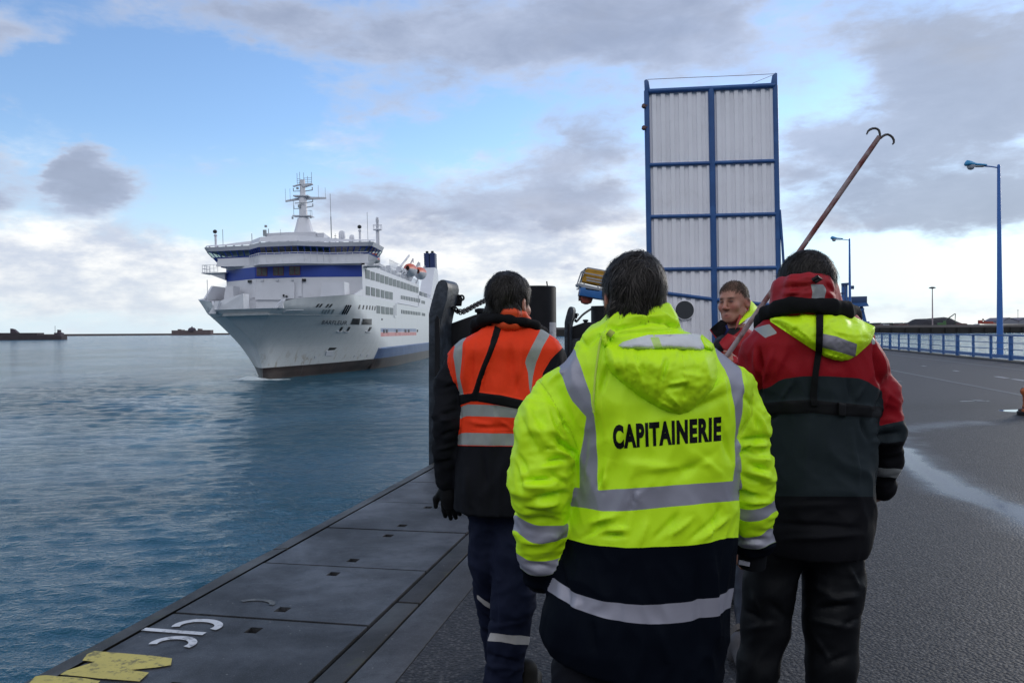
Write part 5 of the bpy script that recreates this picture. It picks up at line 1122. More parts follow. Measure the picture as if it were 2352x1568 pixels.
class Field:
    def __init__(s, lo, hi, h):
        s.h = h; s.lo = np.array(lo, float); n = np.ceil((np.array(hi)-s.lo)/h).astype(int)+1; s.n = n
        s.x = (s.lo[0]+h*np.arange(n[0])).astype(np.float32); s.y = (s.lo[1]+h*np.arange(n[1])).astype(np.float32); s.z = (s.lo[2]+h*np.arange(n[2])).astype(np.float32)
        s.V = np.full(tuple(n), 1.0, np.float32)
    def sl(s, lo, hi):
        a = np.clip(np.floor((np.array(lo)-s.lo)/s.h).astype(int), 0, s.n-1); b = np.clip(np.ceil((np.array(hi)-s.lo)/s.h).astype(int)+1, a+1, s.n)
        ix = tuple(slice(a[i], b[i]) for i in range(3)); return ix, s.x[ix[0]][:, None, None], s.y[ix[1]][None, :, None], s.z[ix[2]][None, None, :]
    def blend(s, ix, d, k, sub=False):
        v = s.V[ix]
        if sub:
            d = -d; h = np.clip(.5-.5*(v-d)/k, 0, 1); s.V[ix] = v*(1-h)+d*h+k*h*(1-h)
        else:
            h = np.clip(.5+.5*(v-d)/k, 0, 1); s.V[ix] = v*(1-h)+d*h-k*h*(1-h)
    def cap(s, a, b, ra, rb, k=.02, sub=False, sq=None):
        a = np.array(a, float); b = np.array(b, float); m = max(ra, rb)+k+s.h*3
        ix, X, Y, Z = s.sl(np.minimum(a, b)-m, np.maximum(a, b)+m); ab = b-a; L = float(ab@ab)+1e-12
        ax, ay, az = X-a[0], Y-a[1], Z-a[2]; t = np.clip((ax*ab[0]+ay*ab[1]+az*ab[2])/L, 0, 1)
        d = np.sqrt((ax-t*ab[0])**2+(ay-t*ab[1])**2+(az-t*ab[2])**2)-(ra+(rb-ra)*t); s.blend(ix, d.astype(np.float32), k, sub)
    def chain(s, pts, k=.02):
        for (p, r), (q, t) in zip(pts, pts[1:]): s.cap(p, q, r, t, k)
    def ell(s, c, r, R=None, k=.02, sub=False):
        c = np.array(c, float); r = np.array(r, float); m = r.max()+k+s.h*3; ix, X, Y, Z = s.sl(c-m, c+m); q = [X-c[0], Y-c[1], Z-c[2]]
        if R is not None: q = [q[0]*R[0][i]+q[1]*R[1][i]+q[2]*R[2][i] for i in range(3)]
        k0 = np.sqrt((q[0]/r[0])**2+(q[1]/r[1])**2+(q[2]/r[2])**2); k1 = np.sqrt((q[0]/r[0]**2)**2+(q[1]/r[1]**2)**2+(q[2]/r[2]**2)**2)+1e-6
        s.blend(ix, (k0*(k0-1)/k1).astype(np.float32), k, sub)
    def stack(s, lv, n=2.3, k=.02, tilt=(0, 0)):
        """lv: (z, cx, cy, w, d) sorted by rising z; superelliptic trunk"""
        L = np.array(sorted(lv)); zs = L[:, 0]; z = s.z
        c = [np.interp(z, zs, L[:, i])[None, None, :] for i in range(1, 5)]
        X = s.x[:, None, None]; Y = s.y[None, :, None]; Z = z[None, None, :]
        rho = (np.abs((X-c[0])/c[2])**n+np.abs((Y-c[1])/c[3])**n)**(1/n)
        d = (rho-1)*np.minimum(c[2], c[3])*np.where(rho > 1, 1.0, 1.0)
        zl = zs[0]+tilt[0]*(X-L[0, 1])+tilt[1]*(Y-L[0, 2])
        d = np.maximum(d, np.maximum(zl-Z, Z-zs[-1])); s.blend((slice(None),)*3, d.astype(np.float32), k)
    def nets(s):
        V = s.V; ins = V < 0
        c = np.zeros(tuple(np.array(V.shape)-1), np.int8)
        for a in (0, 1):
            for b in (0, 1):
                for d in (0, 1): c += ins[a:a+c.shape[0], b:b+c.shape[1], d:d+c.shape[2]]
        cell = np.argwhere((c > 0) & (c < 8)); n = len(cell); idx = np.full(c.shape, -1, np.int64); idx[tuple(cell.T)] = np.arange(n)
        acc = np.zeros((n, 3)); cnt = np.zeros(n); O = [(a, b, d) for a in (0, 1) for b in (0, 1) for d in (0, 1)]
        for i in range(8):
            for j in range(i+1, 8):
                if sum(abs(np.array(O[i])-O[j])) != 1: continue
                p = cell+O[i]; q = cell+O[j]; vp = V[tuple(p.T)]; vq = V[tuple(q.T)]; m = (vp < 0) != (vq < 0)
                t = np.where(m, vp/np.where(m, vp-vq, 1), 0)[:, None]; acc += np.where(m[:, None], np.array(O[i])+(np.array(O[j])-O[i])*t, 0); cnt += m
        P_ = s.lo+s.h*(cell+acc/cnt[:, None]); F_ = []
        for ax in range(3):
            sa = [slice(None)]*3; sb = [slice(None)]*3; sa[ax] = slice(0, -1); sb[ax] = slice(1, None); e = np.argwhere(ins[tuple(sa)] != ins[tuple(sb)])
            u, w = [(1, 2), (2, 0), (0, 1)][ax]; ok = (e[:, u] > 0) & (e[:, w] > 0) & (e[:, u] < c.shape[u]) & (e[:, w] < c.shape[w]); e = e[ok]
            fl = ins[tuple(e.T)]; du = np.zeros(3, int); du[u] = 1; dw = np.zeros(3, int); dw[w] = 1
            q = np.stack([idx[tuple((e-du-dw).T)], idx[tuple((e-dw).T)], idx[tuple(e.T)], idx[tuple((e-du).T)]], 1); q[~fl] = q[~fl][:, ::-1]; F_.append(q)
        F_ = np.concatenate(F_); F_ = F_[(F_ >= 0).all(1)]; return P_, F_
def lap(P_, F_, it=2, w=.5):
    n = len(P_); E_ = np.concatenate([F_[:, [0, 1]], F_[:, [1, 2]], F_[:, [2, 3]], F_[:, [3, 0]]]); deg = np.bincount(E_.ravel(), minlength=n).astype(float)
    for _ in range(it):
        a = np.stack([np.bincount(E_[:, 0], P_[E_[:, 1], i], n)+np.bincount(E_[:, 1], P_[E_[:, 0], i], n) for i in range(3)], 1)/np.maximum(deg, 1)[:, None]; P_ = P_+(a-P_)*w
    return P_
def vnorm(P_, F_):
    fn = np.cross(P_[F_[:, 2]]-P_[F_[:, 0]], P_[F_[:, 3]]-P_[F_[:, 1]]); n = len(P_); N_ = np.stack([sum(np.bincount(F_[:, j], fn[:, i], n) for j in range(4)) for i in range(3)], 1)
    return N_/np.maximum(np.linalg.norm(N_, axis=1, keepdims=True), 1e-12)
def mkmesh(name, P_, F_, mats, parent=None, attrs=None, smooth=True):
    me = bpy.data.meshes.new(name); P_ = np.ascontiguousarray(P_, np.float32); F_ = np.ascontiguousarray(F_, np.int32); me.vertices.add(len(P_)); me.vertices.foreach_set('co', P_.ravel())
    me.loops.add(F_.size); me.loops.foreach_set('vertex_index', F_.ravel()); me.polygons.add(len(F_)); me.polygons.foreach_set('loop_start', np.arange(0, F_.size, F_.shape[1], dtype=np.int32))
    me.update(calc_edges=True)
    for k, v in (attrs or {}).items():
        a = me.attributes.new(k, 'FLOAT', 'POINT'); a.data.foreach_set('value', np.ascontiguousarray(v, np.float32))
    return link(name, me, mats, parent, smooth=smooth)
def segd(x, y, a, b):
    dx, dy = b[0]-a[0], b[1]-a[1]; t = np.clip(((x-a[0])*dx+(y-a[1])*dy)/(dx*dx+dy*dy+1e-9), 0, 1); ex = x-a[0]-t*dx; ey = y-a[1]-t*dy
    return np.sqrt(ex*ex+ey*ey), t, dx*(y-a[1])-dy*(x-a[0])
def sdpoly(x, y, poly):
    """signed distance, positive inside"""
    d = np.full(x.shape, 1e9); ins = np.zeros(x.shape, bool); n = len(poly)
    for i in range(n):
        a, b = poly[i], poly[(i+1) % n]; d = np.minimum(d, segd(x, y, a, b)[0])
        c = ((a[1] > y) != (b[1] > y)) & (x < (b[0]-a[0])*(y-a[1])/((b[1]-a[1]) if abs(b[1]-a[1]) > 1e-9 else 1e-9)+a[0]); ins ^= c
    return np.where(ins, d, -d)
def yline(x, y, pts):   # positive below (larger y than) the polyline
    pts = sorted(pts); X_ = np.array([p[0] for p in pts], float); Y_ = np.array([p[1] for p in pts], float)
    if len(pts) < 3: return y-np.interp(x, X_, Y_)
    m = np.gradient(Y_, X_); xi = np.clip(x, X_[0], X_[-1]); k = np.clip(np.searchsorted(X_, xi)-1, 0, len(X_)-2); h = X_[k+1]-X_[k]; t = (xi-X_[k])/h
    return y-((2*t**3-3*t**2+1)*Y_[k]+(t**3-2*t**2+t)*h*m[k]+(-2*t**3+3*t**2)*Y_[k+1]+(t**3-t**2)*h*m[k+1])
def folds(x, y, front, lst):
    """lst: (x0,y0,x1,y1,width px,depth m). Sharp on one side, soft on the other"""
    out = np.zeros(x.shape)
    for (x0, y0, x1, y1, w, dep) in lst:
        d, t, sd_ = segd(x, y, (x0, y0), (x1, y1)); e = np.sin(np.pi*np.clip(t, .04, .96))**.6; end = np.exp(-np.maximum(0, np.hypot(x-(x0+x1)/2, y-(y0+y1)/2)-math.hypot(x1-x0, y1-y0)/2)/w*.8)
        s_ = np.sign(sd_); g = np.where(s_ > 0, np.exp(-(d/(w*.85))**2), np.exp(-(d/(w*.30))**1.4)); out += dep*g*e*end
    return out*front
def cloth_disp(P_, N_, amp, sc, seed, drape=None, warp=.35):
    q = P_*np.array(sc); w = np.stack([pnoise(P_*3.1+7, seed+5), pnoise(P_*3.1+19, seed+6), pnoise(P_*3.1+31, seed+7)], 1)*warp*2
    n1 = pnoise(q+w, seed); n2 = pnoise(q*2.1+w*1.5+5, seed+1); n3 = pnoise(q*4.3+w+9, seed+2)
    r1 = 1-np.abs(n1)*2.4; r2 = 1-np.abs(n2)*2.4
    r1 = np.maximum(r1, -.5); r2 = np.maximum(r2, -.5); return amp*(.95*r1+.22*n1+.50*r2+.10*n3-.45)
def cloth_mat(name, base, layers=(), rough=.6, weave=900, wb=.12, sheen=.0, spec=None, var=.06):
    """layers: (attribute, colour, roughness, metallic) painted on in order where attribute > 0"""
    if name in MATS: return MATS[name]
    m = bpy.data.materials.new(name); m.use_nodes = True; nt = m.node_tree; b = nt.nodes['Principled BSDF']; N = NT(nt)
    tc = N.n('ShaderNodeTexCoord').outputs['Object']; n = N.noise(tc, 9, 5, .6); n2 = N.noise(tc, 60, 3, .6)
    c = tuple(base); r = rough; mt = 0.0
    col = N.mix(0.0, c, c); rr = N.mix(0.0, (r,)*3, (r,)*3); mm = N.mix(0.0, (0,)*3, (0,)*3)
    for (at, cc, ro, me_) in layers:
        a = N.sstep(N.attr(at), -.35, .35); col = N.mix(a, col, cc); rr = N.mix(a, rr, (ro,)*3); mm = N.mix(a, mm, (me_,)*3)
    f = N.m('ADD', N.lin(n, .25, .75, 1-var, 1+var), N.lin(n2, .3, .7, -var*.5, var*.5))
    o = N.v('SCALE', col); N.put(N.nt.nodes[-1].inputs['Scale'], f); nt.links.new(o, b.inputs['Base Color']); nt.links.new(rr, b.inputs['Roughness']); nt.links.new(mm, b.inputs['Metallic'])
    b.inputs['Specular IOR Level'].default_value = spec if spec is not None else (.1 if max(base) < .05 else .3)
    if spec is not None and max(base) > .3:   # dark dyed panels reflect less than the coated bright cloth
        sp = None
        for (at, cc, ro, me_) in layers:
            if max(cc) < .05: sp = N.sstep(N.attr(at), -.35, .35, spec, .03)
        if sp is not None: nt.links.new(sp, b.inputs['Specular IOR Level'])
    b.inputs['Sheen Weight'].default_value = sheen
    h = N.m('ADD', N.noise(tc, weave, 2, .5), N.m('MULTIPLY', N.noise(tc, 45, 4, .6), 3.0)); nt.links.new(N.bump(h, wb, .0016), b.inputs['Normal'])
    MATS[name] = m; return m

class Person:
    def __init__(s, Y, label):
        s.Y = Y; s.S = F/Y
        s.label = label
    def p(s, x, y, d=0.0): return P(x, y, s.Y+d)
    def r(s, px): return px/s.S
    def level(s, y, xl, xr, dep, dc=0.0):
        c = s.p((xl+xr)/2, y, dc); return (c[2], c[0], c[1], (xr-xl)/2/s.S, dep)
    def arm(s, pts):  # (x,y,r_px,dY)
        return [(s.p(x, y, d), s.r(r)) for x, y, r, d in pts]
def rot(yaw, pitch=0.0, roll=0.0):
    """columns: right, forward, up. yaw 0 looks along +Y, positive turns left"""
    cy, sy = math.cos(yaw), math.sin(yaw); cp, sp = math.cos(pitch), math.sin(pitch); cr, sr = math.cos(roll), math.sin(roll)
    Rz = np.array([[cy, -sy, 0], [sy, cy, 0], [0, 0, 1]]); Rx = np.array([[1, 0, 0], [0, cp, -sp], [0, sp, cp]]); Ry = np.array([[cr, 0, sr], [0, 1, 0], [-sr, 0, cr]]); return Rz@Rx@Ry
SKIN = bpy.data.materials.new('skin'); SKIN.use_nodes = True
def skin_setup():
    nt = SKIN.node_tree; b = nt.nodes['Principled BSDF']; N = NT(nt); tc = N.n('ShaderNodeTexCoord').outputs['Object']; n = N.noise(tc, 22, 6, .65); n2 = N.noise(tc, 120, 4, .6)
    c = N.mix(N.sstep(n, .3, .7), (.36, .165, .115), (.44, .22, .155)); c = N.mix(N.sstep(n2, .5, .8, 0, .3), c, (.34, .15, .12))
    c = N.mix(N.m('MULTIPLY', N.attr('red'), .55), c, (.42, .13, .10)); c = N.mix(N.m('MULTIPLY', N.attr('stub'), .8), c, (.10, .06, .042)); c = N.mix(N.attr('hair'), c, (.035, .025, .02)); c = N.mix(N.attr('dark'), c, (.03, .012, .012))
    nt.links.new(c, b.inputs['Base Color']); b.inputs['Roughness'].default_value = .48; b.inputs['Specular IOR Level'].default_value = .3; b.inputs['Subsurface Weight'].default_value = .08; b.inputs['Subsurface Radius'].default_value = (.01, .004, .002)
    nt.links.new(N.bump(N.m('ADD', n2, n), .25, .0025), b.inputs['Normal'])
skin_setup()
def head_sdf(f, c, R, sc=1.0, face=True, inflate=0.0):
    def W(v): return c+R@(np.array(v, float)*sc)
    i_ = inflate
    f.ell(W((0, -.012, .032)), np.array((.0765+i_, .098+i_, .085+i_))*sc, R, .02)
    if inflate: return
    f.ell(W((0, .022, -.030)), np.array((.064, .070, .088))*sc, R, .03); f.ell(W((0, .040, -.082)), np.array((.047, .050, .036))*sc, R, .03)
    for sg in (-1, 1): f.cap(W((sg*.055, -.0, -.06)), W((sg*.022, .068, -.104)), .016*sc, .016*sc, .025)
    f.ell(W((0, .074, -.110)), np.array((.024, .018, .018))*sc, R, .02)
    if face:
        f.cap(W((-.030, .082, .016)), W((.030, .082, .016)), .011*sc, .011*sc, .018)
        for sg in (-1, 1):
            f.ell(W((sg*.031, .098, -.006)), np.array((.019, .016, .013))*sc, R, .012, sub=True); f.ell(W((sg*.041, .066, -.034)), np.array((.024, .022, .024))*sc, R, .02)
            f.ell(W((sg*.030, .079, -.005)), np.array((.0145, .0135, .0115))*sc, R, .003)
        f.cap(W((0, .090, .010)), W((0, .114, -.036)), .0085*sc, .0115*sc, .012); f.ell(W((0, .114, -.037)), np.array((.0125, .011, .010))*sc, R, .008)
        for sg in (-1, 1): f.ell(W((sg*.0135, .104, -.043)), np.array((.0085, .011, .008))*sc, R, .006)
        f.cap(W((-.021, .087, -.078)), W((.021, .087, -.078)), .006*sc, .006*sc, .006); f.cap(W((-.004, .094, -.0765)), W((.004, .094, -.0765)), .006*sc, .006*sc, .008)
        f.cap(W((-.014, .092, -.090)), W((.014, .092, -.090)), .0078*sc, .0075*sc, .007); f.cap(W((-.021, .100, -.0845)), W((.021, .100, -.0845)), .0026*sc, .0022*sc, .004, sub=True)
    for sg in (-1, 1):
        Re = R@rot(sg*.35, .15); f.ell(W((sg*.084, -.012, -.016)), np.array((.010, .020, .032))*sc, Re, .008); f.ell(W((sg*.093, -.008, -.014)), np.array((.006, .011, .018))*sc, Re, .005, sub=True)
    f.cap(W((0, -.020, -.07)), W((0, -.012, -.19)), .055*sc, .052*sc, .03)
def body_mesh(name, H, spec):
    """one continuous skin surface: head, neck, trunk, arms with hands, legs"""
    c, R, sc = spec['head']; lo = np.array(spec['lo']); hi = np.array(spec['hi']); f = Field(lo, hi, spec.get('h', .0062))
    head_sdf(f, c, R, sc)
    for ch in spec['chains']: f.chain(ch, .03)
    for hd in spec['hands']:
        curl = hd[4] if len(hd) > 4 else 0.0; w, d, side, L = hd[:4]   # wrist, direction, palm side (thumb) vector, scale
        d = d/np.linalg.norm(d); side = side-d*(side@d); side = side/np.linalg.norm(side); up = np.cross(d, side)
        f.chain([(w, .026*L), (w+d*.045*L+side*.012*L, .030*L), (w+d*.085*L, .026*L)], .02); f.cap(w+d*.04*L-side*.02*L, w+d*.085*L-side*.026*L, .016*L, .013*L, .015); f.cap(w+d*.04*L+side*.02*L, w+d*.085*L+side*.026*L, .016*L, .013*L, .015)
        for i, (o_, ln) in enumerate(((.033, .070), (.011, .080), (-.011, .076), (-.032, .058))):
            b0 = w+d*.088*L+side*o_*L; cu = lambda a: d*math.cos(a)+up*math.sin(a)
            b1 = b0+cu(.22+curl*1.1)*ln*.45*L; b2 = b1+cu(.7+curl*2.3)*ln*.32*L; b3 = b2+cu(1.05+curl*3.2)*ln*.28*L; f.chain([(b0, .0095*L), (b1, .009*L), (b2, .0082*L), (b3, .0072*L)], .003)
        t0 = w+d*.025*L+side*.028*L; t1 = t0+(d*.7+side*.6+up*.2)*.045*L; t2 = t1+(d*.95+side*.1+up*.25)*.032*L; f.chain([(t0, .014*L), (t1, .011*L), (t2, .009*L)], .006)
    P_, F_ = f.nets(); P_ = lap(P_, F_, 1, .35); q = (P_-c)@R/sc; x, y, z = q.T
    at = {}
    g = lambda cx, cy, cz, rx, ry, rz: np.exp(-(((x-cx)/rx)**2+((y-cy)/ry)**2+((z-cz)/rz)**2))
    at['red'] = np.clip(g(.04, .09, -.035, .02, .04, .02)+g(-.04, .09, -.035, .02, .04, .02)+g(0, .12, -.035, .014, .02, .014)+1.7*g(0, .10, -.087, .021, .02, .011)+.8*g(.085, -.01, -.01, .02, .03, .03)+.8*g(-.085, -.01, -.01, .02, .03, .03), 0, 1.3)
    ang = np.abs(x)
    hl = np.where(y > .02, .052+.25*(ang-.03)*(ang > .03)*(-1)*0+.0, 0)
    line = np.where(y > .05, .062-ang*.15, np.where(y > .0, .062-(.05-y)*1.35-.0, -.005+y*.9)); line = np.maximum(line, -.075)
    sc_ = np.clip((z-line+.004*pnoise(P_*60, 3))/.014, 0, 1)*(np.abs(z) < .14); at['stub'] = np.clip(sc_*spec.get('stub', 0), 0, 1)
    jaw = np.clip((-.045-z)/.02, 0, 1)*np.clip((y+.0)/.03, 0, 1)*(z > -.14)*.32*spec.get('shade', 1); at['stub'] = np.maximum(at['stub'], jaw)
    ex = g(.031, .093, .0175, .020, .03, .0052)+g(-.031, .093, .0175, .020, .03, .0052); at['hair'] = np.clip(ex*1.2, 0, .85)
    ey = g(.031, .093, -.002, .014, .02, .0050)+g(-.031, .093, -.002, .014, .02, .0050); at['dark'] = np.clip(ey*1.7+1.1*g(0, .094, -.0845, .016, .02, .0024)+.0*x, 0, .95)
    return mkmesh(name, P_, F_, SKIN, None, at)
def hair_setup(name, c0, c1):
    HAIRM = bpy.data.materials.new(name); HAIRM.use_nodes = True; nt = HAIRM.node_tree; b = nt.nodes['Principled BSDF']; N = NT(nt); g = N.attr('grey'); c = N.mix(g, c0, c1); nt.links.new(c, b.inputs['Base Color']); b.inputs['Roughness'].default_value = .5; b.inputs['Specular IOR Level'].default_value = .22; return HAIRM
HAIRM = hair_setup('hair_strands', (.009, .007, .006), (.20, .175, .155)); HAIRB = hair_setup('short_brown_hair', (.040, .025, .017), (.11, .075, .052))
def hair(name, c, R, sc, parent, seed, n=7000, L=.035, thick=.012, slope=.85, off=-.02, grey=.05, mess=.35, bald=None, nape=-.085, fall=None, m=None, cap=True):
    """cap that follows the skull plus many fine locks, one mesh"""
    rng = np.random.default_rng(seed); h = .0055; f = Field(c-.15, c+.15, h)
    head_sdf(f, c, R, sc, inflate=thick)
    for sg in (-1, 1): f.cap(c+R@(np.array((sg*.052, -.045, -.035))*sc), c+R@(np.array((sg*.040, -.060, nape+.02))*sc), .032*sc, .026*sc, .02)
    f.cap(c+R@(np.array((0, -.06, -.02))*sc), c+R@(np.array((0, -.066, nape+.015))*sc), .045*sc, .035*sc, .02)
    X = f.x[:, None, None]-c[0]; Y = f.y[None, :, None]-c[1]; Z = f.z[None, None, :]-c[2]; q = [(X*R[0][i]+Y*R[1][i]+Z*R[2][i])/sc for i in range(3)]
    pl = (off+slope*q[1]-q[2]); pl = np.maximum(pl*.72, nape-q[2]); f.V = np.maximum(f.V, (pl*sc).astype(np.float32))
    P_, F_ = f.nets(); P_ = lap(P_, F_, 2, .5); N_ = vnorm(P_, F_); P_ = P_+N_*((pnoise(P_*28, seed)*.006+pnoise(P_*70, seed+1)*.0035)*min(thick/.012, 1))[:, None]
    q = (P_-c)@R/sc; cand = np.where((q[:, 2] > off+slope*q[:, 1]+.004) & (q[:, 2] > nape+.004) & (((P_-c)/1.0*N_).sum(1) > 0))[0]
    if bald is not None:
        keep = rng.random(len(cand)) > bald(q[cand]); cand = cand[keep]
    idx = rng.choice(cand, n); p0 = P_[idx]+rng.normal(0, h*.5, (n, 3)); nn = N_[idx]; up = R[:, 2]; crown = c+R@(np.array((.01, -.055, .105))*sc)
    flow = (p0-crown); flow -= nn*(flow*nn).sum(1)[:, None]; flow /= np.linalg.norm(flow, axis=1, keepdims=True)+1e-9
    swirl = np.cross(nn, flow); w = pnoise(p0*22, seed+3)[:, None]*mess*2.6+pnoise(p0*55, seed+6)[:, None]*mess*1.6+rng.normal(0, mess*.3, (n, 1)); d = flow+swirl*w+np.array([0, 0, -.22])+nn*(rng.uniform(.02, .30, (n, 1))+.5*np.maximum(pnoise(p0*40, seed+9), 0)[:, None])
    if fall is not None: d = d+np.array(fall)
    d /= np.linalg.norm(d, axis=1, keepdims=True); Ls = L*rng.uniform(.55, 1.25, (n, 1))*(1+.35*pnoise(p0*30, seed+8)[:, None]); side = np.cross(d, nn); side /= np.linalg.norm(side, axis=1, keepdims=True)+1e-9
    Vs = []; g = []; K = 4; base = np.clip(grey+pnoise(p0*9, seed+4)*grey*.8+rng.normal(0, grey*1.3, n), 0, 1)
    curl = rng.normal(0, .25, (n, 1))
    for k in range(K):
        t = k/(K-1); pos = p0-nn*.003+d*Ls*t+nn*(.006*t*(1-t)*2-.004*t*t)+np.array([0, 0, -1.0])*Ls*t*t*.30+side*curl*Ls*t*t*.5; wd = .0012*(1-t*.8)
        Vs.append(pos+side*wd); Vs.append(pos-side*wd); g += [base, base]
    V = np.stack(Vs, 1).reshape(-1, 3); G_ = np.stack(g, 1).reshape(-1); b0 = np.arange(n)[:, None]*(2*K); Fs = np.concatenate([b0+np.array([[2*k, 2*k+1, 2*k+3, 2*k+2]]) for k in range(K-1)])
    if cap: V = np.concatenate([P_, V]); Fs = np.concatenate([F_, Fs+len(P_)]); G_ = np.concatenate([np.full(len(P_), grey*.6), G_])
    return mkmesh(name, V, Fs, m or HAIRM, parent, {'grey': G_})
def bvh_of(P_, F_): return BVHTree.FromPolygons([tuple(v) for v in P_.tolist()], [tuple(f) for f in F_.tolist()])
def fill2d(poly, step):
    bm = bmesh.new(); vs = [bm.verts.new((x, y, 0)) for x, y in poly]; f = bm.faces.new(vs); bmesh.ops.triangulate(bm, faces=[f], ngon_method='EAR_CLIP')
    return cut2d(bm, step)
def cut2d(bm, step):
    xs = [v.co.x for v in bm.verts]; ys = [v.co.y for v in bm.verts]
    for ax, (a, b) in ((0, (min(xs), max(xs))), (1, (min(ys), max(ys)))):
        k = math.ceil(a/step)*step+.0137
        while k < b:
            co = (k, 0, 0) if ax == 0 else (0, k, 0); no = (1, 0, 0) if ax == 0 else (0, 1, 0)
            bmesh.ops.bisect_plane(bm, geom=bm.verts[:]+bm.edges[:]+bm.faces[:], plane_co=co, plane_no=no, dist=1e-5); k += step
    return bm
def patch(name, bm, bvh, thick, m, parent, back=.004, Yd=3.0, edge=None, attrs=None, smooth=True, relax=0):
    """drape a 2-D cut-out (image coordinates) over a surface; thick(x,y) in metres towards the camera side"""
    vs = list(bm.verts); bm.verts.ensure_lookup_table(); xy = np.array([(v.co.x, v.co.y) for v in vs]); o = Vector((0, 0, HC)); dist = np.zeros(len(vs)); miss = []
    for i, (x, y) in enumerate(xy):
        d = Vector(ray(x, y)); h = bvh.ray_cast(o, d.normalized())
        if h[0] is None: miss.append(i); dist[i] = np.nan
        else: dist[i] = h[0].y
    good = ~np.isnan(dist)
    for i in miss:
        if good.any():
            j = np.argmin(np.where(good, (xy[:, 0]-xy[i, 0])**2+(xy[:, 1]-xy[i, 1])**2, 1e12)); dist[i] = dist[j]
        else: dist[i] = Yd
    if relax:
        nb = [[e.other_vert(v).index for e in v.link_edges] for v in vs]
        for v_i, v in enumerate(vs): v.index = v_i
        nb = [[e.other_vert(v).index for e in v.link_edges] for v in vs]
        for _ in range(relax):
            nd = dist.copy()
            for i, l in enumerate(nb):
                if l: nd[i] = min(dist[i], .5*dist[i]+.5*sum(dist[j] for j in l)/len(l))
            dist = nd
    for i, v in enumerate(vs): v.index = i
    t = thick(xy[:, 0], xy[:, 1]) if callable(thick) else np.full(len(vs), thick); top = np.array([P(x, y, dist[i]-t[i]) for i, (x, y) in enumerate(xy)]); bot = np.array([P(x, y, dist[i]+back) for i, (x, y) in enumerate(xy)])
    n = len(vs); fs = [tuple(v.index for v in f.verts) for f in bm.faces]; cam_o = np.array([0, 0, HC]); out = []
    for f in fs:
        a, b, c_ = top[f[0]], top[f[1]], top[f[2]]; nn = np.cross(b-a, c_-a); f2 = f if nn@(a-cam_o) < 0 else tuple(reversed(f)); out.append(f2)
    allf = out+[tuple(n+i for i in reversed(f)) for f in out]
    ec = {}
    for f in out:
        for i in range(len(f)):
            e = (f[i], f[(i+1) % len(f)])
            if (e[1], e[0]) in ec: ec.pop((e[1], e[0]))
            else: ec[e] = 1
    allf += [(b, a, n+a, n+b) for a, b in ec]
    bm.free(); me = bpy.data.meshes.new(name); me.from_pydata([tuple(v) for v in top]+[tuple(v) for v in bot], [], allf); me.update()
    for k, v in (attrs or {}).items():
        a = me.attributes.new(k, 'FLOAT', 'POINT'); val = v(xy[:, 0], xy[:, 1]); a.data.foreach_set('value', np.concatenate([val, val]).astype(np.float32))
    return link(name, me, m, parent, smooth=smooth)
def tubes(name, pts, rs, m, parent, n=8):
    mb = MB(); mb.tube([tuple(p) for p in pts], rs, n); return mb.build(name, m, parent, smooth=True, angle=1.0)
def shoe(name, heel, d, m, parent, up=(0, 0, 1), L=.29, sole=None):
    d = np.array(d, float); d /= np.linalg.norm(d); u = np.array(up, float); u -= d*(u@d); u /= np.linalg.norm(u); s_ = np.cross(d, u); heel = np.array(heel, float)
    lo = heel-.2; hi = heel+.2; lo = np.minimum(lo, heel+d*L-.12); hi = np.maximum(hi, heel+d*L+.12); f = Field(lo, hi, .006)
    W = lambda a, b, c_: heel+d*a+s_*b+u*c_
    f.cap(W(.03, 0, .05), W(.12, 0, .05), .042, .042, .03); f.cap(W(.12, 0, .05), W(L-.05, 0, .035), .044, .036, .03); f.cap(W(.05, 0, .06), W(.055, 0, .14), .045, .045, .03)
    X = f.x[:, None, None]-heel[0]; Y = f.y[None, :, None]-heel[1]; Z = f.z[None, None, :]-heel[2]; h_ = X*u[0]+Y*u[1]+Z*u[2]; f.V = np.maximum(f.V, (-h_+.0).astype(np.float32))
    P_, F_ = f.nets(); P_ = lap(P_, F_, 2); o = mkmesh(name, P_, F_, m, parent)
    mb = MB(); n = 22; pr = []
    for i in range(n):
        t = 2*math.pi*i/n; a = L/2-.005+math.cos(t)*(L/2+.008); w = .047*math.sin(t)*(1+.12*math.cos(t)); pr.append(W(a, w, -.012))
    mb.prism([tuple(p) for p in pr], tuple(u*.03)); mb.build('sole', sole or BLACKD, o); return o
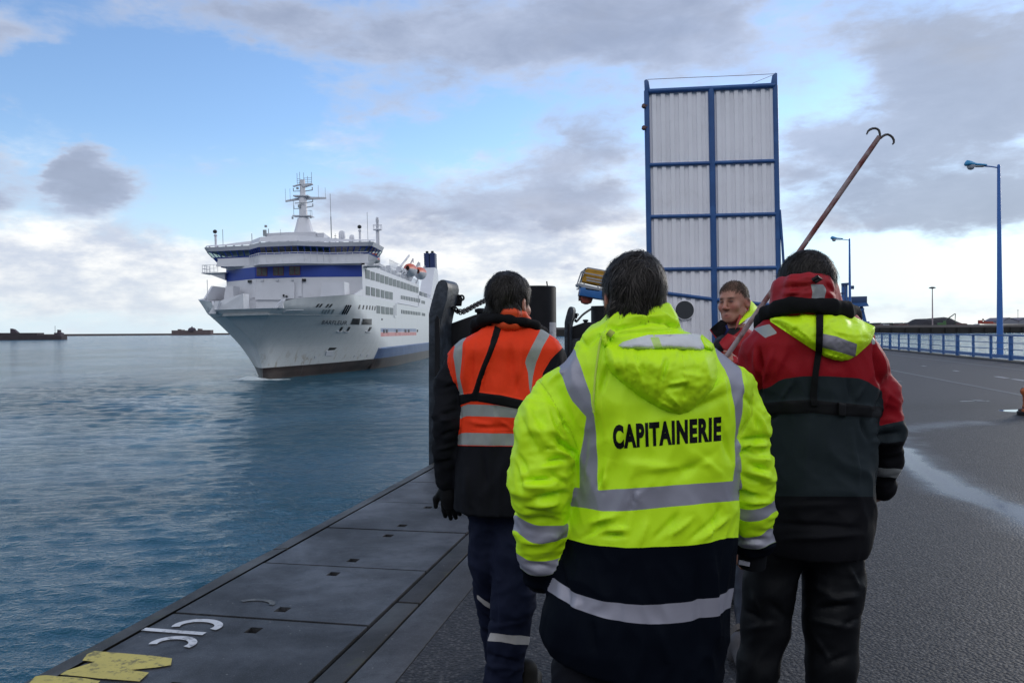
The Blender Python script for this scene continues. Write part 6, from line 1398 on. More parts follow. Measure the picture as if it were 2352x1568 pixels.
# ================================================================ man in yellow
FLUO = (.60, .95, .010)
TAPE = (.30, .295, .345)
NAVY = (.0030, .0045, .0085)
C3Y = lambda *pts: [(1297.8+x*.4395, 574.2+y*.4395) for x, y in pts]
C8Y = lambda *pts: [(1091+x*.415, 1091+y*.415) for x, y in pts]
def jacket(name, ps, levels, arms, h, lo, hi, seed, masks, fold, amp, mats, parent, extra=None, tilt=(0, 0), n=2.3, karm=.03, raise_=None, torso_sc=(7, 7, 4.5)):
    f = Field(lo, hi, h); f.stack(levels, n, .02, tilt)
    if extra: extra(f)
    g = Field(lo, hi, h)
    for a in arms: g.chain(a, .03)
    for a in arms:   # open cuff end
        p, r = a[-1]; q, _ = a[-2]; d = (p-q)/np.linalg.norm(p-q); X = g.x[:, None, None]-p[0]; Y = g.y[None, :, None]-p[1]; Z = g.z[None, None, :]-p[2]; hh = X*d[0]+Y*d[1]+Z*d[2]; near = (X*X+Y*Y+Z*Z) < (r*2.2)**2
        g.V = np.where(near, np.maximum(g.V, hh.astype(np.float32)), g.V)
    T = f.V.copy(); A = g.V; hh = np.clip(.5+.5*(f.V-A)/karm, 0, 1); f.V = f.V*(1-hh)+A*hh-karm*hh*(1-hh)
    P_, F_ = f.nets(); P_ = lap(P_, F_, 3, .5)
    W_ = T-A; gq = np.clip((P_-f.lo)/f.h, 0, np.array(T.shape)-1.001); i0 = np.floor(gq).astype(int); fr = gq-i0; sv = np.zeros(len(P_))
    for a_ in (0, 1):
        for b_ in (0, 1):
            for c_ in (0, 1): sv += W_[i0[:, 0]+a_, i0[:, 1]+b_, i0[:, 2]+c_]*(fr[:, 0] if a_ else 1-fr[:, 0])*(fr[:, 1] if b_ else 1-fr[:, 1])*(fr[:, 2] if c_ else 1-fr[:, 2])
    for _ in range(6):
        E_ = np.concatenate([F_[:, [0, 1]], F_[:, [1, 2]], F_[:, [2, 3]], F_[:, [3, 0]]]); n_ = len(P_); dg_ = np.bincount(E_.ravel(), minlength=n_); sv = .5*sv+.5*(np.bincount(E_[:, 0], sv[E_[:, 1]], n_)+np.bincount(E_[:, 1], sv[E_[:, 0]], n_))/np.maximum(dg_, 1)
    armf = np.clip(sv/.03+.5, 0, 1)
    N_ = vnorm(P_, F_); x, y = proj(P_); front = (N_[:, 1] < .15).astype(float)
    disp = cloth_disp(P_, N_, amp, torso_sc, seed)*(1-armf)+cloth_disp(P_, N_, amp*1.15, (8, 8, 13), seed+20)*armf
    Ma = masks(x, y, np.ones(len(x), bool)); Mt = masks(x, y, np.zeros(len(x), bool)); am = np.clip(sv/.004+.5, 0, 1); M_ = {k: Ma[k]*am+Mt[k]*(1-am) for k in Ma}
    damp = np.ones(len(x))
    disp = disp*damp+folds(x, y, front, fold)*1.8
    if raise_: disp = disp+raise_(M_)
    P_ = P_+N_*disp[:, None]
    o = mkmesh(name, P_, F_, mats, parent, M_); return o, bvh_of(P_, F_), P_, F_

def man_yellow():
    ps = Person(2.37, ''); S = ps.S
    c = ps.p(1456, 679, 0.0)+np.array([0, .01, 0]); R = rot(R_(8), R_(-4), R_(1)); sc = .97
    la = ps.arm([(1272, 902, 44, .02), (1248, 985, 62, -.02), (1240, 1105, 66, -.03), (1243, 1205, 58, .02), (1245, 1285, 52, .06), (1246, 1324, 49, .08)])
    ra = ps.arm([(1688, 880, 42, .04), (1710, 970, 52, .06), (1718, 1085, 56, .07), (1727, 1175, 50, .10), (1732, 1235, 43, .12), (1733, 1262, 41, .13)])
    sk = lambda ch, k: [(p, r*k) for p, r in ch]
    hipz = ps.p(1480, 1440)[2]; L1 = ps.p(1410, 1440, .02); L2 = ps.p(1550, 1440, .02)
    legL = [(ps.p(1390, 1420, .03), .085), (ps.p(1355, 1620, .02), .07), (np.array([ps.p(1350, 1620)[0], ps.Y+.02, .45]), .06), (np.array([ps.p(1350, 1620)[0], ps.Y-.05, .12]), .045)]
    legR = [(ps.p(1560, 1420, .06), .085), (ps.p(1560, 1620, .15), .07), (np.array([ps.p(1560, 1620)[0], ps.Y+.20, .48]), .06), (np.array([ps.p(1560, 1620)[0], ps.Y+.22, .12]), .045)]
    neck = c+R@np.array((0, -.01, -.19)); ch = [[(neck, .06), (ps.p(1470, 900, .03), .12), (ps.p(1480, 1150, .04), .13), (ps.p(1475, 1400, .05), .13)], sk(la[:-1], .55), sk(ra[:-1], .55), [(ps.p(1470, 880, .03), .08), (la[0][0], .045)], [(ps.p(1470, 880, .03), .08), (ra[0][0], .045)], sk(legL, .6), sk(legR, .6)]
    hl = ps.p(1252, 1322, .09); hr = ps.p(1722, 1275, .14)
    hl = ps.p(1262, 1312, .13); hr = ps.p(1728, 1262, .17); hands = [(hl, np.array([.15, .6, -.6]), np.array([.6, .5, .4]), .85, .5), (hr, np.array([-.05, .75, -.5]), np.array([-.5, .4, .5]), .85, .5)]
    lo = np.array([-.05+ps.p(1165, 900)[0], ps.Y-.42, -.02]); hi = np.array([ps.p(1785, 900)[0]+.05, ps.Y+.52, 1.86])
    b = body_mesh('person', 1.8, dict(head=(c, R, sc), lo=lo, hi=hi, chains=ch, hands=hands))
    tag(b, 'man in a bright yellow coat printed CAPITAINERIE, walking away nearest the camera', 'person', 'men walking along the quay')
    # jacket
    lv = [ps.level(y, xl, xr, d, dc) for y, xl, xr, d, dc in [(698, 1432, 1536, .075, .0), (705, 1418, 1541, .085, .0), (716, 1402, 1548, .092, .0), (735, 1384, 1557, .10, 0), (752, 1364, 1561, .105, .0), (760, 1354, 1566, .11, .0), (775, 1338, 1600, .12, 0), (790, 1328, 1622, .13, 0), (812, 1312, 1650, .138, 0), (832, 1295, 1676, .142, 0), (855, 1272, 1705, .146, .01), (880, 1262, 1722, .15, .01), (920, 1268, 1722, .155, .01),
        (985, 1300, 1702, .162, .015), (1080, 1314, 1692, .168, .02), (1180, 1310, 1690, .172, .02), (1250, 1300, 1685, .178, .02), (1340, 1266, 1680, .19, .02), (1400, 1246, 1674, .20, .02), (1450, 1240, 1668, .205, .02), (1500, 1262, 1655, .205, .02)]]
    tapeT = [(1270, 818), (1283, 836), (1292, 866), (1303, 895), (1316, 921), (1347, 957), (1341, 1000), (1333, 1060), (1328, 1126), (1373, 1132), (1371, 1080), (1368, 1010), (1366, 955), (1359.5, 930), (1357, 906), (1342, 866), (1326, 817), (1318, 785), (1262, 790)]
    tape2 = [(1630, 785), (1643, 809), (1667, 847), (1680, 891), (1687, 948), (1690, 985), (1689, 1040), (1682, 1112), (1700, 1112), (1701, 1030), (1698, 985), (1706.5, 948), (1711, 899), (1702, 855), (1680, 820), (1655, 785)]
    belt = [(1200, 1108), (1313, 1119), (1372, 1126), (1474, 1119), (1580, 1112), (1680, 1104), (1790, 1098), (1790, 1143), (1685, 1149), (1570, 1160), (1447, 1172), (1386, 1173), (1307, 1161), (1200, 1150)]
    hem_u = [(1240, 1305), (1269.5, 1323), (1298.5, 1348), (1356.6, 1373), (1443.8, 1386.5), (1547.5, 1385), (1622, 1375), (1678, 1352.5), (1700, 1340)]; hem_l = [(1240, 1342), (1267, 1361), (1323, 1396), (1381.5, 1417), (1443.8, 1428), (1526.8, 1432), (1589, 1426), (1651, 1408.5), (1676, 1396), (1700, 1385)]
    navy_l = C8Y((420, 318), (500, 345), (600, 375), (800, 398), (1000, 395), (1200, 385), (1430, 345), (1500, 335))
    la1u = C8Y((180, 195), (218, 222), (300, 270), (390, 288), (480, 275), (520, 262)); la1l = C8Y((180, 285), (230, 310), (300, 360), (380, 372), (480, 350), (520, 338)); la2u = C8Y((200, 400), (243, 430), (300, 465), (380, 475), (470, 455), (510, 430)); la2l = C8Y((200, 492), (250, 520), (300, 546), (350, 553), (430, 540), (500, 500))
    ra1u = C8Y((1400, 160), (1440, 170), (1490, 185), (1580, 178), (1660, 135), (1700, 120)); ra1l = C8Y((1400, 212), (1440, 225), (1500, 250), (1600, 235), (1660, 200), (1700, 185)); ra2u = C8Y((1400, 300), (1440, 315), (1490, 338), (1570, 335), (1645, 300), (1700, 280)); ra2l = C8Y((1400, 365), (1440, 378), (1500, 403), (1560, 405), (1630, 380), (1700, 350))
    def masks(x, y, arm):
        t = np.maximum.reduce([sdpoly(x, y, tapeT), sdpoly(x, y, tape2), sdpoly(x, y, belt), np.minimum(yline(x, y, hem_u), -yline(x, y, hem_l))])
        left = x < 1480; al = np.maximum(np.minimum(yline(x, y, la1u), -yline(x, y, la1l)), np.minimum(yline(x, y, la2u), -yline(x, y, la2l))); ar = np.maximum(np.minimum(yline(x, y, ra1u), -yline(x, y, ra1l)), np.minimum(yline(x, y, ra2u), -yline(x, y, ra2l)))
        sh = np.maximum(sdpoly(x, y, tapeT), sdpoly(x, y, tape2)); sh = np.where(y < 1000, sh, -20)
        tape = np.where(arm, np.maximum(np.where(left, al, ar), sh), t); nv = np.where(arm, np.where(left, yline(x, y, la2l), yline(x, y, ra2l)), yline(x, y, navy_l)); nv = np.where((y < 1150), -20, nv)
        sea = -np.full(len(x), 20.0)
        for a_, b_ in [((1238, 873), (1262, 905)), ((1262, 905), (1285, 945)), ((1285, 945), (1309, 984)), ((1309, 984), (1329, 1031)), ((1733, 904), (1729, 952)), ((1729, 952), (1712, 985)), ((1712, 985), (1694, 1018))]: sea = np.maximum(sea, 1.7-segd(x, y, a_, b_)[0])
        for off in (3.2,): sea = np.maximum(sea, .5-np.abs(yline(x, y, navy_l)+7))
        sea = np.where((N_front(x, y)), sea, -20)
        return dict(tape=np.clip(tape*.6, -5, 5), navy=np.clip(nv*.6, -5, 5), seam=np.clip(sea, -5, 5))
    N_front = lambda x, y: np.ones(len(x), bool)
    fl = [(1204, 1102, 1269, 1098, 13, -.012), (1200, 1112, 1262, 1112, 14, .010), (1228, 1143, 1303, 1132, 13, -.014), (1222, 1156, 1290, 1150, 15, .010), (1256, 1058, 1298, 1049, 9, -.011), (1240, 1075, 1290, 1066, 12, .008), (1215, 1188, 1285, 1192, 10, -.006), (1273, 997, 1322, 1041, 11, -.013), (1262, 1012, 1312, 1060, 13, .009), (1255, 930, 1275, 1000, 14, .008), (1285, 940, 1312, 1000, 9, -.008), (1225, 900, 1215, 1010, 22, .007), (1265, 1085, 1305, 1110, 9, -.008), (1195, 1040, 1215, 1090, 12, -.006),
          (1238, 873, 1285, 945, 5, -.004), (1285, 945, 1329, 1031, 5, -.004), (1733, 904, 1729, 952, 5, -.004), (1729, 952, 1694, 1018, 5, -.005),
          (1706, 1008, 1768, 1004, 10, -.011), (1708, 1020, 1765, 1020, 12, .009), (1697, 1045, 1735, 1010, 8, -.008), (1700, 1128, 1741, 1136, 8, -.010), (1704, 1146, 1765, 1150, 9, .008), (1720, 1040, 1770, 1060, 13, .007), (1700, 1085, 1750, 1110, 10, -.007), (1735, 940, 1760, 985, 10, .006), (1712, 905, 1735, 935, 12, -.005),
          (1361, 1211, 1398, 1193, 8, -.010), (1350, 1200, 1420, 1180, 14, .006), (1381, 1228, 1437, 1227, 8, -.009), (1395, 1215, 1440, 1212, 10, .007), (1531, 1232, 1589, 1186, 9, .006), (1500, 1236, 1555, 1180, 10, -.005), (1610, 1236, 1672, 1186, 10, .007), (1580, 1240, 1640, 1190, 9, -.005), (1450, 1180, 1440, 1240, 9, .004), (1460, 1120, 1450, 1172, 4, -.006), (1455, 1150, 1470, 1125, 5, .004),
          (1400, 1050, 1385, 1120, 12, .005), (1430, 1060, 1560, 1075, 26, .005), (1470, 1090, 1640, 1070, 20, -.004), (1600, 1040, 1660, 1090, 18, .004), (1376, 850, 1372, 960, 10, .006), (1350, 1000, 1340, 1110, 8, -.004), (1660, 860, 1672, 960, 14, .005), (1650, 960, 1680, 1060, 12, -.005),
          (1395, 753, 1470, 744, 6, -.009), (1470, 744, 1499, 737, 6, -.009), (1499, 737, 1529, 741, 6, -.008), (1529, 741, 1563, 753, 6, -.010), (1400, 764, 1563, 758, 5, -.006), (1440, 728, 1530, 722, 9, .006), (1340, 800, 1395, 742, 10, -.008), (1325, 800, 1372, 745, 12, .009), (1380, 770, 1420, 722, 9, .006), (1500, 768, 1600, 778, 8, .005), (1520, 715, 1555, 740, 7, .005),
          (1290, 1290, 1310, 1400, 14, -.006), (1330, 1300, 1320, 1480, 20, .005), (1600, 1270, 1620, 1480, 24, -.005), (1640, 1280, 1650, 1480, 16, .006), (1430, 1290, 1420, 1500, 26, -.004), (1520, 1440, 1540, 1530, 22, .007), (1360, 1420, 1370, 1500, 16, -.006), (1210, 1290, 1280, 1300, 8, -.004), (1700, 1240, 1760, 1235, 6, -.005), (1700, 1246, 1755, 1248, 5, .003)]
    fl += [(1200, 960, 1240, 1040, 12, -.007), (1215, 940, 1262, 1030, 15, .007), (1186, 1060, 1200, 1130, 9, -.007), (1275, 960, 1300, 1010, 7, -.008), (1295, 1030, 1318, 1080, 8, .007), (1250, 1030, 1300, 1022, 7, -.007), (1205, 1165, 1260, 1172, 7, -.006), (1740, 930, 1745, 1000, 9, -.006), (1725, 1065, 1772, 1080, 8, -.009), (1715, 1078, 1768, 1095, 9, .007), (1705, 1030, 1745, 1050, 7, -.007), (1398, 840, 1385, 900, 9, -.006), (1382, 900, 1390, 1010, 10, .005), (1385, 1080, 1376, 1122, 6, -.007), (1395, 1090, 1390, 1122, 7, .006), (1440, 960, 1410, 1060, 30, .006), (1590, 940, 1670, 900, 16, -.006), (1600, 920, 1665, 870, 14, .006), (1640, 1040, 1560, 1100, 18, -.005), (1420, 1195, 1330, 1240, 9, -.006), (1490, 1195, 1470, 1250, 12, .005), (1560, 1175, 1530, 1250, 10, -.005), (1655, 1165, 1640, 1225, 9, -.006), (1330, 760, 1350, 800, 8, -.006), (1440, 712, 1420, 745, 8, -.005), (1480, 705, 1490, 735, 7, -.005), (1300, 850, 1260, 880, 10, .006)]
    ymat = cloth_mat('fluorescent_coat', FLUO, [('seam', (.50, .76, .01), .6, 0), ('navy', NAVY, .62, 0), ('tape', TAPE, .42, .25)], .52, 700, .10, 0, .32, .025)
    jk, bv, JP, JF = jacket('coat', ps, lv, [la, ra], .0062, np.array([lo[0]-.03, ps.Y-.32, ps.p(1480, 1600)[2]]), np.array([hi[0]+.03, ps.Y+.36, ps.p(1480, 690)[2]]), 11, masks, fl, .0066, ymat, b, None, tilt=(-.15, .10), n=2.35)
    # hood lying on the back
    hood = C3Y((212, 500), (225, 478), (262, 488), (300, 500), (350, 497), (400, 508), (450, 503), (495, 510), (540, 496), (590, 500), (620, 518), (660, 508), (700, 516), (735, 512), (768, 528), (785, 560), (797, 620), (795, 675), (775, 720), (735, 762), (690, 812), (650, 842), (602, 858), (560, 850), (500, 828), (440, 795), (390, 762), (330, 715), (282, 680), (240, 640), (215, 595), (207, 545))
    hf = [C3Y(a, b_)+[w, d] for a, b_, w, d in [((520, 500), (480, 760), 14, .012), ((545, 560), (500, 700), 9, -.012), ((345, 515), (420, 740), 16, .010), ((300, 520), (330, 660), 11, -.008), ((530, 720), (640, 695), 9, -.012), ((640, 700), (620, 790), 8, -.010), ((550, 700), (645, 680), 11, .012), ((545, 745), (600, 820), 12, .010), ((600, 640), (720, 660), 12, .008), ((680, 520), (700, 720), 12, -.007), ((735, 540), (770, 690), 11, .009), ((250, 540), (270, 640), 10, .008), ((430, 560), (400, 690), 12, -.007), ((610, 530), (640, 690), 8, .006), ((470, 770), (580, 840), 10, .008), ((690, 760), (740, 700), 9, -.006), ((380, 520), (385, 600), 6, -.008), ((262, 490), (275, 560), 5, -.008), ((455, 505), (450, 560), 5, -.007), ((655, 510), (665, 570), 5, -.008), ((575, 500), (585, 560), 6, .007)]]
    hf = [(a[0], a[1], b_[0], b_[1], w, d) for a, b_, w, d in hf]
    bot = C3Y((602, 858))[0]
    def hood_t(x, y):
        e = sdpoly(x, y, hood); yy = np.clip((y-790)/(950-790), 0, 1); base = .022+.034*np.sin(np.pi*np.clip(yy*.85+.12, 0, 1))
        t = base*(1-np.exp(-np.maximum(e, 0)/11.0))+.004; ruff = np.exp(-((y-797)/9.0)**2)*.006*np.sin(x*.42+np.sin(x*.11)*2)
        Pn = np.stack([x*.030, y*.030, x*0+3.3], 1); return t+folds(x, y, np.clip(e/8, 0, 1), hf)+ruff*np.clip(e/4, 0, 1)+.004*pnoise(Pn, 5)+.0025*pnoise(Pn*2.7, 6)
    fl_mat = cloth_mat('fluorescent_hood', FLUO, [('seam', (.55, .72, .01), .6, 0)], .52, 700, .10, 0, .32, .025)
    seamh = lambda x, y: np.clip(np.maximum(.6-segd(x, y, C3Y((612, 530))[0], C3Y((628, 700))[0])[0], .6-segd(x, y, C3Y((628, 700))[0], C3Y((606, 850))[0])[0]), -5, 5)
    hd = patch('hood', fill2d(hood, 4.0), bv, hood_t, fl_mat, jk, .02, ps.Y, attrs={'seam': seamh}, relax=12)
    lining = C3Y((275, 500), (300, 480), (360, 462), (432, 443), (450, 455), (560, 452), (640, 440), (685, 436), (712, 445), (738, 490), (730, 520), (700, 530), (560, 520), (420, 525), (300, 520))
    def lin_t(x, y): e = sdpoly(x, y, lining); return (.018+.018*np.clip((y-765)/30, 0, 1))*(1-np.exp(-np.maximum(e, 0)/5))+.004+.004*np.sin(x*.07)
    patch('hood_lining', fill2d(lining, 4.0), bv, lin_t, cloth_mat('white_lining', (.62, .62, .62), [('green', (.50, .66, .20), .6, 0)], .7), jk, .01, ps.Y, attrs={'green': lambda x, y: sdpoly(x, y, C3Y((445, 455), (490, 455), (512, 520), (470, 520)))}, relax=6)
    lump = C3Y((700, 455), (715, 440), (733, 462), (745, 478), (775, 490), (782, 512), (770, 526), (735, 522), (715, 500))
    patch('hood_corner', fill2d(lump, 3.0), bv, lambda x, y: .035*(1-np.exp(-np.maximum(sdpoly(x, y, lump), 0)/5))+.006, fl_mat, jk, .01, ps.Y, attrs={'seam': lambda x, y: x*0-5}, relax=6)
    knot = C3Y((178, 432), (196, 425), (222, 412), (255, 428), (257, 455), (235, 462), (228, 500), (205, 508), (190, 470))
    patch('cord_bunch', fill2d(knot, 3.0), bv, lambda x, y: .026*(1-np.exp(-np.maximum(sdpoly(x, y, knot), 0)/4))+.004+.004*np.sin(x*.9), fl_mat, jk, .01, ps.Y, attrs={'seam': lambda x, y: x*0-5}, relax=4)
    cord = C3Y((232, 425), (210, 428), (192, 450), (180, 500), (168, 580), (158, 660), (152, 740), (147, 800), (150, 848)); pts = []
    for x, y in cord:
        h_ = bv.ray_cast(Vector((0, 0, HC)), Vector(ray(x, y)).normalized()); pts.append(P(x, y, (h_[0].y if h_[0] else ps.Y-.15)-.012))
    tubes('draw_cord', pts, .0032, cloth_mat('cord_yellow', (.50, .66, .08)), jk)
    mb = MB(); mb.tube([tuple(P(*C3Y((225, 425))[0], pts[0][1]-.02)), tuple(P(*C3Y((250, 445))[0], pts[0][1]-.022))], [.009, .011], 10); mb.build('cord_stop', cloth_mat('cord_stop_yellow', (.42, .50, .08)), jk, smooth=True)
    # printed word
    bm = text_mesh('CAPITAINERIE', .054, space=1.15); xs = [v.co.x for v in bm.verts]; ys = [v.co.y for v in bm.verts]; x0, x1, y0, y1 = min(xs), max(xs), min(ys), max(ys); q = [(1406, 976), (1657, 956), (1656.5, 1012.5), (1409, 1032)]
    for v in bm.verts:
        u, w = (v.co.x-x0)/(x1-x0), (v.co.y-y0)/(y1-y0); a, b_ = quadmap(u, w, q); v.co = (a, b_+2.5*math.sin(math.pi*u)*0, 0)
    cut2d(bm, 7.0); patch('printed_word', bm, bv, .0012, cloth_mat('black_print', (.008, .008, .010), (), .45), jk, .0015, ps.Y, smooth=False)
    hair('hair', c, R, sc, b, 3, n=18000, L=.032, thick=.012, slope=.80, off=-.018, grey=.10, mess=.80, nape=-.056)
    # trousers
    f = Field(np.array([lo[0], ps.Y-.35, .05]), np.array([hi[0], ps.Y+.5, ps.p(1480, 1330)[2]]), .009)
    f.chain([(ps.p(1395, 1380, .03), .115), (ps.p(1350, 1560, .0), .100), (np.array([ps.p(1340, 1600)[0], ps.Y+.0, .42]), .080), (np.array([ps.p(1345, 1600)[0], ps.Y-.06, .10]), .075)], .03)
    f.chain([(ps.p(1560, 1380, .05), .115), (ps.p(1555, 1580, .10), .092), (np.array([ps.p(1560, 1600)[0], ps.Y+.20, .48]), .080), (np.array([ps.p(1560, 1600)[0], ps.Y+.24, .10]), .075)], .03)
    TP, TF = f.nets(); TP = lap(TP, TF, 2); TN = vnorm(TP, TF); TP += TN*cloth_disp(TP, TN, .006, (7, 7, 9), 31)[:, None]; mkmesh('trousers', TP, TF, cloth_mat('dark_trousers', (.005, .0055, .009), (), .7), b)
    SH = cloth_mat('black_leather', (.012, .012, .012), (), .4)
    shoe('shoe', (ps.p(1345, 1600)[0], ps.Y-.08, .012), (-.05, 1, 0), SH, b); shoe('shoe', (ps.p(1560, 1600)[0], ps.Y+.20, .012), (.05, 1, 0), SH, b)
    # dark inner cuffs
    for (a, q_) in (((1247, 1312, .072), (1249, 1340, .085)), ((1731, 1245, .125), (1727, 1298, .14))):
        tubes('inner_cuff', [ps.p(*a), ps.p(*q_)], [ps.r(42), ps.r(38)] if a[0] < 1500 else [ps.r(36), ps.r(33)], cloth_mat('cuff_black', (.007, .008, .010), (), .8), jk, 18)
    mb = MB(); a = ps.p(1697, 1290, .10); b2 = ps.p(1722, 1295, .095); mb.beam(a, b2, .008, .012); mb.build('cuff_tape', cloth_mat('tape_plain', TAPE), jk)
    return b
man_yellow()

# ================================================================ man in orange
C2O = lambda *pts: [(941.7+x*.3369, 562.7+y*.3369) for x, y in pts]
C5O = lambda *pts: [(976+x*.3408, 1033.6+y*.3408) for x, y in pts]
def man_orange():
    ps = Person(3.39, ''); c = ps.p(1169, 693, 0.0); R = rot(R_(-34), R_(-3), R_(2)); sc = .98
    la = ps.arm([(1050, 822, 22, .03), (1032, 880, 31, .03), (1026, 965, 32, .0), (1022, 1040, 27, .04), (1024, 1095, 22, .07), (1027, 1118, 20, .08)])
    ra = ps.arm([(1276, 822, 22, .03), (1290, 890, 30, .05), (1296, 970, 31, .05), (1300, 1040, 26, .12), (1300, 1100, 22, .18), (1300, 1118, 20, .19)])
    sk = lambda ch, k: [(p, r*k) for p, r in ch]; neck = c+R@np.array((0, -.01, -.19))
    fL = ps.p(1135, 1640, .18); fR = ps.p(1160, 1650, -.02)
    legL = [(ps.p(1128, 1165, .03), ps.r(52)), (ps.p(1122, 1290, .05), ps.r(44)), (ps.p(1122, 1370, .10), ps.r(33)), (ps.p(1134, 1450, .16), ps.r(28)), (np.array([ps.p(1140, 1500)[0], ps.Y+.22, .09]), ps.r(27))]
    legR = [(ps.p(1188, 1165, .02), ps.r(60)), (ps.p(1186, 1270, -.02), ps.r(54)), (ps.p(1178, 1380, -.05), ps.r(49)), (ps.p(1166, 1470, -.04), ps.r(44)), (ps.p(1155, 1560, -.02), ps.r(41)), (np.array([ps.p(1160, 1600)[0], ps.Y-.02, .06]), ps.r(38))]
    hl = ps.p(1029, 1110, .08); hr = ps.p(1300, 1110, .19)
    lo = np.array([ps.p(985, 900)[0]-.05, ps.Y-.35, -.02]); hi = np.array([ps.p(1335, 900)[0]+.05, ps.Y+.5, 1.86])
    b = body_mesh('person', 1.8, dict(head=(c, R, sc), lo=lo, hi=hi, h=.0068, chains=[[(neck, .052), (ps.p(1168, 800, .06), .07), (ps.p(1168, 880, .05), .09), (ps.p(1168, 1030, .04), .12), (ps.p(1165, 1150, .05), .12)], sk(la, .5), sk(ra, .5), [(ps.p(1168, 850, .06), .06), (la[0][0], .03)], [(ps.p(1168, 850, .06), .06), (ra[0][0], .03)], sk(legL, .6), sk(legR, .6)],
        hands=[(hr, np.array([0, .2, -1.0]), np.array([-.3, 1.0, 0]), .9)]))
    tag(b, 'dark haired man in an orange safety vest with black straps, walking beside the water', 'person', 'men walking along the quay')
    lv = [ps.level(y, xl, xr, d, dc) for y, xl, xr, d, dc in [(742, 1120, 1218, .07, 0), (755, 1102, 1240, .09, 0), (768, 1082, 1258, .10, 0), (782, 1060, 1278, .115, 0), (800, 1040, 1292, .125, 0), (830, 1034, 1297, .132, .01), (870, 1042, 1292, .138, .01), (905, 1058, 1284, .142, .01), (960, 1060, 1278, .148, .015), (1025, 1052, 1280, .155, .02), (1100, 1044, 1284, .165, .02), (1168, 1040, 1286, .17, .02)]]
    vest = C2O((430, 560), (370, 628), (300, 680), (262, 728), (250, 790), (270, 870), (300, 930), (345, 1000), (350, 1110), (335, 1250), (326, 1366), (700, 1372), (900, 1366), (880, 1200), (880, 1000), (905, 870), (960, 780), (1048, 688), (1000, 650), (940, 600), (900, 540))
    t1 = C2O((310, 600), (310, 680), (302, 760), (322, 890), (345, 1020), (372, 1020), (345, 900), (355, 770), (362, 690), (388, 622), (380, 560)); t2 = C2O((960, 560), (945, 625), (900, 700), (860, 800), (838, 900), (820, 1030), (815, 1030), (805, 870), (785, 800), (795, 765), (830, 690), (880, 595), (890, 540))
    b1 = C2O((250, 1125), (345, 1108), (390, 1085), (590, 1090), (750, 1118), (1050, 1140), (1050, 1210), (740, 1178), (590, 1170), (385, 1165), (345, 1187), (250, 1195)); b2 = C2O((250, 1305), (330, 1290), (380, 1278), (715, 1285), (1050, 1285), (1050, 1372), (700, 1368), (326, 1362), (250, 1362))
    stp = C2O((585, 500), (585, 530), (545, 690), (480, 850), (430, 1000), (416, 1065), (452, 1065), (470, 1010), (490, 920), (540, 800), (595, 660), (632, 535), (632, 500)); stb = C2O((250, 1045), (350, 1015), (480, 1005), (620, 1022), (765, 1055), (1050, 1090), (1050, 1160), (750, 1120), (560, 1082), (430, 1060), (355, 1090), (250, 1110))
    def masks(x, y, arm):
        v = sdpoly(x, y, vest); v = np.where(arm & (y > 815), np.minimum(v, -1), v); t = np.maximum.reduce([sdpoly(x, y, t1), sdpoly(x, y, t2), sdpoly(x, y, b1), sdpoly(x, y, b2)]); t = np.minimum(t, v+.3); s_ = np.maximum(sdpoly(x, y, stp), sdpoly(x, y, stb)); s_ = np.where(arm, -20, s_)
        rib = np.minimum(.9-np.abs(yline(x, y, C2O((300, 1290-18), (380, 1264), (715, 1268), (1050, 1270)))), v); rib = np.maximum(rib, .8-np.abs(v-4.5))
        return dict(vest=np.clip(v*.9, -5, 5), tape=np.clip(t*.9, -5, 5), strap=np.clip(s_*.9, -5, 5), rib=np.clip(np.where(arm, -5, rib), -5, 5), hem=np.clip(2.5-np.abs(y-1160-(x-1040)*.03), -5, 5))
    fl = [(1075, 790, 1070, 880, 9, .006), (1090, 800, 1082, 890, 6, -.006), (1175, 780, 1178, 900, 14, -.007), (1200, 790, 1196, 870, 8, .006), (1190, 860, 1188, 905, 6, -.007), (1138, 770, 1120, 850, 10, .005), (1115, 850, 1108, 900, 7, -.006), (1140, 930, 1143, 957, 3, -.007), (1075, 965, 1130, 975, 8, .005), (1090, 980, 1180, 978, 7, -.005), (1150, 965, 1180, 985, 6, .005), (1075, 1080, 1080, 1160, 12, .007), (1110, 1040, 1120, 1120, 10, -.006), (1150, 1060, 1150, 1150, 12, .006),
          (1010, 950, 1050, 940, 7, -.008), (1008, 965, 1045, 960, 8, .007), (1012, 1000, 1048, 985, 7, -.007), (1005, 1030, 1045, 1020, 7, .006), (1020, 890, 1050, 880, 7, -.005), (1008, 1060, 1040, 1055, 6, -.006)]
    m_ = cloth_mat('black_work_jacket', (.0085, .009, .012), [('vest', (.84, .052, .014), .6, 0), ('rib', (.55, .034, .010), .6, 0), ('tape', (.30, .315, .30), .45, .2), ('strap', (.006, .006, .007), .55, 0)], .75, 600, .12)
    jk, bv, JP, JF = jacket('jacket', ps, lv, [la, ra], .0072, np.array([lo[0], ps.Y-.3, ps.p(1165, 1180)[2]]), np.array([hi[0], ps.Y+.36, ps.p(1165, 735)[2]]), 41, masks, fl, .0055, m_, b, karm=.022, raise_=lambda M: .005*np.clip(M['strap']+.5, 0, 1)+.002*np.clip(M['vest']+.3, 0, 1), torso_sc=(9, 9, 3.5))
    # orange inner collar and black life vest yoke
    f = Field(ps.p(1165, 720)-.22, ps.p(1165, 720)+.22, .006); oc = [(ps.p(1132, 728, .02), .017), (ps.p(1142, 722, -.05), .018), (ps.p(1162, 718, -.085), .018), (ps.p(1182, 719, -.085), .018), (ps.p(1200, 725, -.05), .018), (ps.p(1212, 735, .01), .017)]; f.chain(oc, .02)
    for (p, r), (q, t) in zip(oc, oc[1:]): f.cap(p+np.array([0, 0, -.045]), q+np.array([0, 0, -.045]), .022, .022, .02)
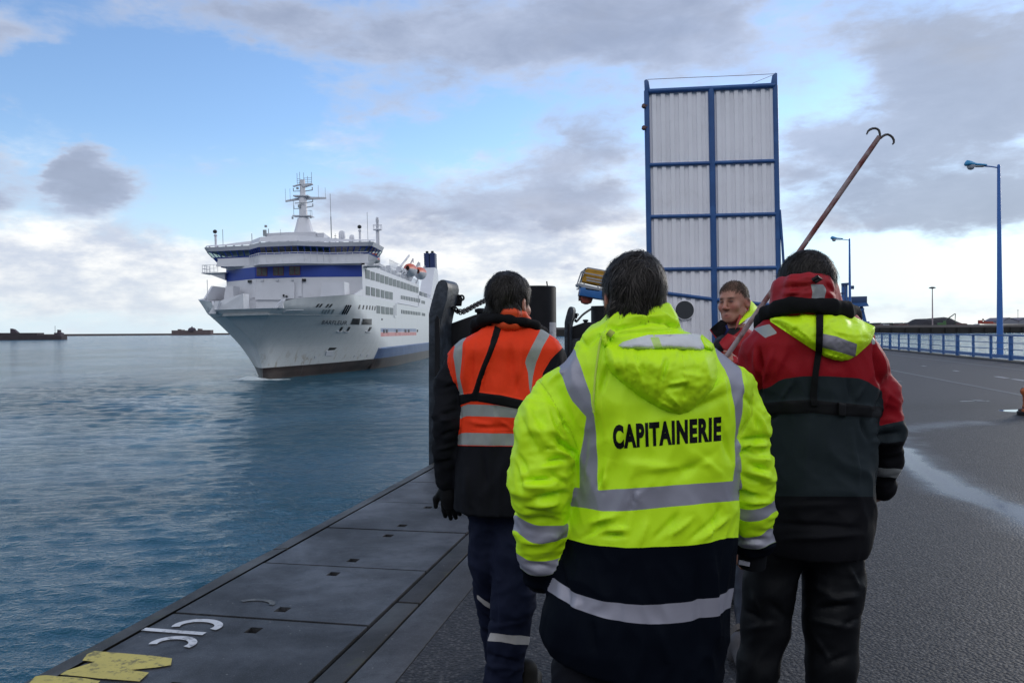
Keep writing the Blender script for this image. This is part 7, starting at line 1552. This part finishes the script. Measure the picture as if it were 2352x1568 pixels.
    q_, w_ = f.nets(); mkmesh('collar', lap(q_, w_, 2), w_, cloth_mat('orange_collar', (.70, .07, .015)), jk)
    f = Field(ps.p(1170, 750)-.30, ps.p(1170, 750)+.30, .0065); f.chain([(ps.p(1078, 830, .15), ps.r(11)), (ps.p(1090, 772, .10), ps.r(12)), (ps.p(1094, 745, .02), ps.r(14)), (ps.p(1108, 735, -.05), ps.r(13)), (ps.p(1140, 731, -.09), ps.r(10.5)), (ps.p(1170, 734, -.10), ps.r(10)), (ps.p(1202, 740, -.09), ps.r(10.5)), (ps.p(1230, 748, -.05), ps.r(11.5)), (ps.p(1247, 762, .03), ps.r(11)), (ps.p(1256, 800, .12), ps.r(11))], .015)
    q_, w_ = f.nets(); q_ = lap(q_, w_, 2); n_ = vnorm(q_, w_); q_ += n_*(pnoise(q_*24, 3)*.004)[:, None]; mkmesh('life_vest_yoke', q_, w_, cloth_mat('black_webbing', (.008, .008, .009), (), .85), jk)
    bald = lambda q: np.clip(1.25-np.hypot((q[:, 0]+.030)/.035, (q[:, 1]+.035)/.05)-np.abs(q[:, 2]-.10)/.08, 0, .85)
    hair('hair', c, R, sc, b, 5, n=13000, L=.028, thick=.009, slope=.80, off=-.012, grey=.04, mess=.65, nape=-.055, bald=bald)
    # gloved left hand
    f = Field(hl-.16-np.array([0, 0, .08]), hl+.12, .0042); d = np.array([.10, .1, -1.0]); d /= np.linalg.norm(d); side = np.array([-.95, .3, -.05]); side -= d*(side@d); side /= np.linalg.norm(side); up = np.cross(d, side); w = hl
    f.chain([(w-d*.02, .034), (w+d*.02, .033), (w+d*.055, .036), (w+d*.09, .031)], .02)
    for o_, ln, sp in ((.031, .066, .07), (.011, .078, .02), (-.010, .074, -.02), (-.029, .056, -.08)):
        b0 = w+d*.085+side*o_; d1 = d+side*sp+up*.10; d2 = d+side*sp+up*.35; f.chain([(b0, .0125), (b0+d1*ln*.5, .0115), (b0+d1*ln*.5+d2*ln*.42, .0095)], .004)
    f.chain([(w+d*.03+side*.028-up*.01, .017), (w+d*.065+side*.062, .0135), (w+d*.098+side*.068, .0105)], .01); q_, w_ = f.nets(); mkmesh('glove', lap(q_, w_, 1, .4), w_, cloth_mat('black_glove', (.010, .010, .011), (), .5), b)
    # trousers with reflective bands
    f = Field(np.array([lo[0]+.1, ps.Y-.3, .03]), np.array([hi[0]-.1, ps.Y+.45, ps.p(1165, 1120)[2]]), .008); f.chain(legL, .02); f.chain(legR, .02); f.cap(ps.p(1130, 1150, .04), ps.p(1190, 1150, .03), ps.r(60), ps.r(62), .03)
    TP, TF = f.nets(); TP = lap(TP, TF, 2); TN = vnorm(TP, TF); x, y = proj(TP); TP += TN*(cloth_disp(TP, TN, .0065, (8, 8, 9), 61)+folds(x, y, 1.0, [(1120, 1440, 1200, 1425, 9, .008), (1115, 1500, 1200, 1520, 9, -.010), (1112, 1525, 1190, 1535, 9, .010), (1135, 1300, 1145, 1440, 9, -.008), (1160, 1210, 1210, 1290, 14, .006), (1110, 1410, 1140, 1430, 6, -.008)]))[:, None]
    tr = np.maximum(np.minimum(sdpoly(x, y, C5O((440, 1228), (500, 1236), (700, 1253), (720, 1310), (640, 1308), (500, 1290), (430, 1282))), np.where(TP[:, 1] < ps.Y+.045, 9, -9)), np.minimum(sdpoly(x, y, C5O((350, 970), (400, 1010), (440, 1036), (500, 1040), (500, 1078), (450, 1075), (400, 1048), (350, 1000))), np.where(TP[:, 1] > ps.Y+.02, 9, -9)))
    mkmesh('trousers', TP, TF, cloth_mat('navy_trousers', (.009, .012, .029), [('tape', (.40, .38, .37), .5, 0)], .75), b, {'tape': np.clip(tr, -5, 5)})
    SH = cloth_mat('dark_boot', (.022, .020, .018), (), .55); s_ = ps.p(1219, 1600, .0); shoe('shoe', (ps.p(1205, 1600)[0], ps.Y-.03, .012), (.18, .95, 0), SH, b); shoe('shoe', (ps.p(1140, 1600)[0], ps.Y+.20, .012), (.0, 1, 0), SH, b)
    return b
man_orange()

# ================================================================ man in red and grey
C4R = lambda *pts: [(1636.5+x*.32955, 574.2+y*.32955) for x, y in pts]
def man_red():
    ps = Person(2.75, ''); c = ps.p(1848, 655, 0.0); R = rot(R_(30), R_(-6), R_(3)); sc = .89
    la = ps.arm([(1738, 826, 32, .05), (1722, 890, 40, .08), (1716, 1000, 42, .10), (1712, 1120, 36, .14), (1710, 1230, 30, .16), (1708, 1296, 27, .17)])
    ra = ps.arm([(2000, 832, 32, .03), (2020, 905, 42, .02), (2035, 990, 38, .02), (2036, 1060, 32, .08), (2028, 1110, 25, .12), (2024, 1136, 22, .14)])
    sk = lambda ch, k: [(p, r*k) for p, r in ch]; neck = c+R@np.array((0, -.01, -.19))
    fx = lambda x: ps.p(x, 1600)[0]
    legL = [(ps.p(1790, 1240, .05), ps.r(62)), (ps.p(1768, 1345, .06), ps.r(59)), (ps.p(1758, 1435, .06), ps.r(56)), (ps.p(1742, 1525, .04), ps.r(46)), (np.array([fx(1736), ps.Y+.02, .30]), ps.r(42)), (np.array([fx(1740), ps.Y+.0, .06]), ps.r(42))]
    legR = [(ps.p(1915, 1240, .05), ps.r(68)), (ps.p(1915, 1345, .04), ps.r(68)), (ps.p(1908, 1415, .03), ps.r(61)), (ps.p(1909, 1520, .02), ps.r(57)), (np.array([fx(1905), ps.Y+.0, .30]), ps.r(50)), (np.array([fx(1905), ps.Y-.03, .06]), ps.r(48))]
    lo = np.array([ps.p(1665, 900)[0]-.05, ps.Y-.35, -.02]); hi = np.array([ps.p(2085, 900)[0]+.05, ps.Y+.45, 1.88])
    hr = ps.p(2020, 1128, .13); hl = ps.p(1708, 1290, .17)
    b = body_mesh('person', 1.8, dict(head=(c, R, sc), lo=lo, hi=hi, h=.0066, chains=[[(neck, .06), (ps.p(1870, 880, .04), .11), (ps.p(1875, 1050, .05), .11), (ps.p(1875, 1170, .05), .08)], sk(la, .5), sk(ra, .5), [(ps.p(1870, 830, .04), .07), (la[0][0], .04)], [(ps.p(1870, 830, .04), .07), (ra[0][0], .04)], sk(legL, .6), sk(legR, .6)],
        hands=[(hr, np.array([-.15, .8, -.45]), np.array([-1, .1, .1]), .9), (ps.p(1708, 1270, .20), np.array([.0, .9, -.4]), np.array([.3, .3, .9]), .8, .5)]))
    tag(b, 'man in a red and grey flotation suit with a lime hood, at the right', 'person', 'men walking along the quay')
    lv = [ps.level(y, xl, xr, d, dc) for y, xl, xr, d, dc in [(712, 1800, 1935, .08, .0), (724, 1768, 1960, .095, .0), (736, 1750, 1972, .11, 0), (750, 1740, 1982, .12, 0), (765, 1730, 1993, .13, 0), (785, 1712, 2010, .14, .0), (812, 1702, 2024, .148, .01), (850, 1705, 2024, .155, .01), (900, 1735, 2010, .16, .015), (970, 1744, 2002, .165, .02), (1060, 1748, 2003, .168, .02), (1140, 1750, 2001, .17, .02), (1205, 1752, 1997, .175, .02), (1240, 1756, 1990, .175, .02), (1262, 1764, 1980, .17, .02)]]
    redl = C4R((150, 985), (300, 985), (355, 965), (410, 945), (460, 912), (560, 886), (690, 878), (900, 885), (1050, 905), (1112, 938), (1168, 975), (1240, 1000)); redarm = C4R((1050, 1245), (1105, 1240), (1200, 1215), (1340, 1185)); redla = [(1600, 1010), (1780, 1010)]
    belt = C4R((200, 1080), (360, 1065), (500, 1050), (670, 1042), (860, 1060), (1110, 1085), (1200, 1090), (1200, 1170), (1090, 1165), (900, 1155), (700, 1135), (560, 1140), (360, 1150), (200, 1160))
    def masks(x, y, arm):
        r = np.where(arm, np.where(x > 1850, -yline(x, y, redarm), -yline(x, y, redla)), -yline(x, y, redl)); bl = np.where(arm, np.where(x > 1850, y-1012, y-1100), y-1139-.004*(x-1850))
        s_ = sdpoly(x, y, belt); s_ = np.where(arm, -20, s_); tp = np.where(arm, np.where(x > 1850, np.minimum(y-(1073+.1*(x-2030)), (1096+.05*(x-2030))-y), np.minimum(y-1283, 1297-y)), -20.)
        sh = sdpoly(x, y, C4R((290, 550), (400, 520), (452, 577), (372, 617))); tp = np.maximum(tp, sh); sh2 = sdpoly(x, y, C4R((1098, 612), (1120, 612), (1130, 655), (1108, 660))); tp = np.maximum(tp, sh2)
        return dict(red=np.clip(r*.7, -5, 5), black=np.clip(bl*.7, -5, 5), strap=np.clip(s_*.7, -5, 5), tape=np.clip(tp*.8, -5, 5))
    fl = [(*C4R((330, 690))[0], *C4R((355, 880))[0], 7, -.013), (*C4R((300, 680))[0], *C4R((310, 860))[0], 11, .010), (*C4R((430, 700))[0], *C4R((370, 900))[0], 9, .008), (*C4R((330, 870))[0], *C4R((350, 1040))[0], 8, -.010), (*C4R((520, 700))[0], *C4R((440, 880))[0], 14, .005), (*C4R((1130, 680))[0], *C4R((1175, 950))[0], 8, -.012), (*C4R((1160, 700))[0], *C4R((1215, 900))[0], 10, .009), (*C4R((1190, 990))[0], *C4R((1120, 1180))[0], 8, -.008), (*C4R((1230, 990))[0], *C4R((1150, 1180))[0], 10, .007),
          (*C4R((570, 905))[0], *C4R((490, 1040))[0], 8, .006), (*C4R((950, 900))[0], *C4R((980, 1050))[0], 7, -.006), (*C4R((1050, 950))[0], *C4R((1000, 1060))[0], 8, .006), (*C4R((460, 1150))[0], *C4R((380, 1200))[0], 7, -.007), (*C4R((1040, 1170))[0], *C4R((1090, 1320))[0], 8, -.007), (*C4R((1130, 1290))[0], *C4R((1290, 1270))[0], 9, -.008), (*C4R((1130, 1330))[0], *C4R((1300, 1320))[0], 10, .008), (*C4R((1150, 1240))[0], *C4R((1300, 1210))[0], 8, .006),
          (1800, 1160, 1960, 1155, 16, .005), (1790, 1200, 1970, 1210, 12, -.006), (1800, 1235, 1980, 1225, 10, .006), (1860, 960, 1850, 1130, 26, .004), (1960, 990, 1975, 1120, 12, .005)]
    m_ = cloth_mat('flotation_suit', (.016, .023, .027), [('black', (.006, .006, .008), .7, 0), ('red', (.26, .006, .012), .6, 0), ('strap', (.007, .007, .008), .6, 0), ('tape', (.30, .31, .31), .4, .2)], .68, 600, .12, 0, .12, .05)
    jk, bv, JP, JF = jacket('suit_jacket', ps, lv, [la, ra], .0068, np.array([lo[0], ps.Y-.32, ps.p(1870, 1275)[2]]), np.array([hi[0], ps.Y+.36, ps.p(1870, 705)[2]]), 71, masks, fl, .0058, m_, b, karm=.026, raise_=lambda M: .004*np.clip(M['strap']+.5, 0, 1))
    LIME = cloth_mat('lime_hood', (.62, .93, .012), [('tape', (.23, .22, .25), .5, .1), ('seam', (.46, .64, .01), .6, 0)], .5, 700, .1, 0, .32, .03)
    hood = C4R((403, 498), (400, 470), (420, 450), (500, 440), (600, 436), (612, 416), (720, 410), (860, 408), (905, 425), (945, 470), (972, 505), (1050, 515), (1132, 533), (1131, 570), (1118, 610), (1100, 648), (1050, 690), (1005, 735), (950, 765), (900, 772), (850, 765), (790, 745), (740, 715), (690, 688), (620, 640), (560, 600), (500, 545), (455, 512), (430, 505))
    hf = [(*C4R(a)[0], *C4R(b_)[0], w, d) for a, b_, w, d in [((480, 470), (720, 490), 5, -.004), ((720, 490), (960, 500), 5, -.004), ((960, 530), (1110, 550), 4, -.005), ((900, 440), (960, 520), 8, .008), ((640, 560), (700, 640), 8, .007), ((560, 540), (660, 620), 7, -.006), ((850, 560), (1000, 590), 8, .008), ((1000, 600), (1090, 610), 8, -.007), ((780, 720), (900, 755), 6, .008), ((1020, 560), (1060, 680), 9, .006), ((610, 420), (640, 490), 6, .006), ((820, 500), (760, 570), 10, .006), ((600, 500), (560, 560), 9, .005)]]
    def ht(x, y):
        e = sdpoly(x, y, hood); yy = np.clip((y-712)/(828-712), 0, 1); t = (.012+.032*np.sin(np.pi*np.clip(yy*.7+.25, 0, 1))); q = np.stack([x*.05, y*.05, x*0+1.1], 1); return t*(1-np.exp(-np.maximum(e, 0)/8))+.004+folds(x, y, np.clip(e/6, 0, 1), hf)+.003*pnoise(q, 9)+.002*pnoise(q*2.6, 10)
    patch('hood', fill2d(hood, 3.5), bv, ht, LIME, jk, .02, ps.Y, attrs={'tape': lambda x, y: np.clip(sdpoly(x, y, C4R((768, 582), (860, 600), (1008, 655), (995, 745), (900, 715), (765, 678))), -5, 5), 'seam': lambda x, y: np.clip(.55-np.abs(yline(x, y, C4R((400, 478), (500, 470), (600, 478), (720, 495), (850, 500), (960, 520), (1130, 560)))), -5, 5)}, relax=8)
    strapp = C4R((722, 400), (722, 560), (718, 700), (697, 850), (678, 1000), (688, 1085), (732, 1085), (727, 1000), (742, 850), (766, 700), (772, 560), (774, 400))
    def stt(x, y): e = sdpoly(x, y, hood); return .008+np.where(e > 0, ht(x, y)+.003, 0)*np.clip(e/3, 0, 1)
    patch('back_strap', fill2d(strapp, 3.5), bv, stt, cloth_mat('black_webbing', (.008, .008, .009), (), .85), jk, .006, ps.Y, relax=0)
    bk = C4R((880, 1060), (932, 1066), (930, 1158), (880, 1152)); patch('buckle', fill2d(bk, 4), bv, .010, cloth_mat('buckle_black', (.014, .014, .015), (), .35), jk, .004, ps.Y)
    # red standing collar that wraps the back of the head
    f = Field(ps.p(1855, 668)-.24, ps.p(1855, 668)+.24, .0058)
    for yo, rr in ((640, .020), (655, .026), (672, .026), (690, .026), (705, .026)):
        k = (yo-640)/65; pts = [(ps.p(1788-4*k, yo+14, .09), rr), (ps.p(1796-6*k, yo+10, -.02), rr), (ps.p(1822-6*k, yo+4, -.085), rr), (ps.p(1860, yo, -.115), rr), (ps.p(1892+6*k, yo+2, -.085), rr), (ps.p(1904+14*k, yo+10, -.02), rr), (ps.p(1906+14*k, yo+16, .08), rr)]
        f.chain(pts, .012)
    P_, F_ = f.nets(); P_ = lap(P_, F_, 3); N_ = vnorm(P_, F_); x, y = proj(P_)
    cf = [(*C4R(a)[0], *C4R(b_)[0], w, d) for a, b_, w, d in [((480, 260), (700, 240), 7, -.012), ((500, 220), (760, 180), 7, .010), ((500, 300), (690, 290), 7, .010), ((520, 330), (690, 265), 6, -.009), ((800, 230), (860, 300), 6, -.010), ((790, 280), (840, 330), 6, .008), ((560, 205), (720, 195), 5, -.008), ((540, 245), (560, 325), 6, .006)]]
    P_ += N_*(folds(x, y, 1.0, cf)+.003*pnoise(P_*26, 4))[:, None]
    mkmesh('red_collar', P_, F_, cloth_mat('red_collar_cloth', (.30, .006, .012), [('tape', (.30, .31, .31), .4, .2)], .6), jk, {'tape': np.clip(np.minimum(sdpoly(x, y, C4R((686, 238), (770, 240), (792, 265), (780, 345), (690, 345), (696, 290))), np.where(N_[:, 1] < .3, 9, -9)), -5, 5)})
    tubes('collar_toggle', [P(*C4R((695, 212))[0], ps.Y-.155), P(*C4R((735, 185))[0], ps.Y-.16), P(*C4R((760, 198))[0], ps.Y-.155), P(*C4R((715, 222))[0], ps.Y-.155)], .006, BLACKD, jk)
    f = Field(ps.p(1865, 715)-.34, ps.p(1865, 715)+.34, .0066)
    for dy_, rr_ in ((-7, 9.5), (3, 11), (13, 10)):
        f.chain([(ps.p(1743, 768, .14), ps.r(8)), (ps.p(1744, 738+dy_, .08), ps.r(rr_)), (ps.p(1754, 720+dy_, .0), ps.r(rr_)), (ps.p(1780, 706+dy_, -.07), ps.r(rr_)), (ps.p(1815, 698+dy_, -.115), ps.r(rr_)), (ps.p(1865, 699+dy_*.8, -.14), ps.r(rr_-1)), (ps.p(1915, 702+dy_, -.125), ps.r(rr_)), (ps.p(1948, 709+dy_, -.08), ps.r(rr_)), (ps.p(1965, 720+dy_, .0), ps.r(rr_)), (ps.p(1970, 742, .10), ps.r(9))], .010)
    q_, w_ = f.nets(); q_ = lap(q_, w_, 2); n_ = vnorm(q_, w_); q_ += n_*(pnoise(q_*22, 8)*.0045)[:, None]; mkmesh('life_vest_yoke', q_, w_, cloth_mat('black_webbing', (.008, .008, .009), (), .85), jk)
    hair('hair', c, R, sc, b, 8, n=12000, L=.036, thick=.010, slope=.80, off=-.010, grey=.05, mess=.75, nape=-.05)
    f = Field(np.array([lo[0], ps.Y-.3, .03]), np.array([hi[0]-.1, ps.Y+.42, ps.p(1870, 1200)[2]]), .008); f.chain(legL, .02); f.chain(legR, .02); f.cap(ps.p(1800, 1225, .05), ps.p(1905, 1225, .05), ps.r(66), ps.r(70), .03)
    TP, TF = f.nets(); TP = lap(TP, TF, 2); TN = vnorm(TP, TF); x, y = proj(TP)
    tf = [(1880, 1395, 1960, 1385, 10, -.012), (1890, 1375, 1975, 1365, 12, .010), (1860, 1420, 1960, 1440, 10, .010), (1930, 1440, 1975, 1412, 8, -.011), (1860, 1340, 1940, 1380, 14, .008), (1900, 1520, 1950, 1500, 10, -.008), (1950, 1300, 1975, 1350, 9, .007), (1730, 1360, 1745, 1400, 10, .008), (1715, 1400, 1750, 1420, 9, -.009), (1720, 1440, 1780, 1430, 12, .008), (1770, 1380, 1810, 1420, 12, -.008), (1870, 1455, 1910, 1520, 10, .007)]
    TP += TN*(cloth_disp(TP, TN, .0045, (6, 6, 6), 91)+folds(x, y, 1.0, tf))[:, None]; mkmesh('trousers', TP, TF, cloth_mat('black_rain_trousers', (.005, .0055, .007), (), .5, 600, .1, 0, .16), b)
    SH = cloth_mat('dark_boot', (.022, .020, .018), (), .55); shoe('shoe', (fx(1740), ps.Y-.03, .012), (-.08, 1, 0), SH, b); shoe('shoe', (fx(1905), ps.Y-.06, .012), (.05, 1, 0), SH, b)
    return b
man_red()

# ================================================================ man looking back, with the boat hook
C2F = lambda *pts: [(1596.3+x*.13914, 620.2+y*.13914) for x, y in pts]
def man_face():
    ps = Person(4.45, ''); c = ps.p(1685, 691, 0.0); R = rot(R_(137), R_(-3), R_(2)); sc = .91
    la = ps.arm([(1742, 800, 20, .10), (1745, 860, 23, .05), (1738, 900, 22, -.05), (1705, 868, 18, -.18), (1682, 838, 14, -.26), (1677, 828, 13, -.28)])
    ra = ps.arm([(1655, 800, 20, -.05), (1640, 870, 22, -.02), (1640, 940, 20, -.02), (1650, 1000, 17, -.05), (1655, 1030, 16, -.07)])
    sk = lambda ch, k: [(p, r*k) for p, r in ch]; neck = c+R@np.array((0, -.01, -.19))
    fy = 3.83
    legA = [(ps.p(1710, 1010, .0), ps.r(30)), (P(1716, 1170, 4.35), .085), (P(1720, 1290, 4.12), .078), (P(1722, 1400, 3.98), .068), (P(1718, 1452, 3.90), .062)]
    legB = [(ps.p(1680, 1010, .0), ps.r(30)), (P(1690, 1180, 4.55), .085), (P(1690, 1290, 4.62), .075), (np.array([P(1692, 1290, 4.7)[0], 4.68, .10]), .062)]
    lo = np.array([ps.p(1600, 800)[0]-.05, 3.75, -.02]); hi = np.array([ps.p(1775, 800)[0]+.1, 5.0, 1.88])
    hand = P(1671, 823, 4.17)
    b = body_mesh('person', 1.8, dict(head=(c, R, sc), lo=lo, hi=hi, h=.0048, stub=.95, chains=[[(neck, .06), (ps.p(1695, 830, .03), .11), (ps.p(1695, 1000, .04), .12)], sk(la, .6), sk(ra, .6), [(ps.p(1695, 800, .03), .06), (la[0][0], .04)], [(ps.p(1695, 800, .03), .06), (ra[0][0], .04)], sk(legA, .6), sk(legB, .6)],
        shade=.1, hands=[(P(1694, 833, 4.20), np.array([-1, .05, .12]), np.array([.1, -.2, 1.0]), .82, .75), (ps.p(1655, 1030, -.07), np.array([0, -.2, -1.0]), np.array([.3, -1, 0]), .9)]))
    tag(b, 'short haired man looking back over his shoulder, holding the boat hook', 'person', 'men walking along the quay')
    lv = [ps.level(y, xl, xr, d, dc) for y, xl, xr, d, dc in [(752, 1668, 1712, .07, .02), (764, 1655, 1728, .09, .02), (778, 1646, 1745, .11, .02), (800, 1640, 1756, .125, .02), (850, 1642, 1752, .13, .02), (950, 1650, 1748, .14, .02), (1060, 1650, 1750, .15, .02)]]
    def masks(x, y, arm):
        bl = np.maximum(sdpoly(x, y, C2F((330, 1090), (520, 1000), (560, 1040), (520, 1060), (400, 1200), (480, 1330), (330, 1390), (300, 1390))), sdpoly(x, y, C2F((540, 850), (760, 700), (740, 1000), (640, 1080), (500, 1040), (480, 950)))); gr = np.where(arm, -20., y-900); tp = np.minimum(yline(x, y, C2F((800, 960), (920, 920), (1000, 880), (1150, 850))), -yline(x, y, C2F((800, 990), (920, 955), (1000, 915), (1150, 885))))
        return dict(blk=np.clip(bl, -5, 5), grey=np.clip(gr, -5, 5), tape=np.clip(np.where(x > 1718, tp, -5), -5, 5))
    m_ = cloth_mat('red_suit', (.34, .012, .018), [('blk', (.010, .010, .013), .7, 0), ('grey', (.03, .04, .044), .7, 0), ('tape', (.32, .33, .33), .4, .2)], .6)
    jk, bv, JP, JF = jacket('suit_jacket', ps, lv, [la, ra], .0075, np.array([lo[0], 4.05, ps.p(1695, 1070)[2]]), np.array([hi[0], 5.0, ps.p(1695, 745)[2]]), 101, masks, [(1665, 800, 1690, 785, 7, -.01), (1720, 790, 1735, 830, 7, .01), (1690, 838, 1715, 845, 5, -.01)], .006, m_, b)
    hair('hair', c, R, sc, b, 9, n=9000, L=.008, thick=.0015, slope=.48, off=.012, grey=.4, mess=.3, nape=-.06, m=HAIRB, cap=False, bald=lambda q: np.clip(1-(q[:, 2]-(.012+.48*q[:, 1]))/.022, 0, .96))
    # open collar
    def plate(name, pts, Ys, m, th=.012):
        V = [P(x, y, Yv) for (x, y), Yv in zip(pts, Ys)]; mb = MB(); c0 = sum(V)/len(V); n = len(V); back = [v+np.array([.004, th, .002]) for v in V]; cc = c0-np.array([0, .014, 0])
        mb.add([cc]+V+back+[c0+np.array([0, th, 0])], [(0, 1+i, 1+(i+1) % n) for i in range(n)]+[(1+i, 1+n+i, 1+n+(i+1) % n, 1+(i+1) % n) for i in range(n)]+[(2*n+1, 1+n+(i+1) % n, 1+n+i) for i in range(n)]); return mb.build(name, m, jk, smooth=True, angle=1.2)
    BLK = cloth_mat('black_fleece', (.008, .008, .010), (), .9); RD = cloth_mat('red_suit_plain', (.34, .010, .016)); LM = cloth_mat('lime_plain', (.58, .88, .012)); 
    plate('collar', C2F((244, 985), (300, 925), (430, 822), (520, 870), (545, 950), (480, 1050), (345, 1120), (290, 1055)), [4.28, 4.27, 4.34, 4.40, 4.38, 4.32, 4.29, 4.28], BLK)
    plate('collar_edge', C2F((240, 988), (247, 980), (290, 1050), (348, 1118), (338, 1128)), [4.275, 4.275, 4.275, 4.285, 4.285], RD, .006)
    plate('collar', C2F((880, 470), (925, 510), (945, 580), (860, 700), (760, 830), (700, 930), (665, 985), (690, 850), (740, 730), (810, 620), (850, 540)), [4.50, 4.52, 4.52, 4.46, 4.40, 4.36, 4.34, 4.35, 4.38, 4.44, 4.48], RD)
    plate('hood', C2F((925, 510), (965, 545), (1030, 625), (1010, 690), (930, 760), (860, 800), (770, 870), (718, 902), (745, 830), (820, 740), (900, 640), (930, 580)), [4.50, 4.50, 4.48, 4.44, 4.40, 4.37, 4.33, 4.33, 4.36, 4.40, 4.46, 4.50], LM)
    plate('shirt', C2F((430, 985), (520, 900), (545, 960), (570, 985), (480, 1080), (460, 1060)), [4.37]*6, cloth_mat('blue_shirt', (.01, .02, .11)), .01)
    plate('pocket_flap', C2F((405, 1200), (540, 1048), (690, 1110), (600, 1260), (560, 1320), (470, 1290)), [4.29, 4.30, 4.29, 4.27, 4.26, 4.27], RD, .012)
    plate('chest_mark', C2F((780, 885), (830, 852), (858, 870), (820, 892), (800, 892)), [4.265]*5, cloth_mat('white_print', (.6, .58, .6)), .003)
    plate('back_collar', C2F((870, 400), (900, 410), (905, 450), (880, 465)), [4.50]*4, BLK, .02)
    f = Field(np.array([lo[0]+.1, 3.72, .03]), np.array([hi[0], 4.95, 1.05]), .009); f.chain(legA, .02); f.chain(legB, .02); TP, TF = f.nets(); TP = lap(TP, TF, 2); TN = vnorm(TP, TF); TP += TN*cloth_disp(TP, TN, .005, (6, 6, 6), 121)[:, None]
    mkmesh('trousers', TP, TF, cloth_mat('navy_black_trousers', (.016, .018, .030), (), .5, 600, .1, 0, .25), b)
    SHB = cloth_mat('worn_brown_shoe', (.075, .070, .075), (), .6); gs = G(1690, 1532); shoe('shoe', (P(1697, 1448, 3.86)[0], 3.86, .16), (.0, .55, -.84), SHB, b, up=(0, -.8, .3), L=.27, sole=mat('shoe_sole', (.10, .085, .075), .8)); shoe('shoe', (P(1692, 1290, 4.7)[0], 4.62, .012), (-.1, 1, 0), SHB, b)
    return b
man_face()
# boat hook
bh = empty('boat_hook', tuple(P(1668, 818, 4.19))); tag(bh, 'long pink and white painted boat hook with two curved prongs', 'boat hook')
POLE = mat('worn_pink_paint', (.30, .235, .235), .6, var=.2, vscale=9, col2=(.15, .035, .032), c2scale=11, c2lo=.40, c2hi=.62, bump=.3, bscale=40, bdist=.002)
a, b_ = P(1663, 826, 4.18), P(2020, 314, 3.95); mb = MB(); mb.tube([tuple(a+(b_-a)*t) for t in np.linspace(0, 1, 12)], [.0125]*11+[.0115], 12); mb.build('pole', POLE, bh, smooth=True, angle=1.0)
IRON = mat('hook_iron', (.05, .045, .045), .5)
for pts in ([(2021, 316), (2021, 308), (2019, 300), (2015, 296.5), (2010, 295), (2004, 295.5), (1998, 298), (1993.5, 302), (1990.5, 309)], [(2022, 318), (2027, 313.5), (2033, 310), (2039, 309), (2045, 311.5), (2050, 316), (2053, 322), (2053, 328), (2050, 332)]):
    mb = MB(); mb.tube([tuple(P(x, y, 3.95)) for x, y in pts], [.0058]*7+[.005, .0035], 8); mb.build('prong', IRON, bh, smooth=True, angle=1.0)
